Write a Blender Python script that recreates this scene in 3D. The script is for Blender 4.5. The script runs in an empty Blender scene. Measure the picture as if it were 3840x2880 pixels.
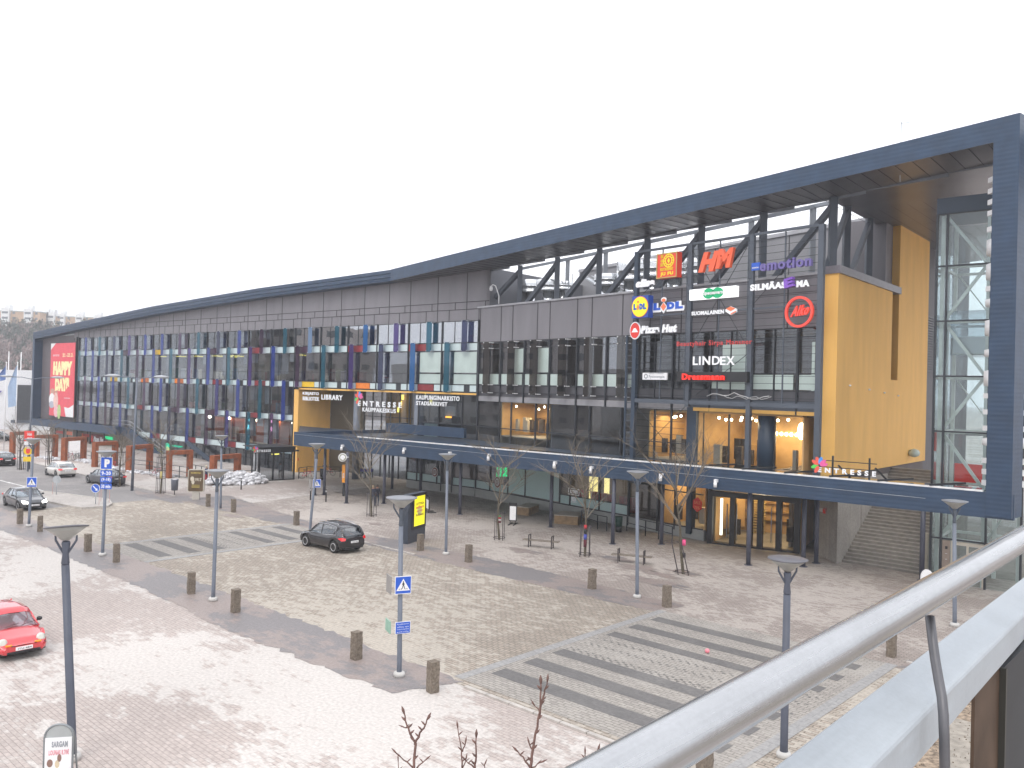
import bpy, bmesh, math, random
from mathutils import Vector, Matrix
R_=math.radians
random.seed(7)
sc=bpy.context.scene
# ---------------------------------------------------------------- camera
FP=3106.0; HC=9.7                       # focal length in photo pixels, eye height above the plaza
_roll=math.atan(.0263); _pit=math.atan(22/FP)
cf=Vector((0,math.cos(_pit),math.sin(_pit))); _r0=Vector((1,0,0)); _u0=Vector((0,-math.sin(_pit),math.cos(_pit)))
cr=_r0*math.cos(_roll)+_u0*math.sin(_roll); cu=-_r0*math.sin(_roll)+_u0*math.cos(_roll)
cam=bpy.data.objects.new('camera',bpy.data.cameras.new('camera')); sc.collection.objects.link(cam)
m=Matrix((cr,cu,-cf)).transposed().to_4x4(); m.translation=Vector((0,0,HC)); cam.matrix_world=m
cam.data.sensor_width=36; cam.data.lens=FP/3840*36; cam.data.clip_start=.05; cam.data.clip_end=4000
sc.camera=cam; sc.render.resolution_x=1024; sc.render.resolution_y=768
# ---------------------------------------------------------------- overcast sky and soft sun
w=bpy.data.worlds.new('World'); sc.world=w; w.use_nodes=True
nt=w.node_tree; bg=nt.nodes['Background']
sky=nt.nodes.new('ShaderNodeTexSky'); sky.sky_type='NISHITA'; sky.sun_disc=False; sky.sun_elevation=R_(50); sky.sun_rotation=R_(200); sky.dust_density=6; sky.air_density=1.2
cl=nt.nodes.new('ShaderNodeMix'); cl.data_type='RGBA'; cl.inputs[0].default_value=.93
cl.inputs[7].default_value=(9.2,9.3,9.75,1); nt.links.new(sky.outputs[0],cl.inputs[6]); nt.links.new(cl.outputs[2],bg.inputs[0]); bg.inputs[1].default_value=.12
sun=bpy.data.objects.new('sun',bpy.data.lights.new('sun','SUN')); sc.collection.objects.link(sun)
sun.data.energy=.7; sun.data.angle=R_(25); sun.data.color=(1,.96,.9)
sd=Vector((math.sin(R_(200))*math.cos(R_(50)),math.cos(R_(200))*math.cos(R_(50)),math.sin(R_(50))))
sun.rotation_euler=sd.to_track_quat('Z','Y').to_euler()
sc.view_settings.view_transform='Standard'; sc.view_settings.look='None'; sc.view_settings.gamma=1; sc.view_settings.use_curve_mapping=False
sc.view_settings.exposure=.68
sc.render.engine='CYCLES'
try:
    sc.cycles.max_bounces=6; sc.cycles.transparent_max_bounces=10; sc.cycles.diffuse_bounces=3; sc.cycles.glossy_bounces=3
    sc.cycles.use_denoising=True; sc.cycles.volume_bounces=0; sc.cycles.sample_clamp_indirect=4; sc.cycles.caustics_reflective=False; sc.cycles.caustics_refractive=False
except Exception: pass
# ---------------------------------------------------------------- survey: where a line of sight meets the ground or a wall
def ray(x,y): return cf+cr*((x-1920)/FP)-cu*((y-1440)/FP)
def gp(x,y,z=0.0):
    d=ray(x,y); t=(z-HC)/d.z; return Vector((d.x*t,d.y*t,z))
class Fr:
    """vertical plane: origin o, direction u to the right, d metres out towards the street"""
    def __init__(s,o,u):
        s.o=Vector((o[0],o[1],0)); s.u=Vector((u[0],u[1],0)).normalized(); s.m=Vector((s.u.y,-s.u.x,0))
    def P(s,a,d,z): return s.o+s.u*a+s.m*d+Vector((0,0,z))
    def q(s,x,y,d=0.0):
        r=ray(x,y); o=s.o+s.m*d; t=o.dot(s.m)/r.dot(s.m); p=r*t; return ((p-o).dot(s.u),HC+p.z)
K=(-3.0,74.6)
L=Fr(K,(.7718,-.6358)); Rr=Fr(K,(.63,-.7765))
CF=gp(1101,1670,4.2); CR=gp(3802,1953,4.2); CR.z=CF.z=0
Cn=Fr(CF,(CR-CF).normalized()); CLEN=(CR-CF).length
Bp=L.P(-10.8,1.2,0); Ep=Vector((23.4,38.6,0)); Fa=Fr(Bp,(Ep-Bp).normalized()); FLEN=(Ep-Bp).length
WU=Vector((.65,.76,0)).normalized(); W=Fr((18.7,47.8),WU)
TW=Fr(gp(3690,2211),L.u)
ST=Fr((0,0),(.735,-.678))     # street frame: a along the street, b across it towards the building
def S(a,b,z=0.0): return ST.o+ST.u*a-ST.m*b+Vector((0,0,z))
def s2(p): return (p.dot(ST.u),-p.dot(ST.m))
# ---------------------------------------------------------------- materials
MT={}
def nodes(name):
    mt=bpy.data.materials.new(name); mt.use_nodes=True; return mt,mt.node_tree.nodes,mt.node_tree.links,mt.node_tree.nodes['Principled BSDF']
def mat(name,col,rough=.6,metal=0,var=.12,scale=2.0,bump=0,emit=None,es=0,spec=.5,ribs=0,coat=0,zs=1.0):
    if name in MT: return MT[name]
    mt,n,l,p=nodes(name); p.inputs['Roughness'].default_value=rough; p.inputs['Metallic'].default_value=metal
    p.inputs['Specular IOR Level'].default_value=spec; p.inputs['Coat Weight'].default_value=coat
    g=n.new('ShaderNodeNewGeometry'); no=n.new('ShaderNodeTexNoise'); no.inputs['Scale'].default_value=scale; no.inputs['Detail'].default_value=6
    zm=n.new('ShaderNodeMapping'); zm.inputs['Scale'].default_value=(1,1,zs); l.new(g.outputs['Position'],zm.inputs[0]); l.new(zm.outputs[0],no.inputs['Vector'])
    mr=n.new('ShaderNodeMapRange'); mr.inputs[1].default_value=.3; mr.inputs[2].default_value=.7; mr.inputs[3].default_value=1-var; mr.inputs[4].default_value=1+var
    l.new(no.outputs[0],mr.inputs[0])
    vm=n.new('ShaderNodeVectorMath'); vm.operation='SCALE'; vm.inputs[0].default_value=col[:3]; l.new(mr.outputs[0],vm.inputs['Scale']); l.new(vm.outputs[0],p.inputs['Base Color'])
    if bump or ribs:
        b=n.new('ShaderNodeBump'); b.inputs['Strength'].default_value=bump or .6; b.inputs['Distance'].default_value=.02
        if ribs:
            wv=n.new('ShaderNodeTexWave'); wv.bands_direction='Z'; wv.inputs['Scale'].default_value=.314/ribs; wv.inputs['Distortion'].default_value=0
            l.new(g.outputs['Position'],wv.inputs['Vector']); l.new(wv.outputs[0],b.inputs['Height'])
        else: l.new(no.outputs[0],b.inputs['Height'])
        l.new(b.outputs[0],p.inputs['Normal'])
    if emit: p.inputs['Emission Color'].default_value=(*emit,1); p.inputs['Emission Strength'].default_value=es
    MT[name]=mt; return mt
def glassmat(name,tint,refl=.06,ior=1.5,rough=.01,wob=.0):
    if name in MT: return MT[name]
    mt,n,l,p=nodes(name); n.remove(p); out=[x for x in n if x.type=='OUTPUT_MATERIAL'][0]
    tr=n.new('ShaderNodeBsdfTransparent'); tr.inputs[0].default_value=(*tint,1)
    gl=n.new('ShaderNodeBsdfGlossy'); gl.inputs['Roughness'].default_value=rough; gl.inputs[0].default_value=(.93,.96,1,1)
    fr=n.new('ShaderNodeLayerWeight'); fr.inputs[0].default_value=.5; pw=n.new('ShaderNodeMath'); pw.operation='POWER'; pw.inputs[1].default_value=4; l.new(fr.outputs['Facing'],pw.inputs[0])
    ad=n.new('ShaderNodeMath'); ad.operation='MULTIPLY_ADD'; ad.inputs[1].default_value=.9-refl; ad.inputs[2].default_value=refl; ad.use_clamp=True; l.new(pw.outputs[0],ad.inputs[0])
    mx=n.new('ShaderNodeMixShader'); l.new(ad.outputs[0],mx.inputs[0]); l.new(tr.outputs[0],mx.inputs[1]); l.new(gl.outputs[0],mx.inputs[2]); l.new(mx.outputs[0],out.inputs[0])
    if wob:
        g=n.new('ShaderNodeNewGeometry'); no=n.new('ShaderNodeTexNoise'); no.inputs['Scale'].default_value=.8; no.inputs['Detail'].default_value=1; l.new(g.outputs['Position'],no.inputs['Vector'])
        b=n.new('ShaderNodeBump'); b.inputs['Strength'].default_value=wob; b.inputs['Distance'].default_value=.05; l.new(no.outputs[0],b.inputs['Height']); l.new(b.outputs[0],gl.inputs['Normal']); l.new(b.outputs[0],fr.inputs['Normal'])
    MT[name]=mt; return mt
def emis(name,col,s): return mat(name,col,.5,emit=col,es=s,var=.02)
def groundmat(name,c1,c2,c3,brick=(.22,.11),mortar=.35,patch=.12,thr=(.48,.6),rough=.75,bumpd=.006,mix3=.5,big=.05,bias=0.0,flake=.09,mort=.011):
    """stone setts in the street's direction, with pale dried salt in patches"""
    mt,n,l,p=nodes(name); MT[name]=mt; p.inputs['Roughness'].default_value=rough
    g=n.new('ShaderNodeNewGeometry'); mp=n.new('ShaderNodeMapping'); mp.vector_type='POINT'; mp.inputs['Rotation'].default_value=(0,0,math.atan2(.678,.735)); l.new(g.outputs['Position'],mp.inputs[0])
    br=n.new('ShaderNodeTexBrick'); br.inputs['Scale'].default_value=1; br.inputs['Brick Width'].default_value=brick[0]; br.inputs['Row Height'].default_value=brick[1]; br.inputs['Mortar Size'].default_value=mort
    br.inputs['Mortar Smooth'].default_value=.3; br.inputs['Bias'].default_value=bias
    br.inputs['Color1'].default_value=(*c1,1); br.inputs['Color2'].default_value=(*c2,1); mo=tuple(x*mortar for x in c1); br.inputs['Mortar'].default_value=(*mo,1); l.new(mp.outputs[0],br.inputs[0])
    n1=n.new('ShaderNodeTexNoise'); n1.inputs['Scale'].default_value=patch; n1.inputs['Detail'].default_value=9; n1.inputs['Roughness'].default_value=.62; l.new(mp.outputs[0],n1.inputs[0])
    mp2=n.new('ShaderNodeMapping'); mp2.inputs['Scale'].default_value=(.55,1.3,1); l.new(mp.outputs[0],mp2.inputs[0])
    n2=n.new('ShaderNodeTexNoise'); n2.inputs['Scale'].default_value=1.6; n2.inputs['Detail'].default_value=5; n2.inputs['Roughness'].default_value=.7; l.new(mp2.outputs[0],n2.inputs[0])
    # weight of flaky fine pattern inside the large patches
    b2=n.new('ShaderNodeTexBrick'); b2.inputs['Scale'].default_value=1; b2.inputs['Brick Width'].default_value=brick[0]; b2.inputs['Row Height'].default_value=brick[1]; b2.inputs['Mortar Size'].default_value=0; b2.inputs['Color1'].default_value=(0,0,0,1); b2.inputs['Color2'].default_value=(1,1,1,1); l.new(mp.outputs[0],b2.inputs[0])
    a0=n.new('ShaderNodeMath'); a0.operation='MULTIPLY_ADD'; a0.inputs[1].default_value=.42; l.new(n2.outputs[0],a0.inputs[0]); l.new(n1.outputs[0],a0.inputs[2])
    a=n.new('ShaderNodeMath'); a.operation='MULTIPLY_ADD'; a.inputs[1].default_value=flake; l.new(b2.outputs[0],a.inputs[0]); l.new(a0.outputs[0],a.inputs[2])
    mr=n.new('ShaderNodeMapRange'); mr.inputs[1].default_value=thr[0]+.21+flake*.5; mr.inputs[2].default_value=thr[1]+.21+flake*.5; mr.inputs[4].default_value=mix3; l.new(a.outputs[0],mr.inputs[0])
    mx=n.new('ShaderNodeMix'); mx.data_type='RGBA'; l.new(mr.outputs[0],mx.inputs[0]); l.new(br.outputs[0],mx.inputs[6]); mx.inputs[7].default_value=(*c3,1)
    n3=n.new('ShaderNodeTexNoise'); n3.inputs['Scale'].default_value=9; n3.inputs['Detail'].default_value=4; l.new(mp.outputs[0],n3.inputs[0])
    n4=n.new('ShaderNodeTexNoise'); n4.inputs['Scale'].default_value=big; n4.inputs['Detail'].default_value=3; l.new(mp.outputs[0],n4.inputs[0])
    m3=n.new('ShaderNodeMapRange'); m3.inputs[1].default_value=.3; m3.inputs[2].default_value=.7; m3.inputs[3].default_value=.86; m3.inputs[4].default_value=1.14; l.new(n3.outputs[0],m3.inputs[0])
    m4=n.new('ShaderNodeMapRange'); m4.inputs[1].default_value=.35; m4.inputs[2].default_value=.65; m4.inputs[3].default_value=.88; m4.inputs[4].default_value=1.1; l.new(n4.outputs[0],m4.inputs[0])
    mm=n.new('ShaderNodeMath'); mm.operation='MULTIPLY'; l.new(m3.outputs[0],mm.inputs[0]); l.new(m4.outputs[0],mm.inputs[1])
    vm=n.new('ShaderNodeVectorMath'); vm.operation='SCALE'; l.new(mx.outputs[2],vm.inputs[0]); l.new(mm.outputs[0],vm.inputs['Scale']); l.new(vm.outputs[0],p.inputs['Base Color'])
    b=n.new('ShaderNodeBump'); b.inputs['Strength'].default_value=.5; b.inputs['Distance'].default_value=bumpd; l.new(br.outputs['Fac'],b.inputs['Height']); b.invert=True; l.new(b.outputs[0],p.inputs['Normal'])
    return mt
# ---------------------------------------------------------------- object helpers
def tag(o,label=None,cat=None,group=None,kind=None):
    if label: o['label']=label
    if cat: o['category']=cat
    if group: o['group']=group
    if kind: o['kind']=kind
    return o
def empty(name,loc,label,cat,group=None,rz=0):
    o=bpy.data.objects.new(name,None); sc.collection.objects.link(o); o.location=loc; o.rotation_euler.z=rz; o.empty_display_size=.3
    return tag(o,label,cat,group)
def mesh_obj(name,me,parent=None,offset=None):
    o=bpy.data.objects.new(name,me); sc.collection.objects.link(o)
    if parent: o.parent=parent
    return o
class MB:
    def __init__(s): s.v=[]; s.f=[]; s.mi=[]; s.k=0; s.smooth=set()
    def poly(s,pts,rev=False):
        b=len(s.v); s.v+= [Vector(p) for p in pts]; ix=list(range(b,b+len(pts)))
        s.f.append(ix[::-1] if rev else ix); s.mi.append(s.k); return s
    def hexa(s,c):   # 8 corners: bottom 4 then top 4
        b=len(s.v); s.v+=[Vector(p) for p in c]
        for q in ((0,3,2,1),(4,5,6,7),(0,1,5,4),(1,2,6,5),(2,3,7,6),(3,0,4,7)):
            s.f.append([b+i for i in q]); s.mi.append(s.k)
        return s
    def box(s,fr,a0,a1,d0,d1,z0,z1):   # in a frame
        P=fr.P if fr else (lambda a,d,z:Vector((a,d,z)))
        return s.hexa([P(a0,d0,z0),P(a1,d0,z0),P(a1,d1,z0),P(a0,d1,z0),P(a0,d0,z1),P(a1,d0,z1),P(a1,d1,z1),P(a0,d1,z1)])
    def prism(s,base,vec):             # extrude a polygon along a vector
        b=len(s.v); n=len(base); v=Vector(vec); s.v+=[Vector(p) for p in base]+[Vector(p)+v for p in base]
        s.f.append([b+i for i in range(n)][::-1]); s.f.append([b+n+i for i in range(n)]); s.mi+=[s.k]*2
        for i in range(n):
            j=(i+1)%n; s.f.append([b+i,b+j,b+n+j,b+n+i]); s.mi.append(s.k)
        return s
    def tube(s,pts,rad,n=8,cap=True):
        pts=[Vector(p) for p in pts]; rr=rad if isinstance(rad,(list,tuple)) else [rad]*len(pts); b=len(s.v); prev=None
        for i,p in enumerate(pts):
            t=(pts[min(i+1,len(pts)-1)]-pts[max(i-1,0)]).normalized()
            if prev is None: x=t.orthogonal().normalized()
            else: x=(prev-t*prev.dot(t)).normalized()
            prev=x; y=t.cross(x)
            for k in range(n):
                an=2*math.pi*k/n; s.v.append(p+x*(rr[i]*math.cos(an))+y*(rr[i]*math.sin(an)))
        for i in range(len(pts)-1):
            for k in range(n):
                j=(k+1)%n; s.smooth.add(len(s.f)); s.f.append([b+i*n+k,b+i*n+j,b+(i+1)*n+j,b+(i+1)*n+k]); s.mi.append(s.k)
        if cap:
            s.f.append([b+k for k in range(n)][::-1]); s.f.append([b+(len(pts)-1)*n+k for k in range(n)]); s.mi+=[s.k]*2
        return s
    def bar(s,p,q,w,h=None):           # rectangular bar between two points
        p=Vector(p); q=Vector(q); t=(q-p).normalized(); up=Vector((0,0,1)) if abs(t.z)<.95 else Vector((0,1,0))
        x=t.cross(up).normalized()*(w/2); y=x.cross(t).normalized()*((h or w)/2)
        return s.hexa([p-x-y,p+x-y,p+x+y,p-x+y,q-x-y,q+x-y,q+x+y,q-x+y])
    def lathe(s,prof,n=16,c=(0,0,0),ax=None):
        c=Vector(c); ax=ax or (Vector((1,0,0)),Vector((0,1,0)),Vector((0,0,1))); b=len(s.v)
        for r,z in prof:
            for k in range(n):
                an=2*math.pi*k/n; s.v.append(c+ax[0]*(r*math.cos(an))+ax[1]*(r*math.sin(an))+ax[2]*z)
        for i in range(len(prof)-1):
            for k in range(n):
                j=(k+1)%n; s.smooth.add(len(s.f)); s.f.append([b+i*n+k,b+i*n+j,b+(i+1)*n+j,b+(i+1)*n+k]); s.mi.append(s.k)
        s.f.append([b+k for k in range(n)][::-1]); s.f.append([b+(len(prof)-1)*n+k for k in range(n)]); s.mi+=[s.k]*2
        return s
    def grid(s,rows,closed=False,smooth=True):   # rows of equal-length point lists
        b=len(s.v); n=len(rows[0])
        for r in rows: s.v+=[Vector(p) for p in r]
        for i in range(len(rows)-1):
            for k in range(n if closed else n-1):
                j=(k+1)%n
                if smooth: s.smooth.add(len(s.f))
                s.f.append([b+i*n+k,b+i*n+j,b+(i+1)*n+j,b+(i+1)*n+k]); s.mi.append(s.k)
        return s
    def build(s,name,mats,parent=None,label=None,local=False,bevel=0):
        if not isinstance(mats,(list,tuple)): mats=[mats]
        off=Vector((0,0,0))
        if parent and not local:
            p=parent
            while p: off+=Vector(p.location); p=p.parent
        me=bpy.data.meshes.new(name); me.from_pydata([tuple(v-off) for v in s.v],[],s.f)
        for m_ in mats: me.materials.append(m_)
        for i,pl in enumerate(me.polygons): pl.material_index=s.mi[i]; pl.use_smooth=i in s.smooth
        bm=bmesh.new(); bm.from_mesh(me); bmesh.ops.recalc_face_normals(bm,faces=bm.faces[:]); bm.to_mesh(me); bm.free(); me.update()
        o=mesh_obj(name,me,parent)
        if bevel:
            md=o.modifiers.new('bevel','BEVEL'); md.width=bevel; md.segments=2; md.limit_method='ANGLE'
        if label: o['label']=label
        return o
def solo(mb,name,mats,label,cat,group=None,bevel=0):
    """a thing that is a single mesh; its origin moved to the base"""
    o=mb.build(name,mats,None,bevel=bevel); vs=o.data.vertices
    c=Vector((sum(v.co.x for v in vs)/len(vs),sum(v.co.y for v in vs)/len(vs),min(v.co.z for v in vs)))
    o.data.transform(Matrix.Translation(-c)); o.location=c; return tag(o,label,cat,group)
def struct(mb,name,mats,kind='structure'):
    o=mb.build(name,mats); o['kind']=kind; return o
def dup(o,parent=None,loc=None,rz=None,label=None,group=None):
    c=o.copy(); sc.collection.objects.link(c); c.parent=parent
    if loc is not None: c.location=loc
    if rz is not None: c.rotation_euler.z=rz
    if label: c['label']=label
    if group: c['group']=group
    for ch in [x for x in bpy.data.objects if x.parent==o]: dup(ch,c)
    return c
_tc={}
def textmesh(txt,bold=.0):
    k=(txt,bold)
    if k in _tc: return _tc[k]
    cu_=bpy.data.curves.new('lettering','FONT'); cu_.body=txt; cu_.size=1; cu_.offset=bold; cu_.resolution_u=3; cu_.space_character=1.14
    ob=bpy.data.objects.new('lettering',cu_); sc.collection.objects.link(ob); bpy.context.view_layer.update()
    me=bpy.data.meshes.new_from_object(ob.evaluated_get(bpy.context.evaluated_depsgraph_get()))
    vs=[v.co.copy() for v in me.vertices]; fs=[list(p.vertices) for p in me.polygons]
    bpy.data.objects.remove(ob); bpy.data.curves.remove(cu_); bpy.data.meshes.remove(me)
    if not vs: vs=[Vector((0,0,0))]*3; fs=[[0,1,2]]
    x0=min(v.x for v in vs); x1=max(v.x for v in vs); y0=min(v.y for v in vs); y1=max(v.y for v in vs)
    _tc[k]=([((v.x-x0)/max(x1-x0,1e-6),(v.y-y0)/max(y1-y0,1e-6)) for v in vs],fs); return _tc[k]
def lettering(mb,fr,d,txt,s0,s1,z0,z1,thick=.06,bold=.02,shear=0,rise=0):
    """letters standing d metres out from the plane, thick deep, filling s0..s1 by z0..z1"""
    vs,fs=textmesh(txt,bold*1.7); b=len(mb.v); n=len(vs)
    for dd in (d+thick,d):
        for (x,y) in vs: mb.v.append(fr.P(s0+(s1-s0)*x+shear*(z1-z0)*y,dd,z0+(z1-z0)*y+rise*x))
    ec={}
    for f in fs:
        mb.f.append([b+i for i in f]); mb.mi.append(mb.k); mb.f.append([b+n+i for i in f[::-1]]); mb.mi.append(mb.k)
        for i in range(len(f)):
            e=(f[i],f[(i+1)%len(f)]); ec[e]=1
    for (p,q) in ec:
        if (q,p) not in ec: mb.f.append([b+p,b+q,b+n+q,b+n+p]); mb.mi.append(mb.k)
    return mb
def ptext(mb,fr,d,txt,xl,yt,yb,xr,**k):
    """lettering measured from the photo: left edge x, its top and bottom y, right edge x"""
    s0,z1=fr.q(xl,yt,d); _,z0=fr.q(xl,yb,d); s1,_=fr.q(xr,yb,d)
    return lettering(mb,fr,d,txt,s0,s1,z0,z1,**k)
def disc(mb,fr,d,s,z,rs,rz,t=.06,n=28,arc=None):
    pts=[fr.P(s+rs*math.cos(2*math.pi*i/n),d,z+rz*math.sin(2*math.pi*i/n)) for i in range(n)]
    return mb.prism(pts,fr.m*t)
def ring(mb,fr,d,s,z,r0,r1,t=.1,n=36):
    for i in range(n):
        a,b=2*math.pi*i/n,2*math.pi*(i+1)/n
        q=[fr.P(s+r*math.cos(x),d,z+r*math.sin(x)) for r,x in ((r0,a),(r1,a),(r1,b),(r0,b))]; mb.prism(q,fr.m*t)
    return mb
# palette
M=dict(
 navy=mat('navy_sheet',(.022,.047,.092),.45,.0,.16,1.3,ribs=.22,bump=.2),
 navyflat=mat('navy_paint',(.026,.045,.075),.45,0,.1,1),
 soffit=mat('soffit_metal',(.16,.155,.17),.3,.55,.15,.6,ribs=0),
 clad=mat('grey_cladding',(.185,.178,.195),.5,0,.10,1.1,zs=.18),
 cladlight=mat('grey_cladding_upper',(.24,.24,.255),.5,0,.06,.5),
 seam=mat('panel_joint',(.03,.03,.035),.6),
 coping=mat('coping',(.34,.34,.36),.4,.3),
 mull=mat('mullion',(.03,.034,.042),.4,.2,.1,3),
 steel=mat('truss_paint',(.075,.09,.115),.45,0,.12,1),
 steellight=mat('truss_paint_light',(.2,.22,.25),.45,0,.1,1),
 yellow=mat('yellow_render',(.80,.465,.13),.75,0,.06,1.3,bump=.1,zs=.2),
 yellowtile=mat('ochre_tile',(.62,.345,.085),.7,0,.09,1.6,bump=.15,zs=.2),
 turq=mat('pale_turquoise_panel',(.50,.66,.66),.35,0,.05,.5),
 white=mat('white_paint',(.78,.78,.79),.5,0,.04),
 whitepan=mat('white_glass_panel',(.55,.65,.66),.2,0,.06,.8),
 frost=mat('frosted_panel',(.46,.55,.52),.25,0,.08,.8),
 concrete=mat('concrete',(.29,.27,.25),.85,0,.22,1.8,bump=.3,zs=.5),
 galv=mat('galvanised',(.46,.49,.52),.38,.55,.12,5),
 lampgrey=mat('lamp_post_paint',(.14,.16,.2),.45,0,.1,2),
 black=mat('black_paint',(.015,.015,.018),.4),
 dark=mat('dark_interior',(.035,.036,.04),.8,0,.3,.6),
 inwall=mat('interior_wall',(.30,.28,.26),.8,0,.3,.35),
 inwarm=mat('warm_interior',(.55,.36,.17),.8,0,.25,.6),
 incloth=mat('dark_clothes',(.05,.04,.04),.9,0,.5,4),
 orange=mat('orange_interior',(.42,.09,.03),.8,0,.2,.5),
 rust=mat('corten_steel',(.26,.075,.028),.85,0,.28,2.5,bump=.3),
 rubber=mat('rubber',(.02,.02,.02),.8),
 chrome=mat('chrome',(.6,.6,.62),.15,1),
 bark=mat('bark',(.10,.085,.06),.9,0,.35,12,bump=.5),
 twig=mat('twig_bark',(.12,.09,.075),.85,0,.3,12),
 granite=mat('rough_granite',(.17,.14,.11),.9,0,.35,14,bump=.8),
 snow=mat('old_snow',(.60,.60,.62),.8,0,.4,2.5,bump=.8),
 wood=mat('larch_boards',(.30,.20,.11),.7,0,.3,3),
 redp=mat('red_letter',(.75,.04,.03),.4,var=.02), bluep=mat('blue_letter',(.03,.08,.45),.4,var=.02),
 yelp=mat('yellow_letter',(.9,.75,.03),.4,var=.02), grnp=mat('green_letter',(.01,.45,.18),.4,var=.02),
 purp=mat('purple_letter',(.15,.12,.34),.4,var=.02), orgp=mat('orange_letter',(.85,.20,.08),.4,var=.02),
 signblue=mat('sign_blue',(.02,.10,.52),.35,var=.03),
 glass=glassmat('facade_glass',(.72,.75,.78),.075,1.45,wob=.05),
 glassb=glassmat('mirror_glass',(.5,.52,.55),.42,1.5,wob=.05),
 glassr=glassmat('upper_glass',(.66,.69,.73),.19,1.5,wob=.05),
 glassc=glassmat('clear_glass',(.92,.93,.91),.01,1.35),
 glasst=glassmat('tower_glass',(.86,.9,.9),.04,1.45,wob=.05),
 lamp=emis('warm_lamp',(1,.86,.6),14), lampw=emis('white_lamp',(.95,.97,1),5), lampy=emis('yellow_tube',(1,.85,.15),2.0),
)
# ================================================================ GROUND
M['plaza']=groundmat('plaza_setts',(.43,.372,.342),(.37,.318,.292),(.545,.515,.485),(.28,.14),.6,.11,(.475,.53),mix3=.8)
M['plazaB']=groundmat('plaza_far_setts',(.355,.305,.275),(.29,.248,.222),(.47,.425,.385),(.28,.14),.5,.16,(.475,.545),mix3=.7,flake=.2,mort=.018)
M['road']=groundmat('road_setts',(.38,.325,.27),(.265,.228,.19),(.51,.465,.40),(.30,.15),.4,.09,(.475,.57),mix3=.65,bumpd=.015,flake=.22,mort=.02)
M['cross']=groundmat('crossing_setts',(.365,.338,.305),(.285,.262,.238),(.46,.435,.40),(.30,.15),.35,.2,(.5,.65),mix3=.4)
M['stripe']=groundmat('dark_setts',(.155,.148,.145),(.13,.125,.123),(.23,.22,.205),(.26,.13),.8,.4,(.5,.7),mix3=.4)
M['band']=groundmat('edge_slabs',(.32,.315,.31),(.29,.285,.28),(.38,.37,.36),(.6,.3),.7,.4,(.5,.7),mix3=.4)
M['tarm']=groundmat('wet_tarmac',(.275,.228,.21),(.275,.228,.21),(.19,.178,.18),(2,2),1,.22,(.47,.53),rough=.5,mix3=.9,bumpd=.001,flake=0,mort=0)
M['asph']=groundmat('asphalt',(.235,.222,.218),(.235,.222,.218),(.31,.29,.28),(3,3),1,.2,(.48,.6),rough=.8,mix3=.8,bumpd=.001,flake=0,mort=0)
def jag(pts,step=.28,amp=.14,z=.0):
    out=[]; rnd=random.Random(len(pts)*7+int(abs(pts[0][0])*3))
    for i in range(len(pts)):
        (a,b),(c,d)=pts[i],pts[(i+1)%len(pts)]; ln=math.hypot(c-a,d-b); k=max(1,int(ln/step))
        for j in range(k):
            t=j/k; out.append((a+(c-a)*t+rnd.uniform(-amp,amp)*(j>0),b+(d-b)*t+rnd.uniform(-amp,amp)*(j>0)))
    return [S(p[0],p[1],z) for p in out]
struct(MB().poly([(-1500,-600,0),(1500,-600,0),(1500,1500,0),(-1500,1500,0)]),'ground',M['plaza'])
struct(MB().poly([S(-60,31.5,.002),S(40,31.5,.002),S(70,60,.002),S(-20,75,.002),S(-66,60,.002)]),'far_pavement',M['plazaB'])
struct(MB().poly([S(-67,19,.004),S(60,19,.004),S(60,31.7,.004),S(-67,31.7,.004)]),'cobbled_road',M['road'])
struct(MB().poly([S(-260,18.6,.003),S(-66.5,18.6,.003),S(-66.5,32.2,.003),S(-260,32.2,.003)]),'asphalt_road',M['asph'])
g1=MB(); g1.poly(jag([(-76,16.4),(-52,16.9),(-38,16.9),(-30,16.5),(-20.4,16.9),(-19.6,19.3),(-76,19.6)],z=.009)); struct(g1,'near_tarmac_strip',M['tarm'])
g1=MB(); g1.poly(jag([(-66,31.4),(-44,31.5),(-31,31.4),(-20.3,31.6),(-19.8,33.6),(-31,34.2),(-41,33.9),(-46,33.0),(-66,36)],z=.009)); struct(g1,'far_tarmac_strip',M['tarm'])
g1=MB(); g1.poly(jag([(-10,31.8),(14,31.8),(14,33.2),(-10,33.0)],z=.009)); struct(g1,'far_gutter',M['tarm'])
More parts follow.
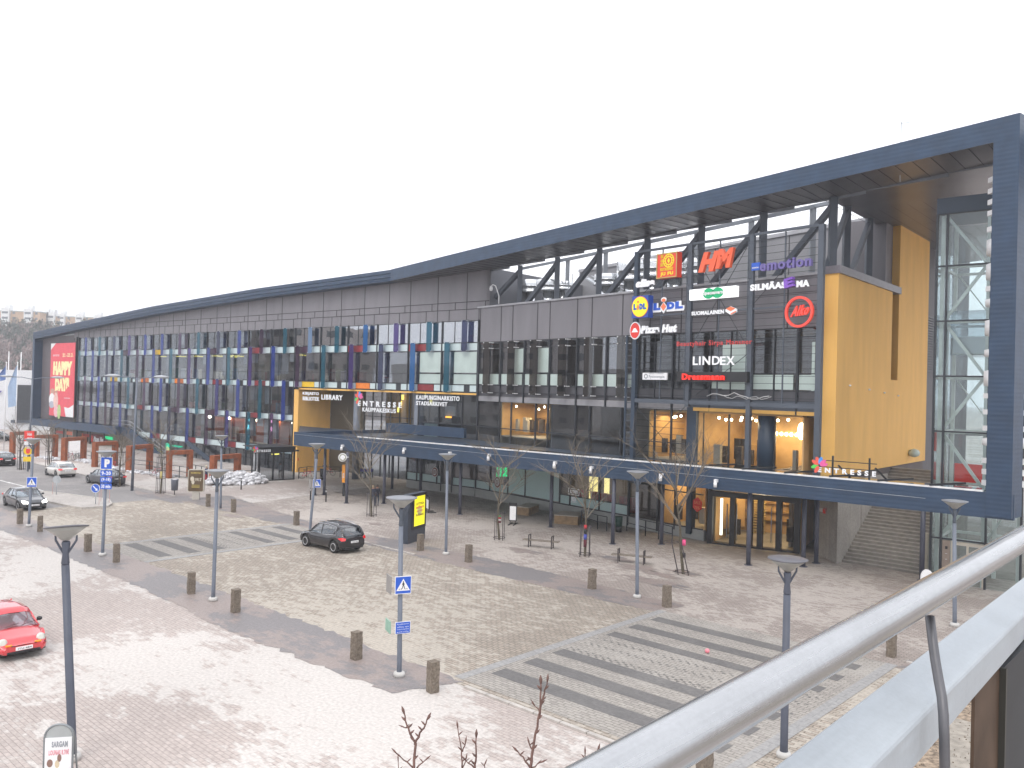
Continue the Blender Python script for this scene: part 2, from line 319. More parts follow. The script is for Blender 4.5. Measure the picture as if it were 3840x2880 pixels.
# stain patches where melt water has run
for i,(x,y,rx,ry) in enumerate([(620,1860,5.5,2.2),(1300,1850,1.8,.8),(1410,1965,.9,.45),(2395,2130,1.5,.8),(2460,2185,2.2,.8),(1960,2065,1.6,.7),(2310,2095,1.4,.7),(2480,2155,1.3,.6),(2570,2148,1.4,.5),(1460,2035,2.2,.9),(870,1935,1.5,.6)]):
    p=s2(gp(x,y)); g1=MB(); rr=random.Random(i); g1.poly([S(p[0]+rx*math.cos(t*.157)*(.75+.25*math.sin(t*.9+i)+rr.uniform(-.12,.12)),p[1]+ry*math.sin(t*.157)*(.8+.2*math.cos(t*.7+i*2)+rr.uniform(-.12,.12)),.012) for t in range(40)]); struct(g1,'damp_patch',M['tarm'])
def crossing(a0,a1,edge):
    b0,b1=19.4,32.0
    struct(MB().poly([S(a0,b0,.013),S(a1,b0,.013),S(a1,b1,.013),S(a0,b1,.013)]),'crossing_paving',M['cross'])
    g=MB()
    for b,wd in ((20.5,.75),(22.15,.75),(23.75,.7),(27.1,.62),(28.65,.68),(30.3,.68)):
        g.poly([S(a0+.55,b,.018),S(a1-.5,b,.018),S(a1-.5,b+wd,.018),S(a0+.55,b+wd,.018)])
    struct(g,'crossing_stripes',M['stripe'])
    g=MB()
    for a in (a0-.1,a1): g.poly([S(a,b0,.017),S(a+.4,b0,.017),S(a+.4,b1,.017),S(a,b1,.017)])
    struct(g,'crossing_edge_slabs',M['band'])
    g=MB()      # short dark setts forming the knobbly joints beside the inner stripes
    rr=random.Random(3)
    for (bb,n) in ((24.5,3),(25.6,2),(26.4,2)):
        for k in range(n):
            a=a0+.6
            while a<a1-.6:
                g.poly([S(a+.2*(k%2),bb+k*.13,.021),S(a+.2*(k%2)+.1,bb+k*.13,.021),S(a+.2*(k%2)+.1,bb+k*.13+.07,.021),S(a+.2*(k%2),bb+k*.13+.07,.021)]); a+=.34
    struct(g,'crossing_guide_setts',M['stripe'])
crossing(-20.1,-10.4,1); crossing(-50.2,-44.4,1)
# bare soil strip and slab below the bridge, right
g1=MB(); g1.poly([gp(x,y,.014) for x,y in ((3260,2640),(3400,2570),(3560,2495),(3700,2450),(3990,2600),(4100,3000),(3500,3300),(2900,2950),(3100,2760))]); struct(g1,'soil_strip',mat('soil_litter',(.27,.21,.155),.95,0,.75,6))
g1=MB(); g1.prism([gp(x,y,.0) for x,y in ((3556,2692),(3800,2760),(3800,3200),(3530,3200))],(0,0,.06)); struct(g1,'stone_slab',mat('slab_pale',(.31,.28,.24),.85,0,.25,5))
rr=random.Random(8); g1=MB()
for i in range(420):
    p=gp(rr.uniform(3300,3700),rr.uniform(2560,2900)); a=rr.random()*6.28; u=Vector((math.cos(a),math.sin(a),0))*rr.uniform(.012,.032); v=Vector((-u.y,u.x,.02)); g1.poly([p+Vector((0,0,.07))-u,p+Vector((0,0,.075))+v*.6,p+Vector((0,0,.07))+u,p+Vector((0,0,.07))-v*.5])
struct(g1,'fallen_leaves',mat('leaf_litter',(.11,.075,.045),.9,0,.4,8),'stuff')
# kerb stones
mk=mat('kerb_stone',(.45,.42,.39),.8,0,.15,3)
g=MB()
for (a0,a1,b) in ((-43.9,-41,31.72),(-40.5,-36.5,31.6),(-19.2,30,18.9),(-110,-68,32.2),(-9.9,20,32.6)):
    a=a0
    while a<a1: g.hexa([S(a,b,0),S(a+.97,b,0),S(a+.97,b+.14,0),S(a,b+.14,0),S(a,b,.06),S(a+.97,b,.06),S(a+.97,b+.14,.06),S(a,b+.14,.06)]); a+=1
struct(g,'kerb',mk)
# traffic island
isl=[gp(*p) for p in ((163,1848),(235,1855),(290,1863),(405,1878),(416,1893),(400,1903),(310,1909),(270,1903),(181,1884),(120,1866))]
g=MB(); g.prism(isl,(0,0,.12)); struct(g,'traffic_island',groundmat('island_paving',(.42,.39,.36),(.36,.33,.31),(.5,.47,.44),(.3,.3),.7,.3,(.5,.65)))
cen=sum(isl,Vector())/len(isl); g=MB()
for i in range(len(isl)):
    p,q=isl[i],isl[(i+1)%len(isl)]; g.bar(p+(cen-p).normalized()*-.04+Vector((0,0,.075)),q+(cen-q).normalized()*-.04+Vector((0,0,.075)),.16,.15)
struct(g,'island_kerb',mk)
mline=mat('road_paint',(.72,.71,.7),.7,0,.15,4)
g=MB()
for x0,x1,y in ((0,18,1801),(30,47,1808),(58,77,1815),(92,112,1822),(120,140,1829)):
    p,q=gp(x0,y),gp(x1,y+1.5*(x1-x0)/18*2.2); t=ST.u; o=-ST.m*.07
    q=p+t*3.0; g.poly([p-o+Vector((0,0,.01)),q-o+Vector((0,0,.01)),q+o+Vector((0,0,.01)),p+o+Vector((0,0,.01))])
struct(g,'road_centre_line',mline)
# snow left along the fence and heaped by the entrance
def snowheap(pts,rad,h,seed,name='snow_heap',n=160):
    rr=random.Random(seed); g=MB()
    for i in range(n):
        t=rr.random(); k=t*(len(pts)-1); j=min(int(k),len(pts)-2); f=k-j; c=pts[j].lerp(pts[j+1],f)
        r=rr.uniform(.07,.26)*rad; o=Vector((rr.gauss(0,.5)*rad,rr.gauss(0,.5)*rad,0)); dd=math.exp(-(o.length/rad)**2)
        cc=c+o+Vector((0,0,h*dd*rr.uniform(.2,.75)))
        rows=[]
        for a in range(5):
            th=math.pi*(a+.01)/4.02; rows.append([cc+Vector((r*1.4*math.sin(th)*math.cos(b*1.047)*rr.uniform(.75,1.2),r*1.4*math.sin(th)*math.sin(b*1.047)*rr.uniform(.75,1.2),r*.75*math.cos(th)*rr.uniform(.8,1.2))) for b in range(6)])
        g.grid(rows,closed=True,smooth=False)
    return g
o=struct(snowheap([gp(800,1818),gp(850,1816),gp(890,1812),gp(960,1812)],1.15,1.5,1,n=620),'snow',M['snow'],'stuff')
o=struct(snowheap([gp(370,1735),gp(300,1727),gp(430,1757),gp(500,1771),gp(590,1780),gp(660,1790)],.7,.3,2,n=420),'snow_bank',M['snow'],'stuff')
o=struct(snowheap([gp(100,1712),gp(160,1716),gp(235,1728)],.9,.3,4,n=90),'snow_edge',M['snow'],'stuff')
# ================================================================ FAR HILL, FOREST, HOUSES
g=MB(); rows=[]
for i in range(9):
    y=230+i*45; rows.append([(x,y+.3*abs(x)*.2,[-.5,4,12,22,28,31,33,34,34][i]*(1 if x<-60 else max(0,1-(x+60)/160))) for x in range(-700,160,40)])
g.grid(rows); struct(g,'hill',mat('hill_soil',(.13,.10,.085),.95,0,.3,.05))
fm=[mat('pine_foliage',(.075,.088,.07),.9,0,.3,.3),mat('birch_haze',(.235,.175,.165),.95,0,.2,.1),mat('birch_trunk',(.42,.38,.37),.8,0,.15,1)]
rr=random.Random(11); g=MB()
def clump(g,c,r,n,k,fl=1):
    g.k=k
    for i in range(n):
        d=Vector((rr.gauss(0,1),rr.gauss(0,1),rr.gauss(0,1))).normalized()*r*rr.random()**.4; d.z*=fl; p=c+d; a=rr.random()*6.28; sx=r*rr.uniform(.12,.28)
        u=Vector((math.cos(a),math.sin(a),rr.uniform(-.6,.6)))*sx; v=Vector((-math.sin(a)*.4,math.cos(a)*.4,1))*sx
        g.poly([p-u-v,p+u-v*.4,p+v])
for i in range(620):
    y=rr.uniform(255,400); x=rr.uniform(-.64,-.44)*y
    zb=0
    k=(y-230)/45; hs=[-.5,4,12,22,28,31,33,34,34]; j=int(k); zb=hs[j]+(hs[j+1]-hs[j])*(k-j); h=rr.uniform(8.5,12.5)
    pine=rr.random()<(.62 if y>330 else .1)
    g.k=2 if not pine else 1
    g.tube([(x,y,zb),(x+rr.uniform(-.6,.6),y,zb+h*.9)],[.18,.06],3,False)
    if pine:
        for q in range(4): clump(g,Vector((x,y,zb+h*(.4+.17*q))),3.0-.5*q,34,0,.8)
    else:
        clump(g,Vector((x,y,zb+h*.62)),2.6,34,1,1.7)
        g.k=1
        for q in range(7):
            a=rr.random()*6.28; z=zb+h*rr.uniform(.35,.8); g.tube([(x,y,z),(x+math.cos(a)*1.5,y+math.sin(a)*1.5,z+2.2)],[.06,.02],3,False)
struct(g,'distant_forest',fm,'stuff')
def tower_block(px0,px1,ytop,ybot,Z,label,seed):
    fr=Fr(((px0-1920)/FP*Z,Z),(1,.08)); s0,_=fr.q(px0,ytop); s1,zt=fr.q(px1,ytop); _,zb=fr.q(px0,ybot); w_=s1-s0
    root=empty('apartment_block',fr.P((s0+s1)/2,0,zb-12),label,'building','apartment blocks on the wooded hill')
    MB().box(fr,s0,s1,-10,0,zb-12,zt-1.2).build('wall',mat('ochre_brick_far',(.52,.37,.25),.9,0,.08,.1),root)
    g=MB(); g.box(fr,s0-.3,s1+.3,-10.3,.3,zt-1.2,zt-.6); g.build('roof',mat('pale_roof_far',(.5,.52,.5),.8),root)
    n=max(2,int(w_/9)); rr=random.Random(seed)
    gw=MB(); gb=MB()
    for i in range(n):
        a=s0+(i+.35)*w_/n
        gb.box(fr,a,a+4,0,1.6,zb-12,zt+.6); gb.box(fr,a+.6,a+3.2,-4,-1,zt-.6,zt+2.4)
        for z in (zt-2.4,zt-5.2,zt-8): gw.box(fr,a+.5,a+3.5,1.6,1.64,z,z+1.1); gw.box(fr,a+5,a+6.2,0,.05,z,z+1.2)
    gb.build('balcony_stack',mat('white_balcony_far',(.74,.75,.75),.7),root); gw.build('windows',mat('far_window',(.13,.15,.17),.3),root)
tower_block(-20,150,1163,1240,430,'ochre apartment block above the forest at the far left edge',1)
tower_block(150,193,1176,1240,440,'narrow white balcony block behind the tallest pines',2)
tower_block(195,400,1186,1240,470,'long ochre and white block just over the left roof corner',3)
# ================================================================ SHOPPING CENTRE
BLD=empty('shopping_centre',L.P(0,0,0),'long dark blue and grey shopping centre with rising roof, coloured glass fins and yellow walls','building')
def bp(mb,name,mats,label=None,**k): return mb.build(name,mats,BLD,label,**k)
def clampi(s,t):
    for i in range(len(t)-1):
        if s<=t[i+1][0]: f=(s-t[i][0])/(t[i+1][0]-t[i][0]); return t[i][1]+(t[i+1][1]-t[i][1])*f
    return t[-1][1]
RL=[(-96.6,17.05),(-75,18.5),(-57.3,19.6),(-33,20.6),(-10.8,21.1)]   # top of the roof edge, left wing
def rl(s): return clampi(s,RL)
def rf(s): return 21.1+(23.28-21.1)*s/FLEN
TH=1.12
# --- roof edge, left wing (front face folded into ribs)
g=MB(); st=[-96.6,-90,-82,-75,-66,-57.3,-49,-41,-33,-25,-18,-10.8]
rows=[]
for s in st:
    z=rl(s); rows.append([L.P(s,-9,z+.2),L.P(s,.9,z),L.P(s,1.2,z-.02),L.P(s,1.2,z-.36),L.P(s,1.08,z-.38),L.P(s,1.2,z-.42),L.P(s,1.2,z-.74),L.P(s,1.08,z-.76),L.P(s,1.2,z-.8),L.P(s,1.15,z-TH),L.P(s,-.2,z-TH)])
g.grid(rows,smooth=False); bp(g,'roof_edge',M['navy'])
# --- roof strip, right wing: fascia, soffit and its return over the lift tower
inner=3.5
def FP_(s,d,z): return Fa.P(s,d,z)
g=MB(); rows=[]
for i in range(13):
    s=FLEN*i/12; z=rf(s); rows.append([FP_(s,-inner,z+.1),FP_(s,0,z),FP_(s,0,z-TH)])
g.grid(rows,smooth=False)
g.poly([FP_(FLEN,-inner,rf(FLEN)+.1),FP_(FLEN,0,rf(FLEN)),FP_(FLEN,0,rf(FLEN)-TH),FP_(FLEN,-inner,rf(FLEN)-TH)]); bp(g,'roof_fascia',M['navy'])
g=MB(); rows=[]
for i in range(13):
    s=FLEN*i/12; z=rf(s)-TH; rows.append([FP_(s,0,z),FP_(s,-inner,z-.02)])
g.grid(rows,smooth=False)
tl=Fa.P(0,0,0)
sx=(gp(3129,742,21.85)-Fa.o).dot(Fa.u)            # where the open slot over the trusses ends
zs=rf(sx)-TH
A=Fa.P(sx,-inner,zs-.03); Bk=A+WU*30; C=Fa.P(FLEN+6,-inner,rf(FLEN+6)-TH-.03); D=C+WU*30
g.grid([[A,C],[Bk,D]],smooth=False)
g.poly([A+Vector((0,0,1.2)),C+Vector((0,0,1.2)),D+Vector((0,0,1.2)),Bk+Vector((0,0,1.2))])
g.grid([[A,Bk],[A+Vector((0,0,1.2)),Bk+Vector((0,0,1.2))]],smooth=False)
bp(g,'soffit',M['soffit'])
g=MB()
for i in range(12): s=FLEN*i/12; g.box(Fa,s,s+FLEN/12,-inner-.12,-inner,rf(s)-TH-.05,rf(s)-.1)
bp(g,'soffit_edge',M['steellight'])
# seams across the soffit
g=MB()
s=.5
while s<FLEN+5:
    z=rf(s)-TH-.035; p=Fa.P(s,-.05,z); q=p+(-Fa.m*(inner-.1) if s<sx-.5 else WU*24); g.bar(p,q+Vector((0,0,-.02)),.02,.02); s+=.9
bp(g,'soffit_seams',M['seam'])
# --- right hand end post of the frame, deep blue, with its pale side
g=MB(); g.box(Fa,FLEN-1.12,FLEN,-1.3,.0,4.3,rf(FLEN)-TH+.02); bp(g,'frame_post',M['navy'],'tall dark blue end post at the right edge')
# --- left end of the frame
g=MB(); g.box(L,-96.6,-95.9,-3,1.2,1.9,rl(-96)-TH); bp(g,'end_wall',M['navy'])
g=MB(); g.box(L,-95.88,-84,-.5,-.05,2.9,rl(-90)-TH); bp(g,'end_cladding',mat('plum_cladding',(.12,.105,.115),.6,0,.1,.5))
g=MB(); g.box(L,-96.6,-66.8,.3,1.25,1.95,3.02); bp(g,'lower_beam',M['navy'])
# --- cladding band above the windows
g=MB(); rows=[]
ss=[-84+i*4 for i in range(22)]+[1.1]
for s in ss: rows.append([L.P(s,0,15.92),L.P(s,0,(rl(s) if s<-10.8 else rf((s+10.8)*1.0))-TH+.05)])
g.grid(rows,smooth=False)
bp(g,'upper_cladding',M['clad'])
g=MB()
s=-82.5; k=0
while s<1.0:
    zt=(rl(s) if s<-10.8 else rf(s+10.8))-TH
    g.box(L,s-.03,s+.03,0,.025,15.95,16.95)
    if k%2==0: g.box(L,s-.03,s+.03,0,.025,16.95,zt-.02)
    else:
        g.box(L,s-.03+.75,s+.03+.75,0,.025,16.95,min(17.62,zt))
    s+=1.52 if k%3 else 2.2; k+=1
for z in (16.95,17.62): g.box(L,(-76 if z<17 else -62),1.0,0,.03,z-.03,z+.03)
bp(g,'cladding_joints',M['seam'])
# --- left glazed wing: four rows of windows between panel bands
rowz=[(13.90,15.90),(10.06,13.14),(6.31,9.38),(2.64,5.63)]
bandz=[(13.14,13.90),(9.38,10.06),(5.63,6.31),(1.89,2.64)]
mod=4.55; SM=[-.15-mod*k for k in range(19)]
rr=random.Random(5)
FIN=dict(b=(.012,.04,.22),t=(.008,.09,.13),p=(.06,.035,.15),n=(.015,.02,.045),d=(.03,.015,.035),a=(.02,.13,.33),l=(.20,.30,.45),i=(.03,.025,.14),r=(.12,.015,.02))
def finmat(c):
    nm='fin_glass_'+c
    if nm in MT: return MT[nm]
    mt,n,l,p=nodes(nm); col=FIN[c]; p.inputs['Base Color'].default_value=(*col,1); p.inputs['Roughness'].default_value=.06; p.inputs['Specular IOR Level'].default_value=.6
    tr=n.new('ShaderNodeBsdfTransparent'); mxv=max(col); tr.inputs[0].default_value=(*[min(1,.3+.6*x/mxv) for x in col],1)
    mx=n.new('ShaderNodeMixShader'); mx.inputs[0].default_value=.62; out=[x for x in n if x.type=='OUTPUT_MATERIAL'][0]
    l.new(tr.outputs[0],mx.inputs[1]); l.new(p.outputs[0],mx.inputs[2]); l.new(mx.outputs[0],out.inputs[0]); MT[nm]=mt; return mt
fcol=['ndaatltdnbtdb nt','']  # unused pattern keeps codes documented
rowc=['ntptbltdbitdbtdbnt','tabnptdbpbtpbdtpbn','--------bttibtdbdn','--------ndtibdbnbn']
# row colours from right to left, taken from the photo
rowc=['ntp atlt'.replace(' ','')+'dbnt'+'dbbpnt','taapntdb'[:0]+'tanpt'+'dbpt'+'bpt'+'bdtnb','','']
rowc=[list('ntpatltdbntdbbpntb'),list('tanptdbptbptbdtnbt'),list('bbbbbtbtbitdbdtbbd'),list('bbbbbndtidbnbtbdbn')]
offs=[-1.35,-3.5,-1.35,-3.5]; finz=[(13.1,15.92),(9.33,13.95),(5.58,10.1),(1.85,6.34)]
for r in range(4):
    k0=0 if r<2 else 6
    for k in range(k0,18):
        s1=SM[k]; s0=s1-mod
        z0,z1=rowz[r]
        gm='glassb' if (r==0 and k<6) else ('glassr' if r in(0,1) and k<6 else 'glass')
        g=MB(); g.box(L,s0+.05,s1-.05,-.04,0,z0,z1); f=bp(g,'window',M[gm])
        g=MB(); h=.045
        g.box(L,s0+.05,s1-.05,0,.05,z0,z0+h); g.box(L,s0+.05,s1-.05,0,.05,z1-h,z1); g.box(L,s0+1.55,s0+1.6,0,.04,z0+h,z1-h)
        if r: g.box(L,s0+.05,s1-.05,0,.045,z0+.95,z0+.99)
        g.build('frame',M['mull'],f)
        sf=s1+offs[r]; g=MB(); g.box(L,sf-.34,sf+.34,.42,.455,finz[r][0],finz[r][1]); 
        fo=bp(g,'glass_fin',finmat(rowc[r][k]))
        g=MB()
        for ds in (-.32,.32):
            for z in (finz[r][0]+.06,finz[r][1]-.06): g.box(L,sf+ds-.035,sf+ds+.035,.0,.5,z-.035,z+.035)
        g.build('fixings',M['galv'],fo)
# bands of small white and coloured panels
cp={'w':'whitepan','o':mat('orange_panel',(.8,.22,.03),.3),'r':mat('dark_red_panel',(.25,.03,.035),.3),'y':mat('yellow_panel',(.75,.48,.02),.3),'k':mat('plum_panel',(.06,.025,.05),.3),'c':mat('cyan_panel',(.3,.55,.6),.3)}
cp['w']=M['whitepan']; order=['w','o','r','y','k','c']
for r in range(4):
    g=MB(); k0=0 if r<2 else 6
    for k in range(k0,18):
        s1=SM[k]; s0=s1-mod
        if r==1: seg=[(0,1.35,'w'),(1.4,3.55 if k%2 else 2.9,({1:'r',3:'o',5:'y',7:'r',9:'r',11:'o',13:'o',15:'y'}.get(k,'w') if k%2 else 'w')),(3.6,mod-.05,'w')]
        elif r==0: seg=[(0,1.0,'w'),(1.05,2.4,'w'),(2.45,mod-.05,'w')] if k not in(1,3,5,7,9,12,14) else [(0,2.6,{1:'r',3:'r',5:'k',7:'r',9:'k',12:'y',14:'k'}[k]),(2.65,mod-.05,'w')]
        elif r==2: seg=[(0,2.5,{7:'r',9:'k',11:'k',13:'r'}.get(k,'w')),(2.55,mod-.05,'w')] if k%2 else [(0,1.5,'w'),(1.55,3,'w'),(3.05,mod-.05,'w')]
        else: seg=[(0,2.4,{6:'k',8:'r',10:'r',12:'r',14:'k'}.get(k,'w')),(2.45,mod-.05,'w')] if k%2==0 else [(0,1.5,'w'),(1.55,3,'w'),(3.05,mod-.05,'w')]
        for a,b,c in seg: g.k=order.index(c); g.box(L,s0+a+.04,s0+b,-.02,.03,bandz[r][0]+.05,bandz[r][1]-.05)
    bp(g,'panel_band',[cp[c] for c in order])
g=MB()
for r in range(4):
    a=-27 if r>1 else 0
    g.box(L,-83,a,-.06,-.02,bandz[r][0],bandz[r][1])
    for z in bandz[r]: g.box(L,-83,a,.03,.07,z-.03,z+.03)
bp(g,'transoms',M['mull'])
for k in range(19):
    s=SM[k]; g=MB(); g.box(L,s-.05,s+.05,-.1,.11,(9.1 if k<6 else -.6),15.95); bp(g,'mullion',M['mull'])
# ground floor glazing of the left wing, and rooms behind
g=MB(); g.box(L,-63,-27.3,-.05,0,-.6,1.85); bp(g,'ground_floor_glass',M['glass'])
g=MB(); 
for i in range(24): s=-62.5+i*1.5; g.box(L,s-.03,s+.03,0,.06,-.6,1.85)
g.box(L,-63,-27.3,0,.05,.9,.96); bp(g,'ground_floor_frames',M['mull'])
g=MB(); g.box(L,-95.8,-63.1,-1.6,-1.5,-.6,2.1); bp(g,'ground_floor_wall',mat('beige_wall',(.33,.30,.27),.8,0,.1,.4))
g=MB(); g.box(L,-83.9,-27,-9,-8.8,-.6,16); g.box(L,-83.9,-83.7,-9,-.1,-.6,16); bp(g,'inner_wall',M['inwall'])
g=MB(); g.box(L,-27,1,-9,-8.8,9.3,16); bp(g,'inner_wall',M['inwall'])
g=MB()
for z in (13.2,9.42,5.67,1.92): g.box(L,-83.7,(-27 if z<9 else .9),-8.8,-.12,z,z+.5)
g.box(L,-83.7,.9,-8.8,-.12,15.9,16.1); bp(g,'floor_slab',mat('ceiling_grey',(.22,.22,.22),.8))
g=MB(); rr=random.Random(9)
for i in range(120):
    s=rr.uniform(-80,-1); r=rr.choice([0,1,1,1,2,2,3]); 
    if r>1 and s>-28: continue
    z0=rowz[r][0]; d=rr.uniform(-7,-1.2); wd=rr.uniform(.3,1.8); h=rr.uniform(.5,1.5); g.k=rr.choice([0,0,1,2,3,4]); g.box(L,s,s+wd,d,d+.5,z0-.14,z0+h)
bp(g,'furniture',[mat('shelf_white',(.5,.5,.48),.7),mat('shelf_brown',(.16,.10,.06),.7),mat('plants',(.06,.12,.03),.8),M['dark'],mat('shelf_red',(.35,.05,.04),.7)])
g=MB()
for r in range(4):
    for k in range(0 if r<2 else 6,18):
        s0=SM[k]-mod
        for c in range(3):
            q=rr.random()
            if q<.34: g.k=rr.choice([0,0,1,2]); h=rr.uniform(.25,1)*(rowz[r][1]-rowz[r][0]); g.box(L,s0+.12+c*1.5,s0+1.45+c*1.5,-.32,-.3,rowz[r][1]-h,rowz[r][1])
            elif q<.5: g.k=rr.choice([1,3]); g.box(L,s0+.3+c*1.5,s0+.3+c*1.5+rr.uniform(.3,1),-.9,-.6,rowz[r][0],rowz[r][0]+rr.uniform(.8,1.5))
bp(g,'roller_blinds',[mat('blind_grey',(.34,.35,.36),.8),mat('blind_white',(.55,.56,.55),.8),mat('blind_beige',(.42,.36,.30),.8),mat('cabinet_blue',(.10,.16,.26),.7)])
g=MB(); g.box(L,-60,-59.5,-8,-7.9,14,15); bp(g,'wall_picture',[mat('shelf_white',(.5,.5,.48),.7),mat('shelf_brown',(.16,.10,.06),.7),mat('plants',(.06,.12,.03),.8),M['dark'],mat('shelf_red',(.35,.05,.04),.7)])
g=MB()
for s,q0 in ((-55.4,3),(-50.9,3),(-46.4,5),(-42.6,3),(-28.6,3),(-59.5,2)):
    for q in range(q0): g.box(L,s-.75+q*.1,s+.6-q*.1,-1.6-q*.75,-1.52-q*.75,13.0,13.05)
bp(g,'ceiling_lights',M['lampy'])
for a,b,z0,z1 in ((-7.6,-4.65,11.15,13.05),(-7.6,-4.65,10.1,11.05),(-3.1,-.3,11.15,13.05),(-3.1,-.3,10.1,11.05)): g=MB(); g.box(L,a,b,.005,.02,z0,z1); bp(g,'frosted_panel',M['frost'])
g=MB(); g.k=0
for a,b in ((-47.6,-45.2),(-44,-41),(-39,-36.4),(-34.6,-31.6)): g.box(L,a,b,-2.6,-2.5,2.6,5.3)
g.k=1
for s in (-48.5,-44,-39.3,-35,-30.5,-38.2,-33.8): disc(g,L,-2.3,s,5.2 if s>-60 else 5,.35,.16)
disc(g,L,-2.2,-39.6,4.3,.4,.3); disc(g,L,-2.2,-34.9,4.3,.4,.3)
g.k=2; g.box(L,-43.6,-42,-2.5,-2.45,2.9,4.2)
bp(g,'cafe_interior',[M['orange'],M['lamp'],mat('poster_beige',(.55,.38,.22),.6)])
for s_,z_,e_,w_ in ((-50,12.9,260,12),(-30,12.9,200,10),(-68,12.9,160,10),(-42,5.2,260,14),(-12,12.9,120,8),(-15,8.8,120,8),(-50,9.1,140,14)): 
    la=bpy.data.lights.new('room_lamp','AREA'); la.energy=e_; la.shape='RECTANGLE'; la.size=w_; la.size_y=3; la.color=(1,.88,.66) if z_>6 else (1,.72,.45); lo=bpy.data.objects.new('room_lamp',la); sc.collection.objects.link(lo); lo.location=L.P(s_,-3.6,z_)-Vector(BLD.location); lo.rotation_euler.z=math.atan2(L.u.y,L.u.x); lo.parent=BLD
# --- library entrance: yellow reveal, columns, recessed glazing
zc=9.12
g=MB(); g.box(L,-27.25,-26.45,-4.3,.12,-.9,zc); bp(g,'yellow_pier',M['yellow'],'yellow pier beside the library entrance')
g=MB(); g.box(L,-27.25,-26.5,-4.2,.14,-.95,.0); bp(g,'pier_plinth',M['white'])
g=MB(); g.box(L,-26.4,-.15,-.3,.14,9.14,9.3); bp(g,'yellow_lintel',M['yellow'])
g=MB(); g.box(L,-26.4,-.15,-4.4,-.3,9.14,9.34); bp(g,'recess_ceiling',M['navyflat'])
g=MB(); g.box(L,-26.4,-20.6,-4.5,-4.35,0,9.14); bp(g,'recess_wall',mat('recess_brown',(.10,.085,.06),.7,0,.1,.4))
g=MB(); g.box(L,-20.6,-9.2,-4.4,-4.36,0,9.14); bp(g,'entrance_glass',M['glass'])
g=MB()
for i in range(9): s=-20.6+i*1.43; g.box(L,s-.05,s+.05,-4.36,-4.25,0,9.14)
for z in (2.5,4.2,6.4): g.box(L,-20.6,-9.2,-4.35,-4.28,z,z+.08)
bp(g,'entrance_frames',M['mull'])
g=MB(); g.k=0; g.box(L,-20.6,-9.2,-11,-10.9,0,9.2); g.k=1; g.box(L,-20.4,-16.5,-7.5,-7.3,4.4,9.0); g.k=2
for s,z in ((-17.6,8.3),(-17.9,7.6),(-18.2,6.9),(-17.6,3.2),(-16.7,3.0),(-15.6,3.1),(-14.2,8.6),(-13.2,7.9),(-13.7,3.0)): g.box(L,s,s+.18,-7.2,-7.0,z,z+.55)
g.k=3; g.box(L,-20.6,-9.2,-10.9,-4.5,4.1,4.3); g.box(L,-9.2,-9.1,-11,-4.4,0,9.2)
bp(g,'foyer_interior',[M['inwall'],M['yellowtile'],M['lampy'],M['dark']])
for s in (-17.44,-8.2):
    g=MB(); c=L.P(s,-.65,0); r=.36 if s<-10 else .5; g.lathe([(r,0),(r,9.14)],20,c); bp(g,'column',M['lampgrey'])
# first floor glazing right of the entrance (under the STADSARKIVET sign)
g=MB(); g.box(L,-7.6,-.2,-.05,0,4.6,9.1); bp(g,'window',M['glass'])
g=MB()
for s in (-7.6,-4.9,-1.9): g.box(L,s-.05,s+.05,0,.1,.7,9.1)
for z in (4.9,6.35): g.box(L,-7.6,-.2,0,.09,z,z+.08)
g.box(L,-7.6,-.2,-.05,.05,4.2,4.9); bp(g,'frame',M['mull'])
g=MB(); g.k=0; g.box(L,-7.4,-.1,-6,-5.9,4.2,9.1); g.k=1; g.box(L,-7.2,-5.4,-.5,-.4,5.0,6.3); g.k=2; g.box(L,-4.9,-4.2,-1,-.9,6.9,7.05); g.k=3; g.box(L,-5.2,-3.9,-1.2,-1.1,7.1,8.0)
bp(g,'office_interior',[M['inwall'],M['frost'],emis('orange_glow',(1,.35,.02),3),mat('poster_pale',(.4,.45,.45),.6)])
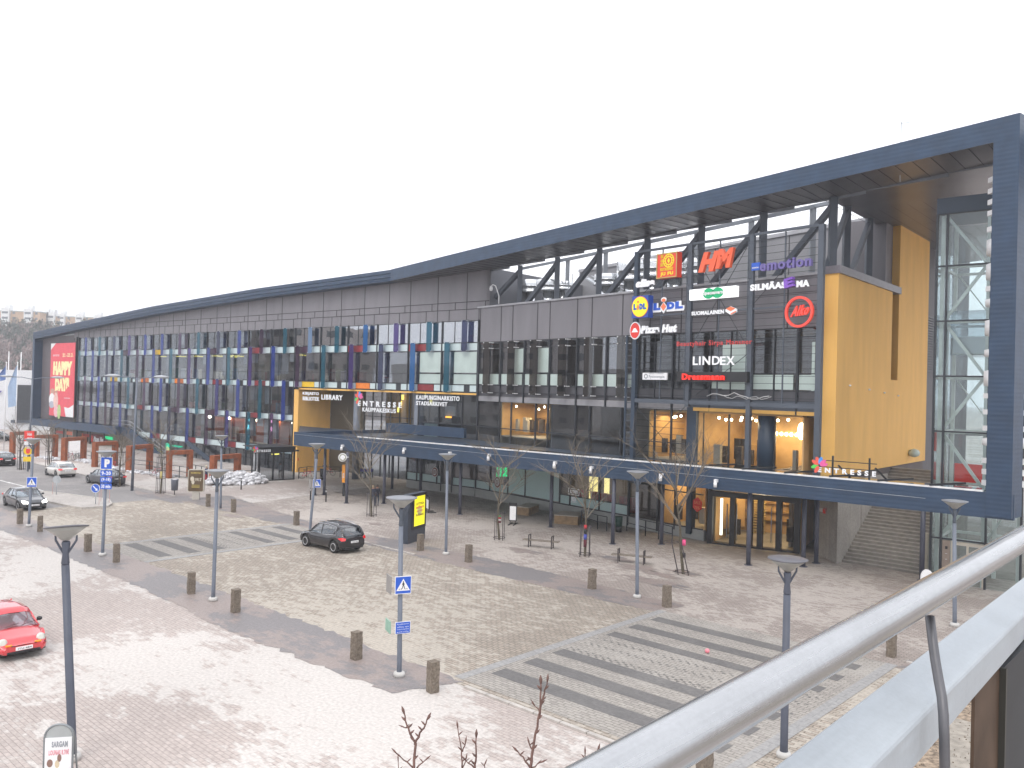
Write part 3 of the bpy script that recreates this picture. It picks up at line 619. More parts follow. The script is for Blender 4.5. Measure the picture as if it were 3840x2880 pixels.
# --- right wing (trusses above, shops below)
RE=34.5
g=MB(); g.box(Rr,0,33.45,-.4,0,13.9,16.98); bp(g,'parapet_cladding',M['clad'])
g=MB(); g.box(Rr,-.35,33.5,-.6,.12,16.98,17.13); bp(g,'parapet_coping',M['coping'])
g=MB()
for s in (.02,3.05,4.65,7.9,9.45,12.67,14.29,17.5,20.2,23.0,26.0,28.6,31.2): g.box(Rr,s-.035,s+.035,0,.025,13.92,16.96)
g.box(Rr,0,33.4,0,.05,13.84,13.92); g.box(Rr,18.9,33.4,0,.02,14.9,14.93); g.box(Rr,18.9,33.4,0,.02,16.0,16.03)
bp(g,'parapet_joints',M['seam'])
for i in range(11):
    s0=3.2*i; s1=min(s0+3.2,33.4)
    g=MB(); g.box(Rr,s0+.05,s1-.05,-.04,0,9.45,13.88); f=bp(g,'upper_window',M['glassr' if i<6 else 'glass'])
    g=MB(); g.box(Rr,s0-.06,s0+.06,0,.14,8.62,13.88); g.box(Rr,s0+1.55,s0+1.61,0,.08,9.45,13.88)
    for z in (13.3,11.1,10.05,9.42): g.box(Rr,s0+.06,s1-.06,0,.07,z,z+.05)
    g.build('frame',M['mull'],f)
    g=MB(); g.box(Rr,s0+.1,min(s0+1.5,33.3),.005,.03,10.15,11.05)
    if i not in (3,7): s0<32 and g.box(Rr,s0+1.65,s0+2.9,.005,.03,10.15,11.05)
    if i in (1,2): g.box(Rr,s0+1.7,s1-.1,.005,.02,11.2,13.2)
    if i in (8,10): g.box(Rr,s0+.9,s1-.3,.005,.02,10.1,13.0)
    if i<6 or i>7: g.build('frosted_panel',M['frost'],f)
    if i<6:
        g=MB(); a=s0+1.25+.25*(i%2); g.box(Rr,a,a+.95,.5,.53,9.33,13.86); fo=bp(g,'bronze_fin',MT.get('bz') or glassmat('bz',(.34,.31,.28),.08,1.5))
        g=MB()
        for ds in (.05,.9):
            for z in (9.4,10.1,13.3,13.8): g.box(Rr,a+ds-.04,a+ds+.04,.05,.57,z-.035,z+.035)
        g.build('fixings',M['white'],fo)
g=MB(); g.box(Rr,0,33.4,-.1,-.045,9.1,9.45); g.box(Rr,0,33.4,.0,.02,9.46,10.03); bp(g,'dark_spandrel',mat('spandrel',(.075,.075,.085),.4))
g=MB(); g.box(Rr,0,24,-.2,.03,8.64,9.08); bp(g,'light_spandrel',mat('light_spandrel_panel',(.27,.265,.28),.5))
g=MB(); g.box(Rr,24,33.4,-.3,.1,8.85,9.44); bp(g,'grey_lintel',M['steel'])
g=MB(); g.box(Rr,0,31.8,-7,-6.9,9.1,14); g.box(Rr,0,31.8,-7,-.3,13.95,14.1); bp(g,'inner_wall',M['inwall'])
# first floor shop windows
ml=[0,3.26,4.85,8.05,9.56,12.8,14.37,17.66,18.9,20.9,22.4,23.7]
for i in range(len(ml)-1):
    g=MB(); g.box(Rr,ml[i]+.05,ml[i+1]-.05,-.04,0,4.5,8.62); f=bp(g,'shop_window',M['glassc' if i in(1,2,3,8,9,10) else 'glass'])
    g=MB(); g.box(Rr,ml[i]-.06,ml[i]+.06,0,.12,4.4,8.62); g.box(Rr,ml[i]+.06,ml[i+1]-.06,0,.09,6.3,6.37); g.box(Rr,ml[i]+.06,ml[i+1]-.06,0,.1,4.45,4.72); g.build('frame',M['mull'],f)
def lights(name,fr,s,d,z,sz,e,col):
    la=bpy.data.lights.new(name,'AREA'); la.energy=e; la.size=sz; la.color=col; lo=bpy.data.objects.new(name,la); sc.collection.objects.link(lo); lo.location=fr.P(s,d,z)-Vector(BLD.location); lo.parent=BLD
def shop(fr,a,b,z0,z1,dep,nm,dens=1,wall='inwarm',shelves=True):
    """a lit shop: walls, ceiling, shelving, rails of clothes and spot lamps"""
    g=MB(); g.k=0
    g.box(fr,a,b,-dep-.1,-dep,z0,z1); g.box(fr,a-.1,a,-dep,-.15,z0,z1); g.box(fr,b,b+.1,-dep,-.15,z0,z1); g.box(fr,a,b,-dep,-.15,z1,z1+.1)
    g.k=3; g.box(fr,a,b,-dep,-.15,z0-.1,z0)
    rr=random.Random(int(a*7)); n=int((b-a)*2.2*dens)
    for i in range(n):
        s=rr.uniform(a+.2,b-.7); d=rr.uniform(-dep+.3,-.9); g.k=rr.choice([1,1,1,2,3,4]); h=rr.uniform(.9,1.35); z=z0+.35; w_=rr.uniform(.25,.6); g.box(fr,s,s+w_,d,d+.25,z,z+h)
    g.k=4
    for z in ((z0+.9,z0+1.5,z0+2.1) if shelves else ()): g.box(fr,a+.3,b-.3,-dep,-dep+.35,z,z+.05)
    g.k=5
    for i in range(int((b-a)*1.6)): s=rr.uniform(a+.2,b-.2); disc(g,fr,rr.uniform(-dep+.5,-.7),s,z1-.25-rr.random()*.2,.09,.09,.05,8)
    bp(g,nm,[M[wall],M['incloth'],mat('pale_clothes',(.6,.58,.52),.9),M['inwall'],mat('shelf_oak',(.45,.28,.12),.7),M['lamp']])
    lights('shop_lamp',fr,(a+b)/2,-dep*.45,z1-.35,min(3,b-a),110*(b-a)/4,(1,.72,.38))
shop(Rr,3.35,9.5,5.75,8.55,4,'shop_interior')
shop(Rr,20.3,23.8,5.2,8.45,4,'shop_interior',1.4)
g=MB(); g.box(Rr,0,24,-9,-8.9,4.4,8.7); g.box(Rr,9.7,9.8,-9,-.2,4.4,8.6); g.box(Rr,3.1,3.2,-9,-.2,4.4,8.6); g.box(Rr,0,24,-9,-.2,4.3,4.4); bp(g,'inner_wall',M['inwall'])
# big yellow shop front over the doors
g=MB(); g.box(Rr,24.3,33.35,-.1,.14,8.62,8.85); bp(g,'yellow_lintel',M['yellow'])
g=MB(); g.box(Rr,24.3,33.35,-1.2,-.1,8.62,8.82); bp(g,'lintel_soffit',M['yellow'])
for a,b in ((24.6,26.6),(26.7,29.0),(30.1,32.2),(32.3,33.3)):
    g=MB(); g.box(Rr,a,b,-.74,-.7,4.5,8.62); f=bp(g,'shop_window',M['glassc'])
    g=MB(); g.box(Rr,a-.06,a+.02,-.7,-.58,4.4,8.62); g.box(Rr,a,b,-.7,-.6,4.45,4.75); g.box(Rr,a,b,-.7,-.62,8.5,8.62); g.build('frame',M['mull'],f)
g=MB(); g.lathe([(.56,0),(.56,4.0)],24,Rr.P(29.45,-.75,4.62)); bp(g,'column',M['navyflat'])
g=MB(); g.box(Rr,23.75,24.55,-1.0,.1,4.3,8.85); bp(g,'pier',M['navyflat'])
shop(Rr,24.6,32.3,4.75,8.5,5,'shop_interior',.7,'inwarm',False)
g=MB(); g.k=0
for s0,s1,d,z in ((26.6,28.9,-5,7.2),(30.3,32.0,-5,6.95),(30.8,32.1,-4.5,7.15)):
    for row in range(2):
        n=7
        for i in range(n): disc(g,Rr,d-row*.8,s0+(s1-s0)*i/(n-1),z+row*.18,.1,.11,.06,8)
disc(g,Rr,-4,29.9,7.5,.25,.55,.1,14)
g.k=1
for a,b,z in ((26.9,28.9,4.85),(30.5,32.9,4.85)): g.box(Rr,a,b,-1.1,-1.0,z,z+.38)
for a in (25.6,26.2,27.4,28.2): g.box(Rr,a,a+.45,-3,-2.7,5.4,6.8)
bp(g,'shop_display',[M['lamp'],M['black']])
# --- yellow block, tall ochre wall and dark slot
wl=19.4
prof=[(0,5.2),(wl,5.2),(wl,22.05),(11.9,22.05),(11.9,11.05),(10.4,11.05),(10.4,16.95),(0,16.95)]
g=MB(); g.prism([W.P(t,0,z) for t,z in prof],-Rr.u*1.1); bp(g,'yellow_block',M['yellow'],'yellow block with a taller rear part reaching the soffit')
g=MB(); g.box(W,10.41,11.89,-3,-.5,11.06,22); bp(g,'dark_slot',M['clad'])
g=MB(); g.box(W,10.45,11.85,-.5,-.45,11.1,16.8); bp(g,'slot_window',M['glass'])
g=MB(); g.prism([Rr.P(33.3,.12,16.95),W.P(-.12,.14,16.95),W.P(11.9,.14,16.95),W.P(11.9,-1,16.95),Rr.P(33.3,-1,16.95)],(0,0,.45)); bp(g,'block_coping',mat('dark_coping',(.16,.15,.17),.4))
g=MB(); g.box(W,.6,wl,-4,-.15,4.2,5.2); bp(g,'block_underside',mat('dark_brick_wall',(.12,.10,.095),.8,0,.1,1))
g=MB(); g.box(W,4,wl+3,-4.2,-4,0,5.2); bp(g,'landing_wall',M['concrete'])
# dark louvres and cladding behind the ochre wall
g=MB(); g.box(W,wl,wl+16,-1.2,-.6,3,22.4); bp(g,'rear_wall',mat('rear_cladding',(.09,.085,.095),.6))
g=MB()
for i in range(22): g.box(W,wl+.1,wl+8,-.6,-.48,12+i*.2,12.1+i*.2)
bp(g,'louvres',M['mull'])
g=MB(); g.lathe([(.05,-.3),(.32,-.2),(.4,0),(.32,.2),(.05,.3)],16,W.P(15.2,.3,5.95)); bp(g,'globe_lamp',M['frost'])
for t_ in (2.2,5.8,8.9,12.0): g=MB(); g.lathe([(.05,-.05),(.08,0),(.05,.05)],8,W.P(t_,.06,10.6-.05*t_)); bp(g,'fixing_knob',M['white'])
# dark side wall of the upper storey above the left wing's end
zt=20.2
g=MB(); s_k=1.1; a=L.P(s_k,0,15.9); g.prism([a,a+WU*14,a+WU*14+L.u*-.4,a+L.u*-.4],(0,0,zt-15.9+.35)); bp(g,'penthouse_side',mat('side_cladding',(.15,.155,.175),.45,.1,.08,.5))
BW=Fr(Rr.P(1,-14,0),Rr.u)
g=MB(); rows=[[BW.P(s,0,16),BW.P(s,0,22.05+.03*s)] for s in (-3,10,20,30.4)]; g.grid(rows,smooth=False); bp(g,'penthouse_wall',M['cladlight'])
g=MB(); rows=[[BW.P(s,.15,22.0+.03*s),BW.P(s,.15,22.3+.03*s),BW.P(s,-4,22.3+.03*s)] for s in (-3,10,20,30.4)]; g.grid(rows,smooth=False); bp(g,'penthouse_coping',M['coping'])
g=MB()
for i in range(9): g.box(BW,i*3.6-4,i*3.6-3.94,0,.03,16,21.9+.1*i)
bp(g,'penthouse_joints',M['seam'])
g=MB(); g.poly([Rr.P(-.2,-.6,16.2),Rr.P(33,-.6,16.2),BW.P(30.4,0,16.2),BW.P(-2,0,16.2)]); bp(g,'flat_roof',mat('roof_felt',(.18,.18,.18),.9))
# trusses: each post with the brace that rises to its head
px=[1951,2090,2247,2425,2628,2859,3120,3225]
TR=Fr(Rr.P(0,-.95,0),Rr.u)
ps=[]
for x in px[:7]:
    s,_=TR.q(x,1000); ps.append(s)
def zs_at(p):   # underside of the roof above a point
    s=(p-Fa.o).dot(Fa.u); return rf(s)-TH
heads=[]
prev=TR.P(ps[0]-5.2,0,16.9)
for s in ps:
    b=TR.P(s,0,16.3); t=TR.P(s,0,0); t.z=zs_at(t)-.05; heads.append(t)
    g=MB(); g.bar(b,t,.42,.34); bp(g,'truss_post',M['steel'])
    g=MB(); g.bar(prev,t+Vector((0,0,-.5)),.34,.34); bp(g,'truss_brace',M['steel'])
    prev=TR.P(s+.35,0,16.6)
for a,b,c in ((11.0,15.9,0),(16.0,15.9,0)): pass
for i,(dd) in enumerate((3.9,8.2)):
    b=W.P(dd+.2,-1.0,17.0); t=b.copy(); t.z=21.9; pr=W.P(dd-3.6 if i else .6,-1.0,17.1)
    g=MB(); g.bar(b,t,.4,.34); bp(g,'truss_post',M['steel']); g=MB(); g.bar(pr,t+Vector((0,0,-.5)),.3,.3); bp(g,'truss_brace',M['steel'])
bk=[]
for s in ps[:6]:
    b=TR.P(s+.2,-5.4,16.3); t=b.copy(); t.z=21.5+.055*s*.75; bk.append(t); g=MB(); g.bar(b,t,.36,.3); bp(g,'rear_post',M['steellight'])
for i,t in enumerate(bk):
    g=MB(); g.bar(t,heads[i]+Vector((0,0,-.3)),.26,.24); bp(g,'cross_beam',M['steellight'])
    if i: g=MB(); g.bar(bk[i-1],t,.26,.24); bp(g,'rear_beam',M['steellight'])
g=MB(); g.bar(bk[-1],bk[-1]+Rr.u*9+Vector((0,0,.35)),.26,.24); bp(g,'rear_beam',M['steellight'])
# ventilation drums on the flat roof
for x,y0,y1,r,d in ((1990,1053,1100,.95,-5.5),(2058,1052,1095,1.15,-5.5),(2112,1057,1090,.9,-6.5),(2278,1032,1075,1.1,-5.5),(2372,985,1058,1.3,-6),(2450,980,1046,1.25,-6),(2530,985,1040,1.2,-5),(2310,1045,1075,.8,-7.5),(2600,975,1035,1.0,-6)):
    s,z1=Rr.q(x,y0,d); _,z0=Rr.q(x,y1,d); g=MB(); c=Rr.P(s,d,z0); g.lathe([(r*.9,0),(r*1.08,.12),(r,.14),(r,(z1-z0)*.5),(r*1.015,(z1-z0)*.5),(r*1.015,(z1-z0)*.5+.06),(r,(z1-z0)*.5+.06),(r,z1-z0),(r*.9,z1-z0+.05)],28,c); g.lathe([(r*.5,-max(.1,z0-16.2)),(r*.5,0)],12,c)
    bp(g,'roof_vent',mat('polished_duct',(.72,.74,.76),.16,.95,.08,.8))
g=MB(); g.box(Rr,4,8.6,-4.9,-4.7,17.45,17.75); g.box(Rr,4,8.6,-7.2,-7.0,17.45,17.75); g.box(Rr,14,24,-4.9,-4.7,17.5,17.8)
for s in (4.2,8.4,14,17,20,23): g.box(Rr,s,s+.15,-4.9,-4.75,16.2,17.5)
bp(g,'vent_frame',M['steel'])
g=MB()
for k in range(5):
    p=Rr.P(3.6+k*.45,-9.5-k*.35,20.6); q=Rr.P(13+k*.45,-9.5-k*.35,16.3); g.bar(p,q,.06); 
g.bar(Rr.P(3.5,-9.8,20.4),Rr.P(9,-9.8,17.6),.5,.1)
bp(g,'roof_stair_rails',M['galv'])
g=MB(); p=Rr.P(2.75,.1,17.2); pts=[p,p+Vector((0,0,.7)),p+Rr.u*-.5+Vector((0,0,1.6)),p+Rr.u*-.9+Vector((0,0,1.75)),p+Rr.u*-1.15+Vector((0,0,1.65))]
g.tube(pts,.045,8); g.lathe([(.02,-.45),(.13,-.4),(.16,-.25),(.1,0)],12,pts[-1]); bp(g,'roof_camera',M['white'])
g=MB(); s,z=Fa.q(3313,515); g.tube([Fa.P(s,-2,z-2),Fa.P(s,-2,z+1.3)],.025,6); g.tube([Fa.P(s-.05,-2,z+1.2),Fa.P(s+.5,-2,z+1.15)],.02,5); bp(g,'roof_antenna',M['galv'])
# --- ground floor under the canopy: left part (on the L line) and right part
def front(fr,segs,zp=.75,base=0):
    """segs: (a,b,kind) kinds: w window with pale foot, t blank pale panel, d door, s lit shop window"""
    for a,b,kd in segs:
        if kd=='t':
            g=MB(); g.box(fr,a+.05,b-.05,-.04,0,.9,4.25); bp(g,'pale_panel',M['turq']); g=MB(); g.box(fr,a,b,0,.05,3.35,3.42); g.box(fr,a-.04,a+.04,0,.08,zp,4.25); g.box(fr,a+.04,b,0,.07,zp,zp+.1); bp(g,'panel_frame',M['mull'])
        elif kd in('w','s'):
            g=MB(); g.box(fr,a+.05,b-.05,-.04,0,1.55 if kd=='w' else .85,3.4 if kd=='w' else 4.25); f=bp(g,'shopfront_window',M['glass' if kd=='w' else 'glassc'])
            g=MB(); g.box(fr,a-.05,a+.05,0,.1,zp,4.25)
            for z in ((1.5,3.38) if kd=='w' else (2.9,)): g.box(fr,a+.05,b-.05,0,.08,z,z+.07)
            g.box(fr,a+.05,b-.05,0,.09,zp,zp+.09); g.build('frame',M['mull'],f)
            if kd=='w': [(lambda g:(g.box(fr,a+.05,b-.05,-.04,0,*zz),g.build('pale_panel',M['turq'],f)))(MB()) for zz in ((zp,1.5),(3.45,4.25))]
        elif kd=='d':
            g=MB(); g.box(fr,a+.12,b-.12,-.1,-.06,.3,3.2); f=bp(g,'door',M['glass']); g=MB(); g.box(fr,a,a+.12,-.1,.1,.1,4.25); g.box(fr,b-.12,b,-.1,.1,.1,4.25); g.box(fr,a+.12,b-.12,-.1,.08,3.2,3.35); g.box(fr,a+.12,b-.12,-.1,.0,.1,.3); g.build('frame',M['mull'],f)
            g=MB(); g.box(fr,a+.12,b-.12,-.04,0,3.4,4.25); g.build('pale_panel',M['turq'],f)
    a,b=segs[0][0],segs[-1][1]
    g=MB(); g.box(fr,a,b,-.2,.05,-.5,zp); bp(g,'plinth',mat('render_plinth',(.36,.37,.36),.8,0,.12,1))
front(L,[(-9.0,-6.9,'w'),(-6.9,-4.4,'w'),(-4.4,-2.9,'d'),(-2.9,-.15,'w')])
front(Rr,[(0,2.1,'w'),(2.1,4.6,'w'),(4.6,6.9,'t'),(6.9,11.2,'t'),(11.2,12.4,'w'),(12.4,15.6,'w'),(15.6,18.5,'w'),(18.5,21.4,'d')])
g=MB(); g.box(L,-9,-.1,-5,-4.9,0,4.2); g.box(Rr,0,4.6,-5,-4.9,0,4.2); g.box(Rr,11,21.5,-5,-4.9,0,4.2); g.box(Rr,0,21.5,-4.9,-.2,4.15,4.3); g.box(Rr,4.6,4.7,-5,-.1,0,4.2); g.box(Rr,11.1,11.2,-5,-.1,0,4.2)
bp(g,'inner_wall',mat('cafe_brown',(.16,.12,.10),.8,0,.3,.8))
g=MB(); g.k=0
for s,d,z,w_ in ((11.5,-3,1.0,.9),(13.0,-3.2,1.0,.5)): g.box(Rr,s,s+w_,d,d+.1,z,3.5)
g.k=1
for s in (12.0,13.4,14.4,15.2,16.5,17.4): g.box(Rr,s,s+.5,-1.6,-1.2,.8,1.9)
g.k=2
for s in (1.2,-0): g.box(Rr,1.2+s,1.8+s,-1.0,-.8,1.6,2.3)
bp(g,'restaurant_interior',[emis('yellow_wall_lamp',(1,.8,.3),1.4),M['redp'],M['whitepan']])
# lit clothes shop windows on the ground floor
g=MB()
SH=Fr(Rr.P(21.4,-.2,0),Rr.u)
for a,b in ((0.1,1.3),(1.3,2.4),(2.4,2.8),(2.8,3.75)):
    if abs(a-2.4)<.01:
        g=MB(); g.box(SH,a,b,-.3,.2,.3,4.25); bp(g,'pier',M['navyflat']); continue
    g=MB(); g.box(SH,a+.05,b-.05,-.04,0,.75,4.25); f=bp(g,'shopfront_window',M['glassc']); g=MB(); g.box(SH,a-.05,a+.06,0,.1,.4,4.25)
    for z in (3.0,.68): g.box(SH,a+.06,b-.05,0,.08,z,z+.08)
    g.build('frame',M['mull'],f)
shop(SH,0.1,3.7,.6,4.2,4.5,'shop_interior',1.3)
g=MB(); g.box(SH,0,3.8,-.2,.05,-.3,.68); bp(g,'plinth',mat('render_plinth',(.36,.37,.36),.8,0,.12,1))
g=MB(); pts=[SH.P(3.28+.42*math.cos(math.pi/3*i+.5),.1,2.35+.5*math.sin(math.pi/3*i+.5)) for i in range(6)]; g.prism(pts,SH.m*.03); g.k=1
lettering(g,SH,.14,'SALE',3.02,3.56,2.38,2.6,.01,.02); lettering(g,SH,.14,'70%',3.06,3.5,2.02,2.26,.01,.02); bp(g,'sale_sticker',[M['redp'],M['orgp']])
# entrance vestibule with glass doors
V=Fr(gp(2652,2036),(gp(2998,2076)-gp(2652,2036)).normalized()); vl=(gp(2998,2076)-gp(2652,2036)).length
VE=empty('entrance_vestibule',V.P(vl/2,0,0),'dark framed glass entrance vestibule with four doors left of the stone wall','entrance')
g=MB(); 
for s in (0,.25*vl,.5*vl-.35,.5*vl+.3,.75*vl,vl-.35): g.box(V,s,s+.32,-.3,.12,.0,3.35)
g.box(V,0,vl,-.3,.13,3.1,3.45); g.box(V,0,vl,-.3,.1,0,.1); g.box(V,0,.15,-3,0,0,4.2); g.box(V,0,vl,-.25,.05,4.0,4.3); g.build('frame',M['black'],VE)
g=MB(); g.box(V,.3,.5*vl-.2,-.05,.06,3.5,3.95); g.box(V,.5*vl+.3,vl-.3,-.05,.06,3.5,3.95); g.build('white_band',M['whitepan'],VE)
for i in range(4):
    a=.32+i*(vl/4)-(.1 if i>1 else 0); g=MB(); g.box(V,a,a+vl/4-.4,-.12,-.08,.1,3.1); d_=g.build('door',M['glassc'],VE)
    g=MB(); sx_=a+(vl/4-.5 if i%2==0 else .12); g.tube([V.P(sx_,.06,.5),V.P(sx_,.06,2.7)],.035,6); g.build('handle',M['coping'],d_)
shop(Fr(V.P(0,-.6,0),V.u),.3,vl-.2,.05,4.1,6,'foyer_interior',.8)
g=MB(); g.k=0
for s in (.62,): g.box(V,s,s+.14,-.8,-.7,.5,2.9)
g.k=1
for i in range(13): g.box(V,1.9,3.0,-3.2,-2.9,.5+i*.18,.58+i*.18)
bp(g,'foyer_light_strip',[emis('strip_lamp',(.9,.95,.85),2.0),mat('shelf_yellow',(.6,.45,.18),.6)])
# ================================================================ CANOPY
CAN=empty('entrance_canopy',Cn.P(CLEN/2,0,0),'long dark blue canopy on slender round columns running in front of the shops','canopy')
g=MB(); g.box(Cn,0,CLEN,-.35,0,4.2,5.42); g.box(Cn,0,.35,-10.6,-.35,4.2,5.42); g.build('fascia',M['navy'],CAN)
g=MB(); g.box(Cn,8.6,CLEN-1.3,-.2,-.02,5.42,5.5); g.build('white_edge',mat('aluminium_edge',(.8,.8,.8),.35,.3),CAN)
wall_l=L.P(-26.4,-.1,5.2); wall_k=L.P(0,.1,5.2); wr=Rr.P(34,.2,5.2); P0=Cn.P(.3,-.2,5.2); P1=Cn.P(CLEN-1.2,-.2,5.2)
g=MB(); base=[P0,P1,wr,wall_k,wall_l]; 
base=[Vector((p.x,p.y,4.75)) for p in base]; g.prism(base,(0,0,.35)); g.build('roof_deck',M['navyflat'],CAN)
g=MB(); base=[Vector((p.x,p.y,5.44)) for p in (Cn.P(8.6,-.2,0),Cn.P(CLEN-1.3,-.2,0),Cn.P(CLEN-1.3,-1.6,0),Cn.P(8.6,-1.6,0))]; g.prism(base,(0,0,.03)); g.build('glass_eave',glassmat('eave_glass',(.7,.75,.75),.12,1.5),CAN)
g=MB(); 
s0,_=Cn.q(2500,1700)
s=s0
while s<CLEN-1.5: g.bar(Cn.P(s,.08,5.55),Cn.P(s+1.2,-1.9,5.6),.07,.1); s+=2.45
g.build('glazing_bars',M['mull'],CAN)
g=MB(); g.box(Cn,3.4,13.5,-8.2,-7.9,5.4,6.25); g.box(Cn,3.4,3.7,-10.5,-8.2,5.4,6.25); g.build('upstand_beam',M['navy'],CAN)
for x,y in ((1288,1681),(1520,1693),(1691,1709),(1838,1718),(2085,1747),(2221,1765),(2483,1793),(2688,1816)):
    s,z=Cn.q(x,y); g=MB(); g.box(Cn,s-.09,s+.09,0,.22,z+.12,z+.3); g.lathe([(.1,-.16),(.11,.1),(.05,.13)],10,Cn.P(s,.2,z)); g.build('spotlight',M['white'],CAN)
g=MB(); a=Cn.P(.2,.06,5.25); pts=[Cn.P(.2+(CLEN-4)*i/30,.06,5.22-.22*abs(math.sin(i*.55))*0-.06*i/30*6) for i in range(31)]; g.tube(pts,.012,4); g.build('light_cable',M['galv'],CAN)
cols=[(1299,1887),(1180,1857),(1215,1856),(1439,1888),(1470,1834),(1576,1850),(1724,1929),(2065,1977),(2297,2040),(2480,2041),(2806,2119),(3012,2125),(3060,2112),(3456,2178)]
for x,y in cols:
    p=gp(x,y); g=MB(); g.lathe([(.13,0),(.13,4.22)],14,p); g.lathe([(.24,0),(.24,.03)],14,p); g.build('column',mat('column_paint',(.07,.075,.105),.45),CAN)
# ================================================================ STONE WALL, STAIRS, LIFT TOWER
SW=Fr(gp(3068,2082),(gp(3137,2116)-gp(3068,2082)).normalized()); wl_=(gp(3137,2116)-gp(3068,2082)).length
g=MB(); q0=SW.P(0,0,0); q1=SW.P(wl_,0,0); g.prism([q0,q1,q1+WU*9.5,q0+WU*9.5],(0,0,4.75))
mb_=groundmat('stone_blocks',(.33,.30,.27),(.27,.25,.225),(.38,.35,.32),(.6,.3),.7,.5,(.45,.6),mix3=.5)
nt_=mb_.node_tree; mp_=[n for n in nt_.nodes if n.type=='MAPPING'][0]; tc=nt_.nodes.new('ShaderNodeNewGeometry'); cx=nt_.nodes.new('ShaderNodeSeparateXYZ'); cb=nt_.nodes.new('ShaderNodeCombineXYZ'); ad_=nt_.nodes.new('ShaderNodeMath'); ad_.operation='ADD'
nt_.links.new(tc.outputs['Position'],cx.inputs[0]); nt_.links.new(cx.outputs[0],ad_.inputs[0]); nt_.links.new(cx.outputs[1],ad_.inputs[1]); nt_.links.new(ad_.outputs[0],cb.inputs[0]); nt_.links.new(cx.outputs[2],cb.inputs[1])
for n_ in nt_.nodes:
    if n_.type=='MAPPING' and n_ is mp_: mp_.inputs['Rotation'].default_value=(0,0,0); nt_.links.new(cb.outputs[0],mp_.inputs[0])
WALL=solo(g,'stone_wall',[mb_],'pale stone block wall carrying the left side of the wide outdoor stairs','wall',bevel=.02)
STR=empty('outdoor_stairs',gp(3300,2130),'wide grey stone stairs climbing under the canopy beside the lift tower','stairs')
a=gp(3147,2106); b=gp(3470,2158); 
sf=Fr(a,(b-a).normalized()); wdt=(b-a).length
g=MB(); n=30
for i in range(n): g.prism([a+WU*.33*i,b+WU*.33*i,b+WU*(.33*n),a+WU*(.33*n)],(0,0,.001)) if 0 else g.hexa([a+WU*.33*i+Vector((0,0,0)),b+WU*.33*i,b+WU*(.33*(i+1)),a+WU*(.33*(i+1)),a+WU*.33*i+Vector((0,0,.17*(i+1))),b+WU*.33*i+Vector((0,0,.17*(i+1))),b+WU*.33*(i+1)+Vector((0,0,.17*(i+1))),a+WU*.33*(i+1)+Vector((0,0,.17*(i+1)))])
g.build('steps',mat('step_stone',(.215,.195,.175),.85,0,.2,3),STR)
g=MB(); 
for i in range(n):
    z=.17*(i+1); p=a+WU*(.33*i-.012); q=b+WU*(.33*i-.012); g.hexa([p+Vector((0,0,z-.045)),q+Vector((0,0,z-.045)),q+WU*.1+Vector((0,0,z-.045)),p+WU*.1+Vector((0,0,z-.045)),p+Vector((0,0,z+.004)),q+Vector((0,0,z+.004)),q+WU*.1+Vector((0,0,z+.004)),p+WU*.1+Vector((0,0,z+.004))])
g.build('step_edges',mat('step_edge_stone',(.33,.31,.28),.8,0,.1,3),STR)
g=MB(); e=.02*sf.u; g.tube([a+e+WU*.2+Vector((0,0,1.0)),a+e+WU*9+Vector((0,0,5.6))],.04,8)
for i in range(5): p=a+e+WU*(.6+2*i)+Vector((0,0,.2+1.03*i)); g.tube([p,p+Vector((0,0,.95))],.025,6)
g.build('handrail',M['mull'],STR)
g=MB(); p=a-sf.u*.35; g.prism([p,a-sf.u*.02,a-sf.u*.02+WU*9.9,p+WU*9.9],(0,0,.3)); g.hexa([p+Vector((0,0,.3)),a-sf.u*.02+Vector((0,0,.3)),a-sf.u*.02+WU*9.9+Vector((0,0,.3)),p+WU*9.9+Vector((0,0,.3)),p+Vector((0,0,.7)),a-sf.u*.02+Vector((0,0,.7)),a-sf.u*.02+WU*9.9+Vector((0,0,5.6)),p+WU*9.9+Vector((0,0,5.6))]); g.build('stringer',M['concrete'],STR)
g=MB(); g.box(SW,.3,.55,0,.12,2.75,2.95); g.k=1; g.box(SW,.7,.95,0,.08,2.7,2.95); g.k=2; g.box(SW,.75,1.1,0,.06,2.85,3.05); solo(g,'wall_alarm_box',[M['white'],M['redp'],mat('pink_box',(.4,.12,.12))],'small red and white alarm boxes on the stone wall by the vestibule','alarm box')
TWR=empty('lift_tower',TW.P(-1,-1.5,0),'glass lift tower with white braced steel frame behind the blue end post','lift tower')
tz=[0,2.4,5.15,8.1,11.05,14.0,16.95,19.75]; tdep=3.6
for i in range(7):
    for a_,b_ in ((-2.55,-2.1),(-2.05,.0),(.05,1.6)):
        if i==0 and abs(a_+2.05)<.01: continue
        g=MB(); g.box(TW,a_+.03,b_-.03,-.03,0,tz[i]+.05,tz[i+1]-.03); g.build('glass_pane',M['glasst'],TWR)
g=MB()
for s in (-2.58,-2.08,.02,1.6): g.box(TW,s-.05,s+.05,-.12,.08,0,19.75)
for z in tz[1:]: g.box(TW,-2.53,1.6,-.1,.06,z-.05,z+.03)
g.build('mullions',M['mull'],TWR)
g=MB(); g.prism([TW.P(-2.62,.06,19.75),TW.P(1.6,.06,19.75),TW.P(1.6,-tdep,19.75),TW.P(-2.62,-tdep,19.75)],(0,0,.85)); g.build('top_band',M['navyflat'],TWR)
g=MB()
for s in (-2.35,-.15,1.45):
    for d in (-.35,-tdep+.1): g.box(TW,s-.09,s+.09,d-.09,d+.09,0,19.7)
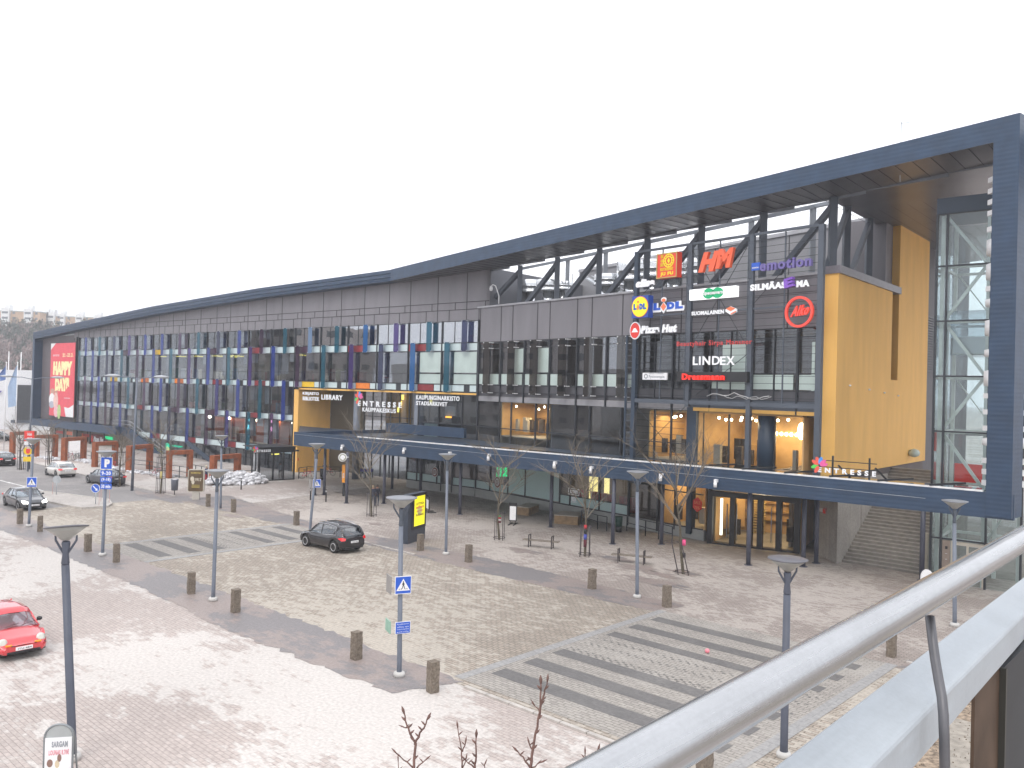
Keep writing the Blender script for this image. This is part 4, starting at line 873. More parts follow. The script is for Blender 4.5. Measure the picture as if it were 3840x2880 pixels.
for i,z in enumerate(tz[1:-1]): g.box(TW,-2.3,1.4,-.42,-.28,z-.12,z+.02); g.box(TW,-2.3,1.4,-tdep+.05,-tdep+.17,z-.12,z+.02); g.box(TW,-2.42,-2.28,-tdep+.1,-.3,z-.12,z+.02)
for i in range(1,7):
    z0,z1=tz[i],tz[i+1]; A_,B_=(-2.25,-.2) if i%2 else (-.2,-2.25)
    g.bar(TW.P(A_,-.35,z0),TW.P(B_,-.35,z1),.15); g.bar(TW.P(0,-.35,z0),TW.P(1.4,-.35,z1),.1); i%2 and g.bar(TW.P(B_,-tdep+.1,z0),TW.P(A_,-tdep+.1,z1),.06)
g.build('steel_frame',mat('white_steel',(.62,.66,.64),.45),TWR)
g=MB(); g.box(TW,-2.0,.9,-tdep+.2,-.8,12.2,14.6); g.k=1; g.box(TW,-1.9,.8,-tdep+.2,-.9,12.3,13.2); g.k=2; g.box(TW,-2.2,1.2,-tdep,-tdep+.1,5,6.2); g.box(TW,-2.54,-2.5,-.9,-.2,7.0,8.0); g.build('lift_car',[glassmat('car_glass',(.7,.75,.78),.1,1.5),M['white'],M['redp']],TWR)
g=MB(); g.box(TW,-2.55,1.6,-tdep-.03,-tdep,0,19.7); g.box(TW,-2.58,-2.55,-tdep,0,0,19.7); g.build('rear_glass',M['glasst'],TWR)
g=MB(); g.box(TW,-2.0,-1.62,-.05,.03,.05,2.32); g.k=1; g.box(TW,-1.58,-.02,-.06,.02,2.12,2.3); g.box(TW,-1.58,-1.48,-.06,.02,.05,2.12); g.box(TW,-.12,-.02,-.06,.02,.05,2.12); g.box(TW,-.85,-.75,-.06,.02,.05,2.12); g.k=2; g.box(TW,-1.48,-.12,-.1,-.07,.05,2.1); g.k=3; g.box(TW,-1.86,-1.74,.03,.045,1.85,2.0); g.k=4; g.lathe([(.05,0),(.05,.02)],10,TW.P(-1.8,.035,1.6)); g.lathe([(.05,0),(.05,.02)],10,TW.P(-1.8,.035,1.3)); g.build('lift_door',[mat('brown_steel',(.3,.24,.2),.4,.3),mat('cream_frame',(.55,.5,.42),.5),M['glasst'],M['black'],M['white']],TWR)
g=MB(); g.box(TW,.25,.75,.07,.12,1.95,2.25); g.k=1; lettering(g,TW,.125,'i',.42,.5,2.0,2.2,.01,.03); solo(g,'lift_sign',[M['signblue'],M['white']],'small blue sign at the top corner of the lift door','sign')
g=MB(); g.box(TW,-3.1,-2.75,-.6,-.3,0,2.5); solo(g,'cream_pillar',[mat('cream_pillar_paint',(.5,.46,.38),.7)],'cream pillar between the wide stairs and the lift tower','pillar',bevel=.02)
g=MB(); g.box(TW,1.7,5,-.6,-.5,0,4.2); g.k=1; g.box(TW,5,9,-.3,-.2,0,4.2); solo(g,'screen_wall',[M['glasst'],mat('cream_pillar_paint',(.5,.46,.38),.7)],'glass and cream panel wall right of the lift tower, behind the railing','wall')
# mast of white round ducts behind the end post
g=MB(); E0=Fa.P(FLEN-.95,-2.2,0); EF=Fr(E0,(1,0)); rr=random.Random(2)
z=5.6
while z<21:
    h=rr.choice([.25,.25,.5,.9]); 
    if h>.4: g.lathe([(.7,0),(1.12,.08),(1.12,h-.1),(.7,h)],16,E0+Vector((0,0,z)))
    else: g.box(EF,-1.05,1.05,-.4,.4,z,z+h)
    g.box(EF,-.3,.3,-.3,.3,z,z+h+.6); z+=h+rr.choice([.3,.3,.55])
bp(g,'duct_mast',M['white'])
# ================================================================ SIGN SCAFFOLD
D=1.0
SG=empty('sign_scaffold',Rr.P(26,D,0),'dark steel scaffold with thin wires holding the shop signs in front of the facade','scaffold')
sp=[Rr.q(x,1000,D)[0] for x in (2387,2588,2818,3078)]
g=MB(); zt=[19.75,19.72,19.7,19.72]
posts=[]
for i,s in enumerate(sp):
    g=MB(); w_=.17 if i in(0,3) else .15; g.box(Rr,s-w_,s+w_,D-.2,D+.05,(4.9 if i!=1 else 8.9),19.72)
    if i==0: g.box(Rr,s-.85,s-.72,D-.15,D,4.9,13.8)
    g.build('post',M['steel'] if i else M['navyflat'],SG)
g=MB()
z=5.2
while z<13.6: g.box(Rr,sp[0]-.72,sp[0]-.17,D-.1,D-.05,z,z+.05); z+=.42
g.box(Rr,sp[0]-.2,sp[0]-.175,D-.11,D-.04,5.2,13.7); g.box(Rr,sp[0]-.715,sp[0]-.69,D-.11,D-.04,5.2,13.7); g.build('ladder',M['steel'],SG)
for i in (1,2):
    z=9.3; g=MB(); g.box(Rr,sp[i]-.2,sp[i]-.17,D+.055,D+.1,9.3,19.4); g.box(Rr,sp[i]+.17,sp[i]+.2,D+.055,D+.1,9.3,19.4)
    while z<19.4: g.box(Rr,sp[i]-.18,sp[i]+.18,D+.06,D+.09,z,z+.05); z+=.55
    g.build('ladder',M['steel'],SG)
g=MB()
for z0,h in ((19.62,.16),(15.05,.1),(9.05,.28)): 
    for i in range(3): g.box(Rr,sp[i]+.17,sp[i+1]-.17,D-.1,D+.03,z0,z0+h)
for i in range(3): g.box(Rr,(sp[i]+sp[i+1])/2-.04,(sp[i]+sp[i+1])/2+.04,D-.06,D,9.3,19.6)
g.box(Rr,sp[0],sp[1],D-.02,D+.02,4.9,4.95)
g.build('rails',M['steel'],SG)
g=MB(); z=9.6
while z<19.5: g.box(Rr,sp[0]+.17,sp[3]-.17,D-.012,D+.012,z,z+.025); z+=.44
z=5.2
while z<9.0: g.box(Rr,sp[0]+.17,sp[1]-.17,D-.012,D+.012,z,z+.025); z+=.44
for a_,b_,z0,z1 in ((0,1,16.2,19.6),(1,2,12.5,19.5),(2,1,12.5,19.5),(1,2,9.2,12.4),(2,3,15.2,19.6),(0,1,5,9),(1,0,5,9)): g.bar(Rr.P(sp[a_],D,z0),Rr.P(sp[b_],D,z1),.03)
g.build('wires',M['mull'],SG)
DS=D+.06
def sign(mb,name,mats,label): return solo(mb,name,mats,label,'sign','tenant signs on the shopping centre')
W_=M['white']; WL=mat('white_letter',(.84,.85,.87),.4,var=.02,emit=(.9,.92,1),es=.06)
g=MB(); ptext(g,Rr,DS,'elisa',2386,1050,1080,2455,thick=.1,bold=.045,shear=.2); sign(g,'letter_sign',[WL],'white handwritten style elisa sign left of the red restaurant sign')
s0,z1=Rr.q(2482,957,DS); s1,_=Rr.q(2558,957,DS); _,z0=Rr.q(2482,1049,DS)
g=MB(); g.box(Rr,s0,s1,DS,DS+.5,z0,z1); g.k=1; t=.07
for q in ((s0,s1,z0,z0+t),(s0,s1,z1-t,z1),(s0,s0+t,z0+t,z1-t),(s1-t,s1,z0+t,z1-t)): g.box(Rr,q[0],q[1],DS+.5,DS+.53,q[2],q[3])
g.k=2; w_=s1-s0; h_=z1-z0
lettering(g,Rr,DS+.51,'JU FU',s0+w_*.2,s1-w_*.17,z0+h_*.07,z0+h_*.24,.02,.03); lettering(g,Rr,DS+.51,'RESTAURANT',s0+w_*.2,s1-w_*.17,z0+h_*.29,z0+h_*.41,.02,.01)
ring(g,Rr,DS+.51,s0+w_*.6,z0+h_*.68,.40,.47,.02); ring(g,Rr,DS+.51,s0+w_*.6,z0+h_*.68,.24,.32,.02)
for i in range(12): a_=i*math.pi/6; disc(g,Rr,DS+.51,s0+w_*.6+.36*math.cos(a_),z0+h_*.68+.36*math.sin(a_),.035,.035,.02,6)
disc(g,Rr,DS+.51,s0+w_*.6,z0+h_*.68,.12,.2,.02,4)
for i,ch in enumerate('聚福園'): lettering(g,Rr,DS+.51,ch,s0+w_*.2,s0+w_*.34,z0+h_*(.80-.165*i),z0+h_*(.93-.165*i),.02,0)
sign(g,'box_sign',[mat('sign_red',(.75,.06,.03),.4,var=.03),mat('gold_edge',(.5,.36,.12),.4,.3),M['yelp']],'square red Chinese restaurant sign with yellow writing and round emblem')
g=MB(); ptext(g,Rr,DS,'H',2628,951,1024,2682,thick=.25,bold=.035,shear=.35); ptext(g,Rr,DS,'M',2692,938,1010,2744,thick=.25,bold=.035,shear=.22); ptext(g,Rr,DS,'&',2664,985,1008,2682,thick=.2,bold=.012); sign(g,'letter_sign',[mat('hm_red',(.85,.13,.05),.4,var=.02)],'big slanted orange red H&M letters at the top of the scaffold')
g=MB(); g.k=0; s0,z1=Rr.q(2824,988,DS); s1,z0=Rr.q(2853,1019,DS); g.box(Rr,s0,s1,DS,DS+.15,z0+.1,z1); g.k=2; lettering(g,Rr,DS+.16,'SOKOS',s0+.06,s1-.06,z0+.3,z1-.35,.01,.02); g.k=1
ptext(g,Rr,DS,'emotion',2856,981,1019,3048,thick=.2,bold=.02); sign(g,'letter_sign',[M['signblue'],M['purp'],W_],'violet emotion letters with small blue square at the scaffold top right')
g=MB(); ptext(g,Rr,DS,'SILMÄAS',2815,1063,1092,2948,thick=.05,bold=.035); ptext(g,Rr,DS,'MA',2988,1053,1078,3036,thick=.05,bold=.035); g.k=1; ptext(g,Rr,DS,'E',2952,1049,1084,2984,thick=.3,bold=.035,shear=-.12,rise=.12); sign(g,'letter_sign',[WL,mat('violet_e',(.22,.09,.5),.4)],'white SILMÄASEMA letters with a bigger violet E above the red ring sign')
s0,z1=Rr.q(2597,1089,DS); s1,_=Rr.q(2771,1090,DS); _,z0=Rr.q(2597,1128,DS)
g=MB(); g.box(Rr,s0,s1,DS,DS+.3,z0,z1); g.k=1; cz=(z0+z1)/2; disc(g,Rr,DS+.3,s0+1.55,cz,.46,.34,.02); disc(g,Rr,DS+.3,s0+2.25,cz,.46,.34,.02); g.k=2; lettering(g,Rr,DS+.325,'Specsavers',s0+1.12,s0+2.68,cz-.16,cz+.16,.01,.03); g.k=3; lettering(g,Rr,DS+.305,'Optikko',s0+2.95,s0+3.9,cz-.12,cz+.14,.01,0)
sign(g,'box_sign',[emis('white_box_lit',(.93,.95,.95),.5),mat('sign_green',(.0,.42,.16),.4),M['white'],mat('pale_lettering',(.62,.66,.64),.5)],'long white light box with two green ovals in the middle column')
s0,z1=Rr.q(2371,1112,DS+.5); s1,_=Rr.q(2432,1112,DS+.5); _,z0=Rr.q(2370,1194,DS+.5)
g=MB(); g.box(Rr,s0,s1,DS,DS+.5,z0,z1); cz=(z0+z1)/2; cs=(s0+s1)/2; rz_=(z1-z0)*.44; rs_=(s1-s0)*.47
g.k=2; disc(g,Rr,DS+.5,cs,cz,rs_+.05,rz_+.05,.02,40); g.k=1; disc(g,Rr,DS+.521,cs,cz,rs_,rz_,.01,40)
g.k=3; 
def lidl(g,d,s0,s1,z0,h,kb,kr):
    w_=s1-s0; g.k=kb; lettering(g,Rr,d,'L',s0,s0+w_*.24,z0,z0+h,.03,.05); lettering(g,Rr,d,'D',s0+w_*.47,s0+w_*.72,z0,z0+h,.03,.05); lettering(g,Rr,d,'L',s0+w_*.75,s1,z0,z0+h,.03,.05)
    g.k=kr; c=s0+w_*.35; g.prism([Rr.P(c-w_*.09,d,z0+h*.42),Rr.P(c,d,z0-h*.12),Rr.P(c+w_*.09,d,z0+h*.42),Rr.P(c,d,z0+h*.95)],Rr.m*.03); disc(g,Rr,d,c,z0+h*1.32,w_*.065,h*.24,.03,16)
lidl(g,DS+.531,s0+.18,s1-.15,cz-.2,.42,3,2)
sign(g,'box_sign',[mat('lidl_blue_box',(.02,.07,.36),.4,var=.03),mat('disc_yellow',(.92,.85,.02),.4,var=.02,emit=(.9,.8,0),es=.15),M['orgp'],M['signblue']],'blue square box sign with a yellow disc at the left edge of the scaffold')
s0,z1=Rr.q(2451,1140,DS); s1,_=Rr.q(2566,1140,DS); _,z0=Rr.q(2451,1168,DS)
g=MB(); g.k=0
for s_,e_ in ((0,.27),(.45,.72),(.73,1.0)): g.box(Rr,s0+(s1-s0)*s_,s0+(s1-s0)*(e_-.13) if 0 else s0+(s1-s0)*e_,DS,DS+.05,z0-.08,z0+.05)
ptext(g,Rr,DS,'L',2451,1138,1170,2481,thick=.06,bold=.11); ptext(g,Rr,DS,'D',2507,1133,1165,2537,thick=.06,bold=.11); ptext(g,Rr,DS,'L',2539,1129,1161,2567,thick=.06,bold=.11)
w_=s1-s0; c=s0+w_*.35; h=z1-z0; g.prism([Rr.P(c-w_*.125,DS,z0+h*.4),Rr.P(c,DS,z0-h*.35),Rr.P(c+w_*.125,DS,z0+h*.4),Rr.P(c,DS,z0+h*1.15)],Rr.m*.06); disc(g,Rr,DS,c,z0+h*1.45,w_*.085,h*.33,.06,20)
lidl(g,DS+.065,s0+.06,s1-.06,z0+.06,h*.95,1,2)
sign(g,'letter_sign',[WL,M['signblue'],M['orgp']],'blue L, D and L letters with white rims and a red diamond figure')
g=MB(); ptext(g,Rr,DS,'SUOMALAINEN',2595,1169,1184,2715,thick=.05,bold=.022); g.k=0; s0,z1=Rr.q(2724,1152,DS); s1,z0=Rr.q(2765,1182,DS)
x_=lambda u,v:Rr.P(s0+(s1-s0)*u,DS,z0+(z1-z0)*v)
g.prism([x_(0,.5),x_(.5,.05),x_(1,.35),x_(1,.7),x_(.45,1.05),x_(0,.72)],Rr.m*.1); g.k=1
g.prism([p+Rr.m*.11 for p in (x_(.08,.78),x_(.5,.5),x_(.9,.78),x_(.45,1.02))],Rr.m*.02); g.prism([p+Rr.m*.11 for p in (x_(.5,.08),x_(.97,.36),x_(.97,.5),x_(.5,.22))],Rr.m*.02)
sign(g,'letter_sign',[WL,M['orgp']],'white SUOMALAINEN letters with a red and white book at the end')
sc_,zc_=Rr.q(3000,1170,DS); g=MB(); ring(g,Rr,DS,sc_,zc_,.78,.92,.16); ptext(g,Rr,DS+.02,'Alko',2968,1150,1190,3032,thick=.14,bold=.022,shear=.35,rise=.1); sign(g,'ring_sign',[mat('ring_red',(.8,.07,.05),.4,var=.02,emit=(.9,.08,.05),es=.15)],'round red ring sign with slanted Alko lettering')
sc_,zc_=Rr.q(2384,1240,DS+.1); g=MB(); g.k=0; disc(g,Rr,DS+.1,sc_,zc_,.50,.62,.08); g.k=1; disc(g,Rr,DS+.181,sc_,zc_,.43,.54,.02); g.k=0; g.prism([Rr.P(sc_-.3,DS+.202,zc_-.12),Rr.P(sc_+.33,DS+.202,zc_-.12),Rr.P(sc_+.2,DS+.202,zc_+.02),Rr.P(sc_+.08,DS+.202,zc_+.17),Rr.P(sc_-.08,DS+.202,zc_+.17),Rr.P(sc_-.2,DS+.202,zc_+.0)],Rr.m*.01)
ptext(g,Rr,DS,'Pizza Hut',2407,1222,1252,2538,thick=.1,bold=.035,shear=.15,rise=.0); sign(g,'letter_sign',[WL,M['redp']],'red round roof emblem with white Pizza Hut handwriting')
g=MB(); ptext(g,Rr,DS,'Beautyhair Sirpa Mansner',2540,1281,1304,2820,thick=.05,bold=.0,rise=0); sign(g,'letter_sign',[mat('dull_red',(.7,.07,.07),.45,var=.02)],'thin red Beautyhair Sirpa Mansner lettering in the middle of the scaffold')
g=MB(); ptext(g,Rr,DS,'LIND',2600,1337,1369,2700,thick=.05,bold=.012); ptext(g,Rr,DS,'X',2725,1336,1369,2756,thick=.05,bold=.012); ptext(g,Rr,DS,'Ɛ' if 0 else 'E',2702,1337,1369,2722,thick=.05,bold=.012); sign(g,'letter_sign',[WL],'white capital LINDEX letters above the long black sign')
s0,z1=Rr.q(2414,1398,DS); s1,_=Rr.q(2505,1400,DS); _,z0=Rr.q(2414,1424,DS); g=MB(); g.box(Rr,s0,s1,DS,DS+.12,z0,z1); g.k=1; lettering(g,Rr,DS+.121,'Espoon Keskuksen',s0+.6,s1-.3,z0+.36,z0+.52,.01,0); lettering(g,Rr,DS+.121,'Fysioterapia',s0+.6,s1-.2,z0+.08,z0+.32,.01,.01); ring(g,Rr,DS+.121,s0+.32,(z0+z1)/2,.1,.17,.01,16); sign(g,'box_sign',[M['white'],mat('lettering_grey',(.3,.32,.35))],'small white Fysioterapia board left of the long black sign')
s0,z1=Rr.q(2549,1395,DS); s1,_=Rr.q(2812,1400,DS); _,z0=Rr.q(2549,1431,DS); g=MB(); g.box(Rr,s0,s1,DS,DS+.3,z0,z1); g.k=1; ptext(g,Rr,DS+.31,'Dressmann',2560,1401,1424,2718,thick=.08,bold=.02); sign(g,'box_sign',[M['black'],mat('lit_red',(.8,.03,.02),.4,emit=(1,.02,.01),es=.5)],'long black box sign with glowing red Dressmann letters')
g=MB(); pts=[Rr.P(sp[1]+1.7+i*.42,D+.1,9.62+.12*math.sin(i*1.3)+.05*i*(i<6)) for i in range(12)]; g.tube(pts,.03,5); pts=[Rr.P(sp[1]+3+i*.35,D+.14,9.6+.1*math.cos(i*1.9)) for i in range(11)]; g.tube(pts,.02,5); solo(g,'loose_cable',[mat('cable_grey',(.45,.45,.45))],'loose pale cable bundle lying along the bottom beam of the scaffold','cable')
# signs at the library entrance
def s1_(name,lab,items,mats,fr=L,d=.2):
    g=MB()
    for it in items: g.k=it[5] if len(it)>5 else 0; ptext(g,fr,d,it[0],it[1],it[2],it[3],it[4],thick=.05,bold=.012)
    return sign(g,name,mats,lab)
s1_('letter_sign','white KIRJASTO BIBLIOTEK letters in two lines on the yellow wall',[('KIRJASTO',1136.5,1469,1483,1196),('BIBLIOTEK',1136.5,1486.5,1501,1198)],[WL])
s1_('letter_sign','white LIBRARY letters beside the two line library sign',[('LIBRARY',1207,1479,1498,1285)],[WL])
s1_('letter_sign','white KAUPUNGINARKISTO STADSARKIVET letters in two lines right of the thick column',[('KAUPUNGINARKISTO',1562,1481,1498,1724),('STADSARKIVET',1562,1503.5,1519,1678)],[WL])
def flower(g,fr,d,x,y,r,k0):
    s,z=fr.q(x,y,d)
    for i,(an,k) in enumerate(((200,1),(150,0),(110,0),(75,2),(40,3),(10,3),(245,0))):
        a_=R_(an); c=(s+math.cos(a_)*r*.62,z+math.sin(a_)*r*.62); g.k=k0+k
        pts=[fr.P(c[0]+math.cos(t*.524)*r*.5*math.cos(a_)-math.sin(t*.524)*r*.24*math.sin(a_),d,c[1]+math.cos(t*.524)*r*.5*math.sin(a_)+math.sin(t*.524)*r*.24*math.cos(a_)) for t in range(12)]
        g.prism([p+fr.m*.01*i for p in pts],fr.m*.05)
pet=[mat('petal_red',(.8,.12,.08),.4,var=.02),mat('petal_green',(.1,.6,.1),.4,var=.02),mat('petal_blue',(.08,.3,.75),.4,var=.02),mat('petal_pink',(.75,.12,.35),.4,var=.02)]
g=MB(); ptext(g,L,.25,'E N T R E S S E',1343,1502,1522,1507,thick=.05,bold=.022); ptext(g,L,.25,'KAUPPAKESKUS',1360,1527.5,1543,1485,thick=.05,bold=.012); flower(g,L,.25,1347,1492,.62,1); sign(g,'letter_sign',[WL]+pet,'white ENTRESSE KAUPPAKESKUS letters with petal emblem over the main entrance')
g=MB(); ptext(g,Cn,-.6,'E N T R E S S E',3068,1751,1770,3286,thick=.05,bold=.022,rise=-.0); flower(g,Cn,-.6,3073,1744,.42,1)
g.k=5; s0,_=Cn.q(3068,1770,-.6); s1,_=Cn.q(3286,1770,-.6)
for z in (5.95,6.3): g.box(Cn,s0,s1,-.68,-.63,z,z+.04)
for s in (s0+.7,s0+2.6): g.box(Cn,s,s+.08,-.75,-.65,5.3,6.6); g.bar(Cn.P(s+.3,-.8,6.1),Cn.P(s+1.0,-1.4,5.2),.08)
sign(g,'letter_sign',[WL]+pet+[M['black']],'white ENTRESSE letters on a black frame standing on the canopy roof')
# happy days banner
BN=empty('hanging_banner',L.P(-88,.5,3.6),'tall pink red HAPPY DAYS banner on the left end of the facade','banner')
b0,bz1=L.q(192,1288,.4); b1,_=L.q(283,1286,.4); _,bz0=L.q(185,1557,.4)
g=MB(); g.k=0; g.box(L,b0,b1,.35,.4,bz0,bz1); bw=b1-b0; bh=bz1-bz0
g.k=1; g.prism([L.P(b0,.401,bz1-bh*.09),L.P(b0+bw*.2,.401,bz1),L.P(b0,.401,bz1)],L.m*.01); g.prism([L.P(b0+bw*.62,.401,bz0+bh*.13),L.P(b0+bw*.7,.401,bz0),L.P(b1,.401,bz0),L.P(b1,.401,bz0+bh*.17),L.P(b0+bw*.8,.401,bz0+bh*.12)],L.m*.01)
g.build('cloth',[mat('banner_pink',(.72,.10,.13),.7,0,.05,1),M['white']],BN)
g=MB(); lettering(g,L,.405,'HAPPY',b0+bw*.12,b0+bw*.9,bz0+bh*.56,bz0+bh*.75,.01,.06); lettering(g,L,.405,'DAYS',b0+bw*.22,b0+bw*.8,bz0+bh*.34,bz0+bh*.53,.01,.06); lettering(g,L,.405,'21.-23.3.',b0+bw*.5,b0+bw*.93,bz0+bh*.81,bz0+bh*.86,.01,.02); g.k=1; lettering(g,L,.405,'ENTRESSE',b0+bw*.1,b0+bw*.36,bz0+bh*.82,bz0+bh*.845,.01,0)
lettering(g,L,.405,'TARJOUKSIA',b0+bw*.6,b0+bw*.85,bz0+bh*.24,bz0+bh*.26,.01,0); g.build('lettering',[mat('banner_cream',(.85,.78,.42),.6),M['white']],BN)
g=MB()
for k,(cx_,cz_,rx_,rz_2,kk) in enumerate(((.12,.33,.09,.045,0),(.10,.22,.12,.09,1),(.1,.15,.1,.05,2),(.28,.31,.06,.04,0),(.27,.2,.1,.12,3),(.3,.06,.1,.08,4),(.42,.06,.07,.1,5))): g.k=kk; disc(g,L,.405+.002*k,b0+bw*cx_,bz0+bh*cz_,bw*rx_,bh*rz_2,.01,18)
g.build('printed_figures',[mat('skin_print',(.55,.32,.25),.7),M['white'],mat('grey_print',(.4,.42,.5)),mat('pale_print',(.75,.5,.45)),mat('pink_print',(.8,.45,.5)),mat('green_print',(.45,.6,.25))],BN)
g=MB(); 
for z in (bz1+.05,bz0-.15): g.box(L,b0-.2,b1+.2,.2,.35,z,z+.1)
g.box(L,b0-.2,b0-.1,.1,.3,bz0,bz1); g.box(L,b1+.1,b1+.2,.1,.3,bz0,bz1+.9); g.build('hanging_frame',M['mull'],BN)
# signs near the ground floor left
LG=L
g=MB(); g.k=0; sA,zA=L.q(342,1638,-1.3); g.box(L,sA,sA+5.2,-1.4,-1.3,zA-1.0,zA+.5); g.k=1; disc(g,L,-1.28,sA+.3,zA-.25,.5,.5,.05); g.k=2; lettering(g,L,-1.25,'Pizza Hut',sA+1.0,sA+4.4,zA-.65,zA+.15,.05,.03,.15); sign(g,'box_sign',[mat('dark_red_board',(.2,.03,.03),.6),M['redp'],WL],'small red and white Pizza Hut sign beneath the left end of the blue beam')
g=MB(); sA,zA=L.q(388,1638,-1.3); lettering(g,L,-1.3,'APTEEKKI',sA,sA+3,zA-.3,zA+.15,.05,.03); sign(g,'letter_sign',[mat('lit_green',(.02,.6,.25),.4,emit=(0,.8,.3),es=.5)],'small green lettering beside the left Pizza Hut sign')
g=MB(); g.k=0
for (x0,x1,y0,y1,k) in ((209,235,1614,1627,0),(250,274,1617,1633,1),(296,311,1623,1640,1),(311,340,1626,1640,0),(213,232,1658,1672,0),(250,262,1668,1680,0),(272,290,1669,1682,0),(297,308,1667,1690,1),(318,342,1672,1694,1)):
    a_,z1_=L.q(x0,y0,-1.4); b_,z0_=L.q(x1,y1,-1.4); g.k=k; g.box(L,a_,b_,-1.48,-1.4,z0_,z1_)
g.k=2
for x in (204,235,249,296,325): a_,_=L.q(x,1650,-1.4); g.box(L,a_,a_+.35,-1.48,-1.42,-.6,2)
bp(g,'red_shopfront',[mat('tape_red',(.55,.05,.04),.5),M['orgp'],M['black']])
g=MB(); c=L.P(-40,.2,0)
for (x,y,k,r) in ((588,1690,0,.45),(600,1700,1,.6),(612,1697,1,.35),(636,1672,0,.5),(637,1684,1,.45)):
    s,z=L.q(x,y,-.2); g.k=k; disc(g,L,.08,s,z,r,r*.8,.05,14)
s,z=L.q(660,1674,.1); g.k=0; lettering(g,L,.1,'ruohonjuuri',s-1.0,s+1.6,z-.15,z+.2,.04,.01)
sign(g,'letter_sign',[mat('lit_green2',(.0,.4,.25),.4,emit=(0,.6,.35),es=.4),mat('pale_yellow_blob',(.7,.72,.3),.5)],'green and yellow round fruit shop emblems below the lowest panel band')
# round white emblems on the cafe windows and hanging
for x,y,rz_,lab,fr,d in ((1631,1770,.42,'round white and brown cafe emblem on the window right of the thick column',L,.1),(1866,1808,.46,'round white and brown cafe emblem half hidden by the middle tree',Rr,.1)):
    s,z=fr.q(x,y,d); g=MB(); g.k=0; disc(g,fr,d,s,z,rz_,rz_*1.15,.02); g.k=1; disc(g,fr,d+.021,s,z,rz_*.86,rz_,.02); g.k=0; disc(g,fr,d+.042,s,z,rz_*.6,rz_*.72,.02); g.k=1
    for q in (-.12,0,.12): g.box(fr,s+q-.03,s+q+.03,d+.063,d+.07,z-.2,z+.2)
    sign(g,'round_sign',[M['white'],mat('cafe_brown_red',(.22,.08,.07),.5)],lab)
p=gp(1299,1887); RS=Fr((p.x-.2,p.y-.2),(1,.15)); s,z=RS.q(1285,1715); g=MB(); g.k=0; disc(g,RS,0,s,z,.34,.34,.12); g.k=1; ring(g,RS,.121,s,z,.2,.29,.01,24); g.k=0; g.box(RS,s,s+.5,-.02,.02,z+.0,z+.05); sign(g,'round_sign',[WL,mat('olive_ring',(.35,.36,.28),.5)],'round white hanging emblem beside the canopy column near the yellow pier')
GS=Fr(gp(1905,1905)+Vector((0,0,0)),(.85,.3)); s,z1=GS.q(1864,1754); s2_,_=GS.q(1901,1752); _,z0=GS.q(1868,1787)
g=MB(); g.box(GS,s,s2_,-.1,.1,z0,z1); g.k=1; w_=s2_-s; g.box(GS,s+.01,s+w_*.25,.101,.11,z0+.02,z1-.02); disc(g,GS,.101,s+w_*.55,(z0+z1)/2,.13,.2,.01,10); g.k=2; g.box(GS,s2_,s2_+.35,-.02,.02,z1-.3,z1-.25); sign(g,'box_sign',[emis('green_lit',(.0,.75,.25),.6),WL,M['mull']],'bright green and white lit box hanging from the column behind the middle tree')
g=MB(); s,z1=Rr.q(2134,1831,.1); s1,_=Rr.q(2172,1831,.1); _,z0=Rr.q(2134,1853,.1); g.k=0; lettering(g,Rr,.12,'KOTI',s+.15,s1-.15,z0+.1,z1-.08,.02,.05); lettering(g,Rr,.12,'PIZZA',s+.35,s1-.3,z0-.5,z0-.15,.02,.03)
for a_,b_,c_,d_ in ((s,s1,z1,z1+.04),(s,s1,z0,z0+.04),(s-.04,s,z0,z1+.04),(s1,s1+.04,z0,z1+.04),(s+.25,s1-.15,z0-.58,z0-.55)): g.box(Rr,a_,b_,.12,.14,c_,d_)
sign(g,'window_lettering',[WL],'white outlined KOTI PIZZA lettering on the window behind the second tree')
# low glass entrance box on the left with its own letters
VB=Fr(gp(968,1806),(gp(1104,1798)-gp(968,1806)).normalized()); vb=(gp(1104,1798)-gp(968,1806)).length
VL=empty('side_entrance',VB.P(vb/2,-1,0),'low black framed glass entrance box left of the yellow pier','entrance')
hh=3.3
g=MB()
for s in (0,vb*.38,vb*.66,vb-.15): g.box(VB,s,s+.14,-.1,.06,0,hh)
g.box(VB,0,vb,-.1,.08,hh-.5,hh); g.box(VB,0,vb,-.1,.05,0,.1); g.box(VB,-.05,vb+.1,-3.6,.15,hh,hh+.08)
e0=VB.P(0,0,0); dv=(gp(936,1790)-e0).normalized(); V2=Fr(e0+dv*3.2,-dv)
for s in (0,1.5,3.0): g.box(V2,s,s+.13,-.08,.05,0,hh)
g.box(V2,0,3.2,-.08,.06,hh-.5,hh); g.box(V2,0,3.2,-.08,.05,0,.1)
g.build('frame',M['black'],VL)
g=MB(); g.box(VB,.14,vb-.15,-.05,-.02,.1,hh-.5); g.build('front_glass',M['glass'],VL)
for s in (.13,1.63):
    g=MB(); g.box(V2,s,s+1.37,-.05,-.02,.1,hh-.5); d_=g.build('door',M['glass'],VL); g=MB(); g.tube([V2.P(s+(1.2 if s<1 else .15),.08,.4),V2.P(s+(1.2 if s<1 else .15),.08,2.6)],.03,6); g.k=1; g.box(V2,s+.6,s+.85,0,.01,.9,1.15); g.build('handle',[M['galv'],M['white']],d_)
g=MB(); g.box(VB,vb*.42,vb*.62,-.6,-.5,hh-.75,hh-.65); g.build('lamp',M['lampy'],VL)
g=MB(); ptext(g,VB,.1,'E N T R E S S E',955,1687,1696.5,1014,thick=.05,bold=.022); flower(g,VB,.1,957,1685,.27,1); sign(g,'letter_sign',[WL]+pet,'small white ENTRESSE letters on top of the low glass entrance box')
